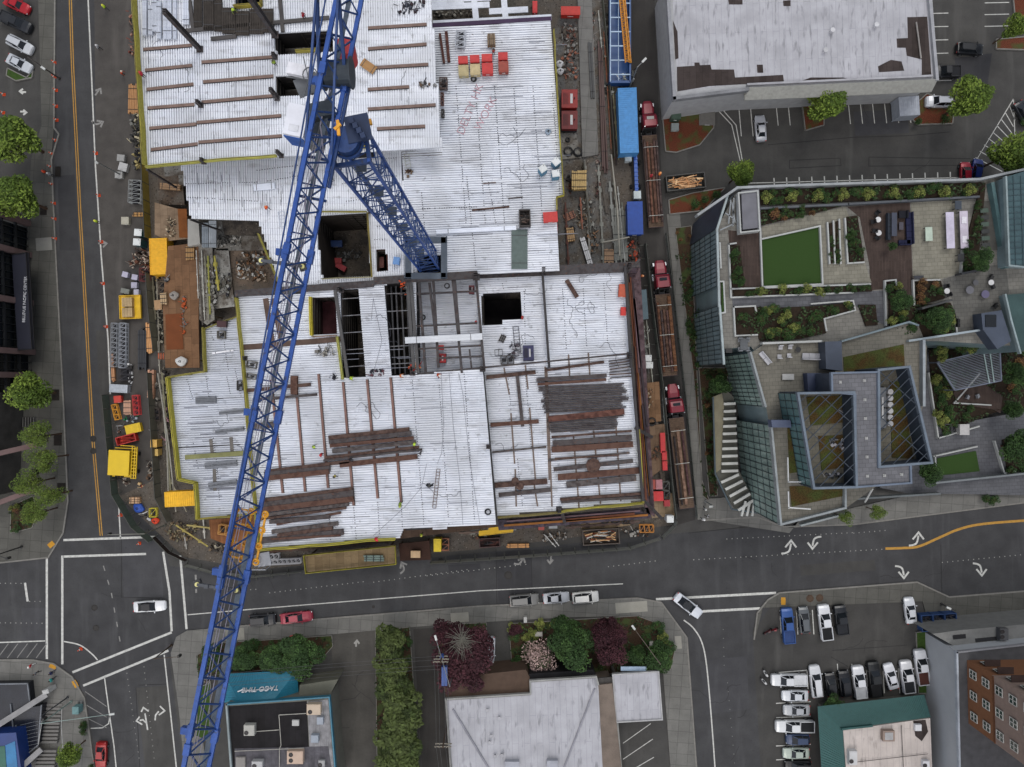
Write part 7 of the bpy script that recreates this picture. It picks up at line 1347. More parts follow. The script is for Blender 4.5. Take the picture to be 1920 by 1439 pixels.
# -- western office with awning and dark glass
of=bld('dark glass office building with pinkish ledges on the west edge',name='office_building',at=(20,600));GW=M('10161c',.12,.1,.3,.6);PK=M('6d5a58',.8,0,.1)
bprism('glass_wall',[(-260,395),(-60,393),(-54,735),(-260,740)],13,0,M('141a20',.15,.1,.25,.4),of,M('3a3a3c',.8))
b=B()
for y in (476,565,658,695,460,700):b.bar(W(-60,y,12),W(52 if y > 500 else 40,y+4,1),.9,1.1) if 0 else None
for y,x in ((475,25),(565,28),(655,31)):q=W(x,y,13);
for k,(y,x) in enumerate(((420,24),(475,26),(565,29),(657,33),(700,34))):
    f=W(x+30,y+4*(k > 0),0);b.box(f.x-.0,f.y,0,1.0,.9,12.8)
obj('pier',b,PK,of)
b=B()
for k in range(6):
    for j in range(9):pass
for z_ in (3.2,6.4,9.6):p,q=W(52,395,0),W(62,735,0);b.bar((p.x,p.y,z_),(q.x,q.y,z_),.35,.35)
for k in range(26):t=k/25;p,q=W(52,395,0),W(62,735,0);c=p.lerp(q,t);b.bar((c.x,c.y,0),(c.x,c.y,12.5),.12,.12)
obj('mullion',b,M('26282b',.4,.3),of)
aw=B();P=[W(22,478,4.6),W(51,474,4.6),W(62,655,4.6),W(33,657,4.6)];aw.prism([p[:2] for p in P],4.2,4.6,bottom=True);obj('awning',aw,M('1b1d2a',.5,0,.1),of)
b=B();[b.bar(P[1]+Vector((s,0,.1)),P[2]+Vector((s,0,.1)),.1,.2) for s in (-.1,.35)];b.bar(P[0],P[1],.15,.3);b.bar(P[3],P[2],.15,.3);obj('awning_rim',b,M('0f0f12',.5),of)
text('BELLEVUE PACIFIC CENTER','awning_sign',46.5,562,4.75,.62,-87.5,M('bfc0c4',.5),parent=of,ext=.06)
of2=bld('low entrance block with pinkish ledge behind the street trees on the west edge',name='office_annex',at=(10,880));bprism('wall',[(-260,737),(0,735),(-4,800),(-10,930),(-260,960)],6,0,M('484644',.7,0,.3,.5),of2,M('55534f',.85,0,.2,1,kind='dirt'));[obj('canopy_beam',B().bar(W(-20,y0,z_),W(70,y1,3.0),.8,.6),PK,of2) for y0,y1,z_ in ((855,834,6.4),(950,916,4.4))];b=B();[b.box(*W(x,y,1)[:2],.15,.9,.9,1.0) for x,y in ((62,826),(62,886),(14,822),(14,880))];obj('planter',b,M('1f1d1d',.8),of2);b=B();[b.box(*W(40+i*5,792,1)[:2],.15,.12,1.6,.5) for i in range(5)];obj('bench',b,M('6c6a66',.8),of2)
# -- glassy pavilion with stairs on the southwest corner
pv=bld('glass pavilion with sloping white beam and blue banner at the southwest corner',name='glass_pavilion',at=(30,1350));bprism('glass_roof',[(-80,1284),(52,1282),(56,1320),(60,1326),(78,1324),(72,1395),(35,1425),(-80,1480)],1.6,0,M('1d2028',.2,.1,.25,.5),pv);b=B();b.bar(W(-10,1364,3.4),W(88,1302,1.8),.9,.4);b.bar(W(40,1439,3.2),W(78,1405,1.8),.9,.4);obj('white_beam',b,M('8b8a8a',.7),pv)
b=B();[b.bar(W(x0,y0,1.7),W(x1,y1,1.7),.18,.2) for x0,y0,x1,y1 in ((-10,1283,52,1282),(52,1282,56,1315),(78,1322,72,1397),(30,1360,40,1430),(20,1320,26,1375),(72,1397,38,1425))];[b.bar(W(38,1360+i*7,1.68),W(72,1352+i*7,1.68),.06,.06) for i in range(8)];obj('mullion',b,M('6c7076',.5,.2),pv)
b=B();P=[W(-40,1378,4),W(30,1374,4),W(42,1460,4),W(-40,1470,4)];b.prism([p[:2] for p in P],1.6,4,bottom=True);obj('blue_roof',b,M('14306a',.4,0,.1),pv);b=B();b.prism([p[:2] for p in (W(10,1398,4.05),W(28,1390,4.05),W(34,1450,4.05),W(14,1455,4.05))],4.0,4.06);obj('light_blue_panel',b,M('1d6a9a',.4),pv);b=B();b.prism([p[:2] for p in (W(-20,1402,4.05),W(9,1399,4.05),W(13,1455,4.05),W(-20,1460,4.05))],4.0,4.06);obj('green_panel',b,M('1f5a4a',.4),pv)
bstep=bld('long outdoor staircase of grey steps at the southwest corner','stairs','outdoor_stairs',(98,1370));b=B()
for k in range(22):
    y=1322+k*7;gap=10 if k > 10 else 0;p=W(97-k*.9,y+gap,.2+k*.06);b.box(p.x,p.y,.15,3.6-.02*k,.38,.1+k*.06)
obj('step',b,M('6d6b68',.85,0,.1,1),bstep);b=B();b.tube([W(116,1330,1.1),W(115,1360,1.4),W(117,1392,1.8),W(121,1439,2.4)],.07,6);b.tube([W(79,1350,1.5),W(72,1396,1.9)],.07,6);obj('handrail',b,M('a5a5a2',.4,.4),bstep)

# ================================================================ ROOF GARDEN CAMPUS, EAST
PAV=M('77756f',.85,0,.12,.6,kind='pavers');PAVG=M('5b5c60',.85,0,.12,.6,kind='pavers');PAVL=M('7f7c70',.85,0,.12,.6,kind='pavers')
WD=M('463a35',.8,0,.15,1,kind='plank');WHP=M('a2a4a2',.7,0,.08);BLG=M('3e4654',.5,.2,.15,.6);GG=M('869c96',.22,.1,.28,.22);GG2=M('6f8186',.28,.1,.22,.3);SEDUM=M('5a4a1f',.95,0,.2,1,kind='sedum');MUL=M('2a2118',.95,0,.3,2)
cp=bld('glass-sided campus building with landscaped roof gardens',name='campus_building',at=(1600,500));zp=13.5
POD=[(1343,430),(1380,362),(1420,355),(1845,338),(1990,318),(1990,655),(1760,640),(1700,640),(1560,690),(1420,665),(1408,650),(1356,655),(1350,575),(1347,540)]
bprism('podium',POD,zp-.1,0,GG2,cp,PAV)
def ground_patch(pts,z,mat,name,h=.03):b=B();b.prism(WX(pts,z),z-.12,z+h-.03);return obj(name,b,mat,cp)
def patch(name,pts,mat,dz=.02,z=zp-.1):b=B();b.prism(WX(pts,z),z-.02,z+dz);return obj(name,b,mat,cp)
# paving and timber decks
patch('wood_deck',[(1365,432),(1385,434),(1426,432),(1430,540),(1372,542),(1368,464)],WD,.03)
patch('wood_deck',[(1588,388),(1706,380),(1712,555),(1690,550),(1680,540),(1632,545),(1630,498),(1612,408)],WD,.03)
patch('paving',[(1708,379),(1790,377),(1803,512),(1762,524),(1712,524)],PAVL,.03);patch('paving',[(1766,525),(1845,500),(1885,495),(1892,545),(1876,600),(1876,620),(1795,624),(1785,560)],M('5f5e5a',.85,0,.12,.6,kind='pavers'),.03)
patch('paving',[(1428,426),(1545,397),(1585,388),(1634,530),(1543,533),(1540,425),(1431,448)],PAVL,.035);patch('paving',[(1372,555),(1660,545),(1664,610),(1640,604),(1600,570),(1520,585),(1375,585)],PAVG,.03)
patch('paving',[(1385,362),(1418,358),(1422,430),(1388,434)],M('6a6a70',.85,0,.1,.8),1.2);parapet([(1385,362),(1421,358),(1425,432),(1389,436)],zp,1.4,.2,WHP,cp)
patch('synthetic_lawn',[(1428,448),(1537,425),(1541,531),(1432,537)],TURF,.10)
def curb(pts,h=.5,w=.22,z=zp-.1,mat=WHP,closed=False):
    b=B();P=[W(x,y,z+h) for x,y in pts];P=P+[P[0]] if closed else P
    for k_,(p,q) in enumerate(zip(P[:-1],P[1:])):
        h += .006*(1 if k_ % 2 else -1);e=(q-p).normalized()*w*.5;b.bar((p.x-e.x,p.y-e.y,z+h/2),(q.x+e.x,q.y+e.y,z+h/2),w,h)
    return obj('planter_edge',b,mat,cp)
for pts in ([(1426,428),(1430,538)],[(1430,448),(1538,424),(1543,533)],[(1432,538),(1543,533)],[(1371,542),(1430,540),(1632,533)],[(1374,558),(1600,549)],[(1367,458),(1371,558)],[(1367,458),(1380,456)],[(1552,418),(1556,494)],[(1563,415),(1566,494)],[(1574,412),(1577,494)],[(1585,410),(1590,494),(1620,492)],[(1376,576),(1416,574),(1418,584)],[(1376,576),(1379,630),(1420,628)],[(1522,570),(1600,564),(1604,582),(1546,598),(1550,620)],[(1662,610),(1660,527),(1680,525),(1684,545)],[(1715,572),(1713,526),(1762,525)],[(1349,528),(1357,528),(1360,586),(1350,588)],[(1803,514),(1806,470)],[(1795,625),(1792,600)],[(1350,456),(1352,502)]):curb(pts)
# planted strips
def soil(pts,mat=MUL,dz=.3):return patch('planting',pts,mat,dz)
soil([(1424,358),(1838,343),(1834,368),(1424,386)]);soil([(1424,392),(1545,385),(1590,384),(1546,396),(1426,424)]);soil([(1369,462),(1386,462),(1396,540),(1372,541)]);soil([(1374,544),(1630,534),(1634,547),(1375,557)])
soil([(1378,578),(1416,576),(1446,578),(1520,575),(1600,568),(1602,580),(1545,596),(1548,625),(1500,636),(1424,640),(1420,628),(1380,628)]);soil([(1553,420),(1562,418),(1565,493),(1557,494)]);soil([(1566,416),(1573,415),(1576,493),(1568,494)]);soil([(1586,408),(1606,405),(1619,490),(1592,493)])
soil([(1664,528),(1680,527),(1690,548),(1712,560),(1710,572),(1780,568),(1790,590),(1792,622),(1740,636),(1700,630),(1666,612)]);soil([(1716,527),(1762,527),(1770,560),(1716,575)]);soil([(1838,345),(1846,344),(1834,470),(1828,512),(1806,505),(1806,470),(1834,360)]);soil([(1352,530),(1357,530),(1360,584),(1352,586)],TURF);soil([(1608,572),(1640,572),(1644,610),(1622,612)])
# parapet wall to the north (slopes up at the west end)
parapet([(1310,402),(1383,352),(1470,348),(1838,336),(1920,318),(1990,305)],zp,1.3,.35,M('8a8e90',.6),cp,False,'north_parapet')
# west glass facades with mullions; one slanting blue slate corner
def facade(x0,y0,x1,y1,zt,zb,n,m,mat,root=cp,lean=0):
    p,q=W(x0,y0,zt),W(x1,y1,zt);e=(q-p).normalized();out=Vector((e.y,-e.x,0));c=(p+q)/2
    if out.dot(Vector((-c.x,-c.y,0))) < 0:out=-out
    b=B();P0=Vector((p.x,p.y,zb));Q0=Vector((q.x,q.y,zb));
    A_=p+out*.2;C_=q+out*.2;b.face([(P0.x+out.x*(.2+lean),P0.y+out.y*(.2+lean),zb),(Q0.x+out.x*(.2+lean),Q0.y+out.y*(.2+lean),zb),C_,A_]);g=obj('glass_facade',b,mat,root)
    b=B()
    for i in range(n+1):
        t=i/n;top=p.lerp(q,t)+out*.25;bot=P0.lerp(Q0,t)+out*(.25+lean);b.bar(top,bot,.07)
    for j in range(m+1):
        t=j/m;b.bar(p.lerp(P0,t)+out*(.25+lean*t),q.lerp(Q0,t)+out*(.25+lean*t),.07)
    obj('mullion',b,M('2a3438',.4,.3),g);return g
facade(1345,430,1347,537,zp,0,12,5,GG2,lean=.5);facade(1349,574,1357,682,zp,0,12,4,GG2,lean=.3)
b=B();b.face([W(1293,460,.2),W(1300,420,.2),W(1345,430,zp)]);b.face([W(1300,420,.2),W(1318,402,.2),W(1365,366,zp),W(1345,430,zp)]);b.face([W(1293,460,.2),W(1345,430,zp),W(1350,432,zp-1)]);obj('slate_slope',b,BLG,cp)
curb([(1365,366),(1345,430),(1349,574)],.5,.3,zp,M('8f9a9c',.5));curb([(1350,574),(1358,682)],.5,.3,zp,M('8f9a9c',.5))
b=B();[b.bar(W(x0,y0,zp+.6),W(x1,y1,zp+.6),.16,.16) for x0,y0,x1,y1 in ((1370,375,1366,420),(1376,372,1374,425),(1372,380,1378,418),(1350,432,1376,420),(1381,366,1383,430),(1360,400,1375,410))];obj('steel_trellis',b,M('7f8488',.5,.3),cp)
# eastern wing with green glass roof
ew=bld('green glass wing at the right edge of the campus',name='glass_wing',at=(1900,450));bprism('glass_roof',[(1887,332),(1990,300),(1990,500),(1893,498)],16,0,GG2,ew,M('42585c',.25,.2,.2,.4));bprism('glass_roof',[(1886,553),(1990,545),(1990,640),(1912,660),(1896,600)],15,0,GG2,ew,M('3b504e',.25,.2,.2,.4));parapet([(1862,345),(1888,500)],13.5,1,.5,M('4c6668',.4),ew,False);parapet([(1887,332),(1893,498),(1930,502)],16,.3,.25,M('7e8c8e',.5),ew,False);parapet([(1886,553),(1897,602),(1914,662)],15,.3,.25,M('7e8c8e',.5),ew,False)
b=B();[b.bar(W(1888,345+i*11,16.1),W(1960,341+i*11,16.1),.06) for i in range(14)];[b.bar(W(1900+i*14,330,16.1),W(1905+i*14,498,16.1),.06) for i in range(4)];obj('mullion',b,M('33444a',.4),ew);b=B();b.prism(WX([(1840,588),(1878,582),(1896,640),(1870,655),(1843,618)],zp+2),zp-.1,zp+2);obj('entrance_block',b,BLG,ew);b=B();b.box(*W(1858,602,zp+2.1)[:2],zp+2,1.6,1.8,.12);obj('skylight',b,M('16191c',.2),ew)
b=B();b.prism(WX([(1838,378),(1858,377),(1878,470),(1845,468)],zp),zp-.08,zp+.02);obj('stair_paving',b,M('4f4e4a',.85),ew)
# --- tower with roof terrace and trellised courts
tw=bld('angular glass tower with roof terrace and trellised courts',name='campus_tower',at=(1560,800));zt1=14.0;zt2=21.0;zl=16.0;zcf=17.4
T1=[(1408,662),(1432,646),(1540,641),(1580,640),(1705,605),(1722,610),(1738,650),(1735,740),(1700,900),(1460,900),(1436,760)]
bprism('terrace',T1,zt1,0,GG2,tw,M('726f66',.85,0,.1,.6,kind='pavers'));facade(1409,662,1436,762,zt1,0,12,5,GG)
T2=[(1447,798),(1486,800),(1600,880),(1660,900),(1586,953),(1465,984)]
bprism('lower_terrace',T2,zl,0,GG2,tw,M('726f66',.85,0,.1,.6,kind='pavers'));facade(1447,798,1465,984,zl,0,14,6,GG)
parapet([(1447,798),(1465,984),(1586,953),(1586,916)],zl,.8,.3,M('848a8c',.5),tw,False);parapet([(1408,662),(1436,762)],zt1,.8,.3,M('848a8c',.5),tw,False);parapet([(1432,644),(1540,640)],zt1,.9,.3,WHP,tw,False);parapet([(1580,640),(1705,604),(1722,610)],zt1,.9,.25,M('6c7a80',.4),tw,False);parapet([(1733,640),(1733,760)],zt1,.9,.4,M('8e959a',.5),tw,False)
def tpatch(name,pts,z,mat,dz=.04):b=B();b.prism(WX(pts,z),z-.05,z+dz);return obj(name,b,mat,tw)
tpatch('sedum_roof',[(1581,670),(1694,646),(1696,690),(1582,697)],zt1,SEDUM,.1);tpatch('sedum_roof',[(1476,803),(1489,803),(1506,884),(1480,888)],zl,SEDUM,.1);tpatch('sedum_roof',[(1480,912),(1580,911),(1582,930),(1484,950)],zl,SEDUM,.1);tpatch('sedum_roof',[(1543,705),(1556,704),(1556,735),(1543,735)],zt1,SEDUM,.1)
b=B();b.prism(WX([(1547,641),(1578,640),(1580,696),(1549,692)],zt1+2.4),zt1,zt1+2.4);obj('stair_hut',b,BLG,tw);b=B();b.prism(WX([(1446,788),(1482,788),(1484,802),(1448,802)],zl+1.5),zl,zl+1.5);obj('slate_block',b,M('464f66',.5),tw);b=B();b.prism(WX([(1513,700),(1540,700),(1540,735),(1516,735)],zt1+1.5),zt1,zt1+1.5);obj('slate_block',b,M('2e3850',.5),tw)
# high L-shaped roof with two open courts (walls + slab ring)
HR=[(1560,700),(1647,698),(1648,876),(1708,872),(1709,906),(1606,914),(1604,740),(1561,736)]
bprism('high_roof',HR,zt2,zt1,BLG,tw,M('68686c',.85,0,.1,.6,kind='pavers'));parapet(HR,zt2,.3,.25,M('5f6a7a',.5),tw)
C1=[(1497,738),(1602,736),(1607,914),(1527,916)];C2=[(1648,694),(1706,688),(1748,868),(1650,876)]
for k,(pts,fl,zf) in enumerate(((C1,'a',15),(C2,'b',15))):
    parapet(pts,zt2,.35,.32,M('5f6a76',.5),tw);b=B();P=WX(pts,zt2)
    for p,q in zip(P,P[1:]+P[:1]):b.bar((p.x,p.y,(zt2+zt1)/2),(q.x,q.y,(zt2+zt1)/2),.3,zt2-zt1)
    obj('court_wall',b,M('333e4c',.5,0,.2),tw)
    b=B();b.prism(WX([(960+(x-960)*.965,720+(y-720)*.965) for x,y in pts],zcf),zt1,zcf);obj('court_floor',b,M('6a675d',.85,0,.12,.6,kind='pavers'),tw)
    # trellis of slanted bars
    b=B();a=R(45);ca,sa=math.cos(a),math.sin(a);v=-300
    vs=[-p[0]*sa+p[1]*ca for p in P];v=min(vs)+.4
    while v < max(vs):
        for u0,u1 in inside_spans([P],v,a):b.bar((u0*ca-v*sa,u0*sa+v*ca,zt2+.1),(u1*ca-v*sa,u1*sa+v*ca,zt2+.1),.1,.14)
        v += 1.15
    a=R(-42);ca,sa=math.cos(a),math.sin(a);vs=[-p[0]*sa+p[1]*ca for p in P]
    for v in (min(vs)*.6+max(vs)*.4,min(vs)*.25+max(vs)*.75):
        for u0,u1 in inside_spans([P],v,a):b.bar((u0*ca-v*sa,u0*sa+v*ca,zt2-.1),(u1*ca-v*sa,u1*sa+v*ca,zt2-.1),.1,.1)
    obj('trellis',b,M('343c46',.5,.2),tw)
facade(1497,738,1527,914,zt2,zt1,12,3,M('56767a',.2,.2,.2,.3));facade(1707,690,1748,866,zt2,zt1,10,2,M('56666a',.25,.2,.2,.3)) if 0 else None
tpatch('sedum_roof',[(1512,745),(1578,742),(1588,792),(1520,798)],zcf+.01,SEDUM,.12);tpatch('sedum_roof',[(1534,818),(1582,816),(1588,876),(1540,882)],zcf+.01,SEDUM,.12);tpatch('sedum_roof',[(1668,716),(1690,716),(1712,860),(1672,858)],zcf+.01,SEDUM,.12)
b=B();p=W(1745,780,zt2-3)
for x,y in ((1575,717),(1620,714),(1621,750),(1622,785),(1624,822),(1625,857),(1626,893),(1658,892),(1690,890)):q=W(x,y,zt2);b=B();b.box(q.x,q.y,zt2,.4,.4,.12);b.box(q.x,q.y,zt2+.12,.2,.2,.1);obj('roof_drain',b,M('9a9a98',.7),tw)
for i in range(6):b=B();q=W(1670,735+i*12,zcf+1.3);b.cyl((q.x,q.y,zcf+.2),(q.x,q.y,zcf+1.3),.4,n=14);tag(obj('cooling_fan',b,M('a8a8aa',.5)),'%s round white fan unit from the north in the eastern trellised court' % ORD[i],'fan unit','fan units in the court')
I('generator',1653,765,18,80,0,zcf+.01,.9,'5f6266','plant_unit','long grey plant unit in the eastern trellised court','plant unit')
for x0,y0,x1,y1 in ((1477,858,1478,904),(1477,904,1507,904),(1478,922,1479,954),(1478,952,1520,955)):b=B();b.bar(W(x0,y0,zl+1),W(x1,y1,zl+1),.15,.15);obj('white_rail',b,M('c2c4c4',.5),tw)
b=B();b.bar(W(1636,917,14),W(1622,942,9),.18,.18);tag(obj('white_mast',b,M('c9c9c6',.5)),'white slanted pole south of the high grey roof','pole')
for k,(x,y) in enumerate(((1585,775),(1580,835),(1560,893),(1565,832))):I('pile',x,y,10 if k != 2 else 40,18 if k != 2 else 8,0,zcf+.01,.6,'','pipework','white pipework in the western trellised court, %s' % ('northern','beside the wall','along the south wall','central')[k],'pipework',None,['9a9aa0','6a6a70','33363c'])
# south podium of the tower with white fins
sp_=bld('curved walkway canopy with a row of white fins west of the tower','canopy','fin_canopy',(1368,840));b=B();b.prism(WX([(1337,745),(1362,732),(1376,745),(1384,880),(1420,950),(1410,965),(1380,958),(1340,890)],4),3.6,4,bottom=True);obj('canopy_roof',b,M('55554e',.7,0,.12),sp_)
b=B();b.prism(WX([(1336,745),(1354,738),(1358,760),(1352,880),(1341,888)],4.3),4.0,4.25);obj('pale_strip',b,M('7a7562',.8),sp_)
b=B();[b.bar(W(1357-k*.5,758+k*14,4.6),W(1379+k*.5,757+k*14,4.6),.42,.35) for k in range(10)];[b.bar(W(1352+k*8,905+k*13,4.6),W(1385+k*7,890+k*12,4.6),.42,.35) for k in range(5)];[b.bar(W(1398+k*8,940,4.6),W(1390+k*10,968,4.6),.35,.3) for k in range(3)];obj('fin',b,M('b4b5b0',.6),sp_)
b=B();b.tube([W(1337,745,4.6),W(1341,888,4.6),W(1372,955,4.6),W(1420,962,4.6)],.14,6);obj('rim',b,M('4a565c',.4,.3),sp_)
struct('terrace',[(1742,655),(1760,800),(1990,760),(1990,930),(1700,925),(1650,915)],1.2,PAVG,1.2)
struct('lawn',[(1757,860),(1830,846),(1837,884),(1760,892)],1.35,TURF,.4);
for pts in ([(1752,856),(1832,838)],[(1754,856),(1756,898)],[(1866,828),(1884,888),(1905,884)],[(1760,822),(1836,800)],[(1838,700),(1790,756),(1858,760)],[(1742,700),(1760,822)]):curb(pts,.6,.22,1.2)
struct('planting_bed',[(1742,658),(1868,632),(1990,640),(1990,770),(1880,770),(1862,775),(1770,812),(1750,760)],1.45,MUL,.5);struct('planting_bed',[(1880,825),(1990,800),(1990,885),(1890,888)],1.45,MUL,.5)
struct('wood_terrace',[(1788,735),(1845,720),(1880,742),(1876,775),(1862,768),(1795,758)],1.6,WD,.3)
# pergola
pg=bld('grey slatted pergola over the lower garden terrace','pergola','pergola',(1820,690));P=[W(1757,680,5.2),W(1874,652,5.2),W(1877,714,5.2),W(1790,732,5.2)];b=B();[b.bar(p,q,.2,.25) for p,q in zip(P,P[1:]+P[:1])];[b.bar((p.x,p.y,1.2),p,.18) for p in P];obj('frame',b,M('6c7280',.5,.2),pg)
b=B();n=20;[b.bar(P[0].lerp(P[3],i/n),P[1].lerp(P[2],i/n),.09,.16) for i in range(1,n)];obj('slat',b,M('7a7f88',.5,.2),pg);b=B();[b.bar(P[0].lerp(P[1],t)+Vector((0,0,.2)),P[3].lerp(P[2],t)+Vector((0,0,.2)),.16,.12) for t in (.73,.83)];obj('cross_bar',b,M('93a5a3',.5),pg)
# blade screens along walkways
for k,(x0,y0,x1,y1,z,h,c) in enumerate(((1722,580,1778,564,zp,2.0,'3b3c3c'),(1797,515,1846,505,zp,1.6,'35363a'),(1700,640,1866,615,zp,1.2,'8f9aa0'),(1424,392,1590,384,zp,.8,'4b4f54'),(1588,384,1834,370,zp,.8,'464a50'),(1750,905,1990,880,1.2,1.4,'6d7275'),(1600,935,1760,925,1.2,1.3,'5b6062'),(1500,985,1590,962,.2,.9,'9aa0a0'))):
    b=B();b.bar(W(x0,y0,z+h/2),W(x1,y1,z+h/2),.3,h);tag(obj('screen_wall',b,M(c,.6,.1,.15)),['dark slanted blade wall crossing the roof garden','short dark blade wall beside the bushy roof tree','pale glass balustrade at the south of the roof garden','low dark wall west below the northern hedge','low dark wall east below the northern hedge','grey wall above the southern pavement at the right edge','dark low wall right of the tower foot','pale coping at the tower foot'][k],'wall')
# furniture on the roof garden
def table(px,py,w_,h_,ang,z,hh,col,label,name='table',cat='table'):
    p=W(px,py,z+hh);k=mpp(z+hh);r=thing(name,label,cat,(p.x,p.y,z),R(-ang));b=B();b.box(0,0,hh-.08,w_*k,h_*k,.08);obj('tabletop',b,M(col,.5),r,local=True)
    for sx in (-1,1):
        for sy in (-1,1):b=B();b.box(sx*(w_*k/2-.12),sy*(h_*k/2-.12),0,.1,.1,hh-.08);obj('leg',b,M('2f2f33',.6),r,local=True)
    return r
table(1742,439,13,26,-2,zp,.75,'a5b3a4','pale green table on the paved roof terrace');table(1782,432,15,68,-2,zp,.9,'b9b3c4','long white counter on the paved roof terrace, left one','counter','counter');table(1808,431,15,70,-2,zp,.9,'b0a8b4','long white counter with sinks, right one','counter','counter');table(1677,421,10,44,0,zp,.7,'2e3444','dark long table on the timber roof deck')
for i,(x,y) in enumerate(((1808,413),(1809,449))):b=B();q=W(x,y,zp+1);b.box(q.x,q.y,zp+.9,.7,1.0,.1);tag(obj('basin',b,M('c9c6cc',.4)),'white basin on the right counter, %s' % ('northern','southern')[i],'basin')
def sofa(px,py,w_,h_,ang,z,col,label,back=1):
    p=W(px,py,z+.5);k=mpp(z+.5);r=thing('sofa',label,'sofa',(p.x,p.y,z),R(-ang));m=M(col,.85,0,.1);b=B();n=max(1,round(h_*k/.9));[b.box(0,-h_*k/2+h_*k*(i+.5)/n,.15,w_*k*.95,h_*k/n*.95,.28) for i in range(n)];obj('seat',b,m,r,local=True)
    b=B();b.box(back*w_*k*.42,0,.15,w_*k*.16,h_*k,.65);obj('backrest',b,m,r,local=True);return r
sofa(1706,428,12,60,-2,zp,'1b1e38','long dark navy sofa on the timber roof deck');sofa(1697,455,10,22,88,zp,'1b1e38','short dark navy sofa at the foot of the long one');sofa(1694,402,16,14,0,zp,'17181f','black armchair at the head of the long sofa');sofa(1667,425,8,50,180,zp,'2b3038','dark narrow bench left of the long dark table');table(1690,424,8,14,0,zp,.4,'3a3640','small dark coffee table inside the sofa group')
def chair(px,py,ang,z,col,label,group=None):
    p=W(px,py,z+.5);r=thing('lounge_chair',label,'chair',(p.x,p.y,z),R(-ang),group);m=M(col,.7);b=B();b.box(0,0,.38,.62,.6,.08);obj('seat',b,m,r,local=True);b=B();b.loft([[(-.3+.12*t,-.3,.4+.5*t),(-.3+.12*t,.3,.4+.5*t),(-.36+.02*t,.3,.4+.5*t),(-.36+.02*t,-.3,.4+.5*t)] for t in (0,1)]);obj('backrest',b,m,r,local=True)
    for sx in (-1,1):
        for sy in (-1,1):b=B();b.box(sx*.27,sy*.26,0,.05,.05,.38);obj('leg',b,m,r,local=True)
for x,y,a,z,c,t in ((1645,400,130,zp,'17171a','black lounge chair, top of the four on the timber roof deck'),(1637,416,170,zp,'17171a','black lounge chair, second of the four on the timber deck'),(1640,433,190,zp,'17171a','black lounge chair, third of the four on the timber deck'),(1645,446,220,zp,'17171a','black lounge chair, bottom of the four on the timber deck'),(1774,537,170,zp,'1a1b1d','black chair by the white round table, upper left'),(1779,553,160,zp,'1a1b1d','black chair by the white round table, lower left'),(1860,520,30,zp,'2c2c2c','dark chair near the glass wing, upper'),(1863,538,-20,zp,'262628','dark chair near the glass wing, lower'),(1868,574,45,zp,'151618','black tilted chair at the glass wing corner'),
        (1797,602,0,zp,'1b1b1d','black chair on the southern edge of the paved terrace, upper'),(1797,610,0,zp,'1b1b1d','black chair on the southern edge of the paved terrace, lower'),(1815,745,20,1.5,'7c7f84','grey chair on the lower timber terrace, left'),(1834,743,-20,1.5,'7c7f84','grey chair on the lower timber terrace, right'),
        (1464,652,90,zt1,'a5a5a8','white lounge chair, top left of four on the tower terrace'),(1482,651,90,zt1,'a5a5a8','white lounge chair, top right of four on the tower terrace'),(1462,669,-90,zt1,'a5a5a8','white lounge chair, bottom left of four on the tower terrace'),(1480,667,-90,zt1,'a5a5a8','white lounge chair, bottom right of four on the tower terrace')):chair(x,y,a,z,c,t,'chairs of the roof gardens')
for x,y,t,c in ((1647,412,'white round side table between black chairs, upper','c8c8c8'),(1648,437,'white round side table between black chairs, lower','c8c8c8'),(1776,546,'white round table between two black chairs on the paved terrace','c0c0c0'),(1859,530,'small white table between the dark chairs near the glass wing','c0c0c0'),(1819,544,'low grey oval stone table on the paved terrace','5c5c62'),(1848,552,'low purple grey oval stool right of the grey one','55506a'),(1830,530,'small grey stool above the oval stones','4c4c50'),(1497,656,'small black round table beside the white chairs','17171a')):
    z=zt1 if x < 1550 else zp;r=.42 if 'white' in t[:12] or 'small' in t else .6;p=W(x,y,z+.6);b=B();b.cyl((p.x,p.y,z+.5),(p.x,p.y,z+.58),r,n=18);R_=tag(obj('side_table',b,M(c,.5)),t,'table');b=B();b.cyl((p.x,p.y,z),(p.x,p.y,z+.5),r*.25,r*.2,8);obj('foot',b,M('3a3a3c',.6),R_)
sofa(1524,669,13,38,92,zt1,'9b9b9f','pale curved daybed on the tower terrace');sofa(1435,672,8,28,-40,zt1,'a8a8ac','slanted white sun lounger on the tower terrace');table(1478,707,22,11,0,zt1,.4,'9c9c9a','low white table on the tower terrace');table(1395,646,14,22,0,zp,.7,'4a4d50','small dining table with seats on the west terrace');table(1367,658,12,8,0,zp,.7,'1c1a1a','small black box table on the west terrace')
for i,(x,y) in enumerate(((1388,638),(1402,638),(1388,655),(1402,655))):chair(x,y,90 if y < 645 else -90,zp,'6c6f73',['upper left','upper right','lower left','lower right'][i]+' grey seat of the dining table on the west terrace','dining seats')
for i in range(6):table(1846+i*.6,395+i*13,15,8,-5,zp,.45,['3c4c42','2a2c2c'][i % 2],'%s low slatted bench from the north beside the glass wing' % ORD[i],'bench','bench')
table(1723,520,18,6,-2,zp,.8,'24262e','dark planter bench at the south of the paved terrace','bench','bench');table(1802,484,12,14,0,zp,.8,'26282c','pair of dark seats below the counters','bench','bench');table(1797,385,12,16,0,zp,.9,'2a3440','dark blue cabinet above the counters','cabinet','cabinet')
I('box',1809,806,18,20,0,1.2,1.5,'a9a7a6','kiosk_box','white box beside the grey slatted bench in the lower garden','box');I('rack',1785,805,24,18,0,1.2,.6,'4d4e50','slatted_bench','grey slatted bench in the lower garden','bench')

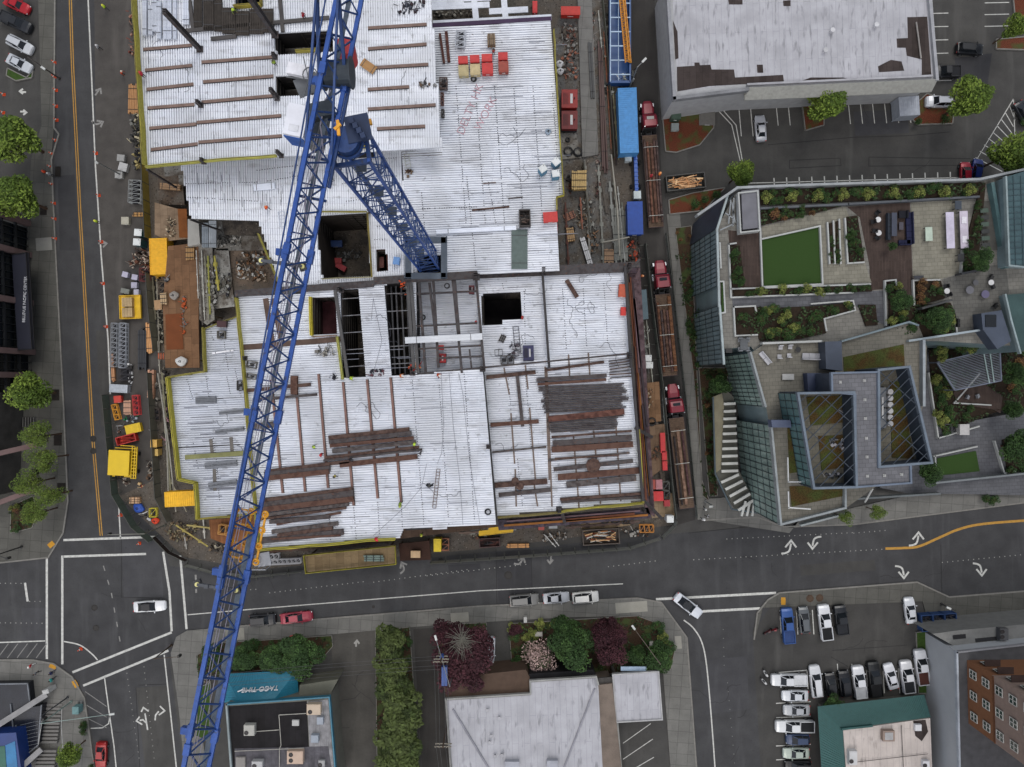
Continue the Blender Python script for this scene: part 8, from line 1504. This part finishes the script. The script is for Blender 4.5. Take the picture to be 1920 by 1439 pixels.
# ================================================================ TREES, SHRUBS, LAMPS, POLES
LM={}
def leafmat(h,v=.45):return M(h,.75,0,.25,1.2,v)
def leaves(b,cx_,cy_,cz_,rx,ry,rz,n,size,nclump=9,hollow=.45,seedling=None):
    cl=[]
    for _ in range(nclump):
        while True:
            u=Vector((rnd(-1,1),rnd(-1,1),rnd(-.8,1)))
            if .25 < u.length < 1:break
        u *= rnd(.55,.95);cl.append((u.x*rx,u.y*ry,u.z*rz,rnd(.28,.5)))
    for _ in range(n):
        c=random.choice(cl)
        while True:
            q=Vector((rnd(-1,1),rnd(-1,1),rnd(-1,1)))
            if q.length < 1:break
        q=q.normalized()*(q.length**.45);x=c[0]+q.x*rx*c[3];y=c[1]+q.y*ry*c[3];z=c[2]+q.z*rz*c[3]
        s=size*rnd(.55,1.25);a=rnd(0,6.28);t=rnd(-.75,.75);t2=rnd(-.75,.75);ux=Vector((math.cos(a),math.sin(a),t)).normalized()*s;uy=Vector((-math.sin(a),math.cos(a),t2)).normalized()*s*.55;p=Vector((cx_+x,cy_+y,cz_+z))
        b.face([p-ux,p-uy*.9,p+ux,p+uy*.9])
def tree_proto(name,label,r,h,col,n=2600,size=.22,group=None,flat=.8,clump=14,trunk='4a3a2e',sparse=False,cols=None):
    root=thing(name,label,'tree',(0,0,0),0,group);b=B();zc_=h-r*flat*.6
    b.loft([[(rr*math.cos(a)+dx,rr*math.sin(a),z) for a in [i*math.pi/4 for i in range(8)]] for rr,z,dx in ((.24,0,0),(.17,h*.3,.05),(.12,h*.55,.1),(.05,h*.8,.05))])
    for k in range(9):a=k*2.4;z=h*rnd(.35,.6);e=Vector((r*.72*math.cos(a),r*.72*math.sin(a),zc_+rnd(-.2,.4)*r));m=Vector((e.x*.45,e.y*.45,(z+e.z)/2+.2));b.cyl((0.05,0,z),m,.08,.055,6);b.cyl(m,e,.055,.02,5);b.cyl(m,m+Vector((rnd(-1,1)*r*.4,rnd(-1,1)*r*.4,r*.4)),.04,.015,5)
    obj('trunk',b,M(trunk,.9),root,local=True)
    for ci,cc in enumerate(cols or [col]):b=B();leaves(b,0,0,zc_,r,r,r*flat,int(n*(1 if ci == 0 else .5)),size,clump);obj('crown',b,leafmat(cc),root,local=True)
    return freeze(root)
def put(pr,px,py,rpx,h,label,z=0,first=False,r0=1.0,group=None,name=None):
    k=mpp(h*.7+z);s=rpx*k/r0*.88;p=W(px,py,z+h*.7);p.z=z
    o=pr if first else dup(pr);o.location=p;o.rotation_euler=(0,0,rnd(0,6.28));o.scale=(s,s,h/8.0)
    if name and not first:o.name=name
    o['label']=label
    if group:o['group']=group
    return o
GT='street trees'
t1=tree_proto('street_tree','tree',3.4,8,'44601c',3400,.26,GT,cols=['4a5e22','66792f']);t2=tree_proto('street_tree','tree',3.4,8,'4c6a20',1500,.2,GT,clump=10,cols=['55672a','6a7a34'])
f=True
for pr,x,y,r,h,l in ((t1,34,262,54,9,'big green street tree at the left edge, north of the twin'),(t1,40,374,50,9,'big green street tree south of the cones on the left edge'),(t1,58,738,44,9,'big green tree over the pavement beside the office annex'),(t1,1545,197,44,8,'large green tree in front of the store canopy'),(t1,1812,190,46,9,'large green tree at the east corner of the store'),(t1,1888,292,46,9,'green tree beside the striped no-parking triangle'),(t1,1900,55,26,7,'green tree in the island at the right edge'),(t1,1385,327,30,7,'dense green tree north of the sloping garden wall'),(t1,132,1412,26,6,'green tree beside the red car in the southwest')):
    put(pr,x,y,r,h,l,0,f,3.4,GT);f=False
f=True
for x,y,r,h,l in ((75,818,32,8,'thin-leaved tree south of the big one on the west pavement'),(88,860,30,8,'sparse tree beside the middle tree grate'),(62,905,30,8,'yellow-green sparse tree above the corner flower bed'),(95,930,30,8,'almost bare tree beside the southern tree grate'),(72,962,28,7,'sparse tree over the corner flower bed'),(1582,970,16,5,'tiny yellow-green tree at the tower foot'),(1643,958,18,5,'small yellow-green tree right of the tower foot')):
    put(t2,x,y,r,h,l,0,f,3.4,GT);f=False
dr_=tree_proto('red_tree','dark red tree in the southern garden',3.4,8,'3a1720',3600,.24,'dark red trees',cols=['33191f','422329'],trunk='6a625a')
put(dr_,842,1190,34,6,'small dark red tree left of the bare-branched one',0,True,3.4);put(dr_,872,1245,60,7,'dark red tree beside the silver parked car',0,False,3.4);put(dr_,885,1200,38,6,'dark red tree touching the silver parked car',0,False,3.4);put(dr_,1142,1205,40,8,'large dark red tree in the middle of the corner garden',0,False,3.4);put(dr_,1142,1178,30,8,'smaller dark red tree north of the large one',0,False,3.4);put(dr_,966,1180,14,2,'dark red shrub at the garden northwest corner',0,False,3.4)
dg=tree_proto('round_tree','tree',3.4,8,'2f5220',4200,.24,None,cols=['2a401e','374f26'])
put(dg,1072,1210,46,8,'large dense green tree in the corner garden',0,True,3.4)
for x,y,r,h,l in ((1060,1178,30,7,'green tree top north of the large dense one'),(1190,1228,22,4,'small bright green tree left of the corner shrub'),(1232,1232,32,5,'dark green broad shrub at the garden corner'),(565,1228,44,5,'dark broad tree north of the teal awning'),(520,1235,34,4,'dark green tree by the awning, middle'),(460,1232,30,4,'dark green tree by the awning, western'),(400,1225,22,4,'green tree close to the jib at the corner bed'),(1348,722,22,6,'green tree at the west foot of the tower'),(1742,888,24,5,'round green tree at the southeast of the tower'),(1562,1322,22,3,'bright green shrub above the teal eave'),(1660,0,1,3,'')):
    if l:put(dg,x,y,r,h,l,0,False,3.4,None)
bl_=tree_proto('flowering_tree','tree with pale pink blossom in the corner garden',3.4,6,'3f3f2a',1500,.22,None,cols=['39402a','a8908a','8f7a72'],trunk='5a4a40');put(bl_,1010,1235,40,5,'tree with pale pink blossom in the corner garden',0,True,3.4)
b=B();c=W(865,1205,7)
for k in range(46):a=k*.55;L_=rnd(1.4,3.2);e=c+Vector((L_*math.cos(a),L_*math.sin(a),rnd(-.6,.2)));b.cyl((c.x,c.y,5.6),e,.045,.02,4);b.cyl(c.lerp(e,.5),c.lerp(e,.5)+Vector((rnd(-.9,.9),rnd(-.9,.9),.3)),.03,.015,4)
b.cyl((c.x,c.y,0),(c.x,c.y,5.8),.2,.1,8);tag(obj('bare_tree',b,M('77756c',.85)),'bare grey branched tree between the dark red trees','tree')
# conifers / bamboo hedge in the driveway divider
bm=tree_proto('hedge_tree','tree',3.4,8,'36451f',3200,.42,'feathery trees in the driveway divider',cols=['333f1c','47522a'],flat=.9)
for i,(x,y,r) in enumerate(((735,1200,30),(738,1255,34),(745,1305,38),(750,1345,38),(752,1385,40),(752,1425,42),(755,1465,40))):put(bm,x,y,r*1.15,5.5,'%s feathery olive tree from the north in the driveway divider' % ORD[i],0,i == 0,3.4)
# shrubs
def shrub_proto(col,cols,n=420,sz=.13,name='shrub'):r=tree_proto(name,'shrub',1.0,1.4,col,n,sz,'garden shrubs',.7,8,cols=cols);return r
sh1=shrub_proto('8a8f3c',['5c6630','7d8444'],name='yellow_shrub');sh2=shrub_proto('2f4a22',['2c4420','3a5628'],name='green_shrub');sh3=shrub_proto('5a4030',['5a3c2c','6a5030'],name='rusty_shrub')
def shr(pr,x,y,r,z,label,h=1.3,first=False):
    for o in [pr] if first else [dup(pr)]:
        k=mpp(z+h*.6);p=W(x,y,z+h*.6);p.z=z;o.location=p;o.rotation_euler=(0,0,rnd(0,6.28));o.scale=(r*k*.85,r*k*.85,h/1.4);o['label']=label
        o['category']='shrub';o['group']='garden shrubs'
for i in range(9):shr(sh1,1438+i*47.5,371-i*1.6,13,zp,'yellow-green flowering shrub in the northern hedge, %s from the west' % ORD[i],1.5,i == 0)
for i,(x,y) in enumerate(((1427,547),(1466,541),(1512,540),(1488,615),(1475,590),(1536,548))):shr(sh1,x,y,12,zp,'yellow-green shrub south of the synthetic lawn, %s' % ['first from the west','second from the west','third from the west','in the thick bed','by the walkway niche','fourth from the west'][i])
nn=0
def scatter(poly,n,z,r=(7,11),pr=(sh2,),where='',h=1.1):
    global nn
    n=max(3,int(n*.68))
    xs=[p[0] for p in poly];ys=[p[1] for p in poly];k=0;tries=0
    while k < n and tries < 4000:
        tries += 1;x,y=rnd(min(xs),max(xs)),rnd(min(ys),max(ys));ins=False;m=len(poly)
        for i in range(m):
            a_,c_=poly[i],poly[(i+1) % m]
            if (a_[1] > y) != (c_[1] > y) and x < (c_[0]-a_[0])*(y-a_[1])/(c_[1]-a_[1])+a_[0]:ins=not ins
        if not ins:continue
        shr(random.choice(pr),x,y,rnd(*r),z,'low green shrub among others %s' % where,h*rnd(.7,1.3),first=(nn == 0 and False));k += 1;nn += 1
scatter([(1426,360),(1834,345),(1832,366),(1426,383)],46,zp,where='in the long northern hedge of the roof garden');scatter([(1428,394),(1545,387),(1545,396),(1428,420)],16,zp,(6,9),(sh2,sh2,sh3),'in the wedge bed above the lawn');scatter([(1370,464),(1385,464),(1394,538),(1373,540)],9,zp,(6,9),where='in the narrow bed of the west timber deck')
scatter([(1400,545),(1630,536),(1632,546),(1400,555)],24,zp,(5,8),where='in the strip below the synthetic lawn');scatter([(1380,580),(1600,570),(1600,580),(1545,596),(1546,622),(1500,634),(1424,638)],48,zp,(8,12),(sh2,sh2,sh2,sh1),'in the thick bed south of the walkway');scatter([(1554,422),(1562,422),(1564,492),(1557,492)],7,zp,(4,6),where='in the first striped bed',h=.7);scatter([(1567,418),(1573,418),(1575,492),(1569,492)],7,zp,(4,6),where='in the second striped bed',h=.7);scatter([(1588,410),(1605,408),(1617,488),(1593,491)],12,zp,(6,9),where='in the wedge bed beside the timber deck')
scatter([(1666,530),(1680,530),(1712,572),(1780,570),(1790,620),(1700,628),(1668,610)],34,zp,(8,13),(sh2,sh2,sh1),'in the bed around the two roof trees');scatter([(1718,529),(1760,529),(1768,558),(1718,572)],14,zp,(8,11),(sh2,sh2,sh3),'in the square roof bed');scatter([(1806,475),(1832,380),(1842,380),(1830,508),(1808,505)],16,zp,(5,8),where='beside the counters');scatter([(1742,640),(1865,622),(1876,640),(1750,678)],26,zp-8,(8,12),(sh2,sh1,sh2),'north of the pergola')
scatter([(1745,690),(1775,690),(1792,760),(1850,765),(1845,775),(1762,815)],34,1.2,(8,12),(sh2,sh2,sh1),'south-west of the pergola');scatter([(1870,640),(1990,660),(1990,720),(1885,740)],26,1.2,(10,16),(sh2,sh2,sh3),'east of the pergola');scatter([(1876,830),(1990,810),(1990,885),(1892,886)],22,1.2,(10,16),where='at the right edge above the street');scatter([(1322,700),(1334,700),(1342,920),(1326,910)],16,.3,(6,9),(sh2,sh2,sh3),'along the fin canopy');scatter([(1268,430),(1292,430),(1296,455),(1270,455)],5,.3,(4,6),(sh3,),'beside the slate slope',.6);scatter([(1275,500),(1292,500),(1312,690),(1298,690)],22,.3,(5,7),where='along the west glass facade');scatter([(1300,540),(1340,540),(1340,575),(1305,600)],10,1,(6,9),where='in the gap of the west facade')
scatter([(960,1172),(1040,1168),(1040,1190),(960,1215)],12,.3,(8,14),(sh1,sh2),'in the corner garden',.8);scatter([(1175,1160),(1232,1172),(1258,1215),(1200,1200)],8,.3,(10,15),(sh1,sh2),'at the east end of the corner garden',.8);scatter([(958,1200),(1000,1200),(1000,1250),(962,1248)],8,.3,(8,12),(sh2,),'west of the blossom tree',.8);scatter([(376,1232),(420,1212),(618,1196),(600,1236),(420,1268)],26,.3,(9,14),(sh2,),'in the bed north of the teal awning',.9);scatter([(710,1186),(764,1180),(775,1240),(712,1240)],10,.3,(8,12),where='at the head of the driveway divider');scatter([(1310,372),(1352,362),(1320,392),(1290,398)],6,.3,(7,10),where='in the mulch wedge by the sloping wall')
scatter([(1876,230),(1960,225),(1960,240)],4,.3,(8,10),where='beside the striped triangle');scatter([(18,955),(60,935),(68,960),(50,990),(22,996)],14,.3,(7,10),(sh2,sh3,sh1),'in the flower bed at the northwest corner',.8);scatter([(1720,190),(1742,182),(1782,210),(1775,228),(1722,228)],5,.3,(6,9),where='in the mulch island');scatter([(153,1350),(160,1350),(176,1439),(164,1439)],8,.3,(6,8),where='in the strip by the red car');scatter([(1845,935),(1870,932),(1875,938),(1850,944)],3,.3,(8,10),where='at the pavement of the right edge')
for o_ in (sh2,sh3):      # the prototypes stand in the beds themselves
    p=W(1735 if o_ is sh2 else 1452,600 if o_ is sh2 else 400,zp+.7);p.z=zp;o_.location=p;o_.scale=(.9,.9,.9);o_['category']='shrub';o_['label']='low green shrub between the two roof trees' if o_ is sh2 else 'rusty brown shrub in the wedge bed above the lawn'
for x,y,r,l in ((1688,565,22,'round green roof tree beside the timber deck'),(1760,600,26,'round green roof tree south of the dark blade wall'),(1837,487,24,'round green roof tree below the counters')):put(dg,x,y,r,4.2,l,zp,False,3.4)
for x,y,l in ((1378,475,'small bright shrub tree, top of the narrow west bed'),(1384,508,'small bright shrub tree, middle of the narrow west bed'),(1387,530,'small bright shrub tree, bottom of the narrow west bed'),(1672,462,'small potted tree on the timber roof deck')):put(dg,x,y,9,2,l,zp,False,3.4)
for x,y,r,l in ((1900,700,24,'green tree at the right edge near the pergola'),(1905,840,36,'large green tree at the right edge above the street'),(1895,770,18,'small green tree by the lower walkway')):put(dg,x,y,r,5,l,1.2,False,3.4)
# ---- street lamps, signal poles, utility poles and wires
def lamp(px,py,ax,ay,h,label,mat='7a7c7c',z=0,name='street_lamp',head=True):
    c=W(px,py,0);r=thing(name,label,'street lamp' if name == 'street_lamp' else 'signal pole',(c.x,c.y,z));b=B();b.cyl((c.x,c.y,z),(c.x,c.y,z+h),.14,.08,10);b.cyl((c.x,c.y,z),(c.x,c.y,z+.4),.25,.2,10);obj('pole',b,M(mat,.5,.4),r);e=W(ax,ay,z+h+.3);b=B();b.cyl((c.x,c.y,z+h-.05),e,.07,.05,8);obj('arm',b,M(mat,.5,.4),r)
    b=B();d=(e-Vector((c.x,c.y,z+h))).normalized();b.bar(e-d*.1,e+d*.75,.32,.14) if head else b.bar(e-Vector((0,0,.9)),e,.35,.35);obj('lamp_head' if head else 'signal_head',b,M('b9bbb8' if head else '1f1f1f',.4),r);return r
lamp(247,330,182,304,9,'tall street lamp reaching over the white lane line in the west road') if 0 else None
def toppole(fx,fy,h,arm,label,mat='7a7c7c',name='street_lamp',head=True):      # foot given in pixels, arm end at height h
    return lamp(fx,fy,arm[0],arm[1],h,label,mat,.05,name,head)
toppole(230,330,8,(180,304),'tall street lamp reaching over the white lane line in the west road');toppole(1178,170,9,(1205,116),'street lamp between blue trailer and light blue container');toppole(112,148,8,(78,126),'dark street lamp pole crossing the west pavement','4a4644');toppole(310,985,7,(202,1003),'signal mast reaching over the northern crosswalk','77776f','signal_mast',False);toppole(135,1315,8,(206,1340),'lamp pole with long pale arm at the southwest corner','8a9a94');toppole(128,1307,7,(80,1350),'grey mast leaning across the southwest stairs','55575a','signal_mast',False);toppole(398,1245,8,(370,1320),'x') if 0 else None
toppole(852,1245,9,(818,1200),'white-headed street lamp beside the utility pole in the south');toppole(1222,1215,7,(1190,1180),'thin post in the corner garden with a small head','5b5248','street_lamp');toppole(322,1210,6,(334,1232),'brown signal pole at the south corner of the intersection','4c3f34','signal_mast',False);toppole(42,1025,6,(12,1048),'signal mast on the northwest corner','3a3a3a','signal_mast',False);toppole(1764,1132,5,(1782,1142),'small lamp post on the pavement by the blue dumpsters','4a4a4a');toppole(1322,940,5,(1335,950),'lamp post at the alley mouth pavement','8a8c8c')
def upole(fx,fy,h,label,arms=((0,0),)):
    c=W(fx,fy,0);r=thing('utility_pole',label,'utility pole',(c.x,c.y,0));b=B();b.cyl((c.x,c.y,0),(c.x,c.y,h),.17,.12,10);obj('pole',b,M('4a3d33',.9),r)
    for k,(dz,l_) in enumerate(arms):b=B();b.bar((c.x-l_,c.y,h-dz),(c.x+l_,c.y,h-dz),.12,.14);[b.cyl((c.x+q*l_,c.y,h-dz+.07),(c.x+q*l_,c.y,h-dz+.3),.06,n=8) for q in (-.9,-.45,.45,.9)];obj('cross_arm',b,M('8a8478',.8),r)
    return Vector((c.x,c.y,h))
A1=upole(838,1195,11,'wooden utility pole with double cross arms left of the dark red trees',((.3,1.2),(1.4,1.2),(2.6,.9)));A2=upole(842,1340,11,'utility pole with cross arm above the low white-roofed building',((.3,1.3),(1.2,1.3)));A3=upole(428,1238,9,'utility pole beside the teal awning',((.2,.8),))
b=B();b.cyl(A1+Vector((0,0,-3)),A1+Vector((0,0,-2)),.3,n=12);b.box(A1.x+.3,A1.y-3.5,7,.9,3.0,.8);tag(obj('transformer',b,M('2d4a86',.5)),'blue wrapped transformer unit hanging by the utility pole','transformer')
k=0
for P_,Q_ in ((A1,A3),(A1,A2),(A2,W(850,1600,10))):
    for off in (-1.0,-.45,.45,1.0):
        b=B();pts=[]
        for i in range(9):t=i/8;q=P_.lerp(Q_,t)+Vector((off if P_ is not A1 or Q_ is not A3 else 0,off if Q_ is A3 else 0,.05-4*.6*t*(1-t)));pts.append(q)
        b.tube(pts,.022,4);tag(obj('power_line',b,M('4b4b4c',.6)),'thin overhead power line in the south of the photo','power line','overhead power lines');k += 1
# smaller street things
for x,y,w_,h_,zz,c,n_,l_,cat in ((862,1158,34,18,.12,'8a8880','utility_hatch','pale concrete utility slab with grey grate in the southern pavement','hatch'),(1184,1139,60,20,.03,'8f8d84','concrete_slab','pale concrete slab by the east garden entrance','slab'),(1272,1205,12,24,.03,'8a8880','concrete_slab','pale slab on the kerb of the side street','slab'),(82,458,30,24,.03,'84837d','concrete_slab','pale slab in the west pavement by the awning','slab'),(440,1190,36,22,.03,'86847c','concrete_slab','pale slab behind the black parked suv','slab')):
    p=W(x,y,.2);b=B();b.box(p.x,p.y,.15,w_*.09,h_*.09,zz,R(4));b.box(p.x-w_*.02,p.y,.15+zz,w_*.03,h_*.07,.02,R(4));tag(obj(n_,b,M(c,.85,0,.1)),l_,cat)
I('box',548,1201,15,12,-15,.3,1.4,'d0363a','red_sign','small red and white monument sign in the hedge by the driveway','sign');I('box',1010,1190,14,8,0,.3,.8,'a9a59c','garden_box','small pale box in the corner garden','box');I('box',1222,1210,8,10,0,.3,1.2,'b5b0a6','meter_box','small white box at the end of the garden post','box');I('box',985,1163,6,10,0,.2,1.2,'a9a9a6','mailbox','white box on a post at the garden edge','mailbox')
I('box',141,1333,12,14,0,.15,1.4,'5c7f80','signal_cabinet','green-grey signal cabinet at the southwest corner','cabinet');I('box',152,1321,10,14,0,.15,.1,'6a6a68','pavement_hatch','square hatch in the southwest pavement','hatch');I('box',85,1298,12,8,-15,.15,2.2,'a5a5a3','bus_sign','black framed white sign board at the end of the white beam','sign')

GC=[leafmat('27361b',.6),leafmat('34432a',.6),leafmat('40481f',.6)]
def cover(poly,z,dens=7,size=.2,mats=(0,1),h=.45):
    P=WX(poly,z);b=B();xs=[p.x for p in P];ys=[p.y for p in P];n=int((max(xs)-min(xs))*(max(ys)-min(ys))*dens)
    for _ in range(n):
        x,y=rnd(min(xs),max(xs)),rnd(min(ys),max(ys))
        if not any(u0 < x < u1 for u0,u1 in inside_spans([P],y,0)):continue
        if math.sin(x*.9+1.3*math.sin(y*.7))*math.cos(y*.8) < -.35:continue
        s=size*rnd(.6,1.4);a=rnd(0,6.28);ux=Vector((math.cos(a),math.sin(a),rnd(-.6,.6)))*s;uy=Vector((-math.sin(a),math.cos(a),rnd(-.6,.6)))*s*.6;p=Vector((x,y,z+rnd(.05,h)))
        b.face([p-ux,p-uy,p+ux,p+uy],random.choice(range(len(mats))))
    o=obj('ground_cover',b,[GC[i] for i in mats]);o['kind']='stuff';tag(o,'dark green ground cover filling a planting bed','ground cover','ground cover');return o
for poly,z in (([(1424,358),(1838,343),(1834,368),(1424,386)],zp+.2),([(1424,392),(1545,385),(1590,384),(1546,396),(1426,424)],zp+.2),([(1369,462),(1386,462),(1396,540),(1372,541)],zp+.2),([(1420,543),(1630,534),(1634,547),(1420,555)],zp+.2),([(1378,578),(1416,576),(1446,578),(1520,575),(1600,568),(1602,580),(1545,596),(1548,625),(1500,636),(1424,640),(1420,628),(1380,628)],zp+.2),
        ([(1586,408),(1606,405),(1619,490),(1592,493)],zp+.2),([(1566,416),(1573,415),(1576,493),(1568,494)],zp+.2),([(1553,420),(1562,418),(1565,493),(1557,494)],zp+.2),([(1664,528),(1680,527),(1690,548),(1712,560),(1710,572),(1780,568),(1790,590),(1792,622),(1740,636),(1700,630),(1666,612)],zp+.2),([(1716,527),(1762,527),(1770,560),(1716,575)],zp+.2),([(1838,345),(1846,344),(1834,470),(1828,512),(1806,505),(1806,470),(1834,360)],zp+.2),([(1608,572),(1640,572),(1644,610),(1622,612)],zp+.2),
        ([(1742,658),(1868,632),(1990,640),(1990,770),(1880,770),(1880,745),(1845,722),(1790,738),(1798,760),(1862,775),(1770,812),(1750,760)],1.45),([(1880,825),(1990,800),(1990,885),(1890,888)],1.45),([(370,1228),(410,1206),(622,1192),(624,1212),(600,1240),(560,1262),(420,1272),(372,1275)],.25),([(954,1170),(1195,1155),(1235,1170),(1265,1220),(1258,1255),(1090,1268),(960,1252)],.25),([(704,1184),(768,1176),(790,1480),(708,1480)],.25),
        ([(815,1172),(912,1168),(915,1260),(830,1270)],.25),([(1310,690),(1375,690),(1340,745),(1345,930),(1330,930)],.25),([(1266,480),(1296,470),(1304,640),(1316,900),(1330,940),(1318,930),(1300,700)],.25),([(1310,372),(1355,354),(1325,392),(1290,400)],.25),([(20,950),(62,930),(72,960),(60,990),(20,1000)],.25)):
    cover(poly,z)
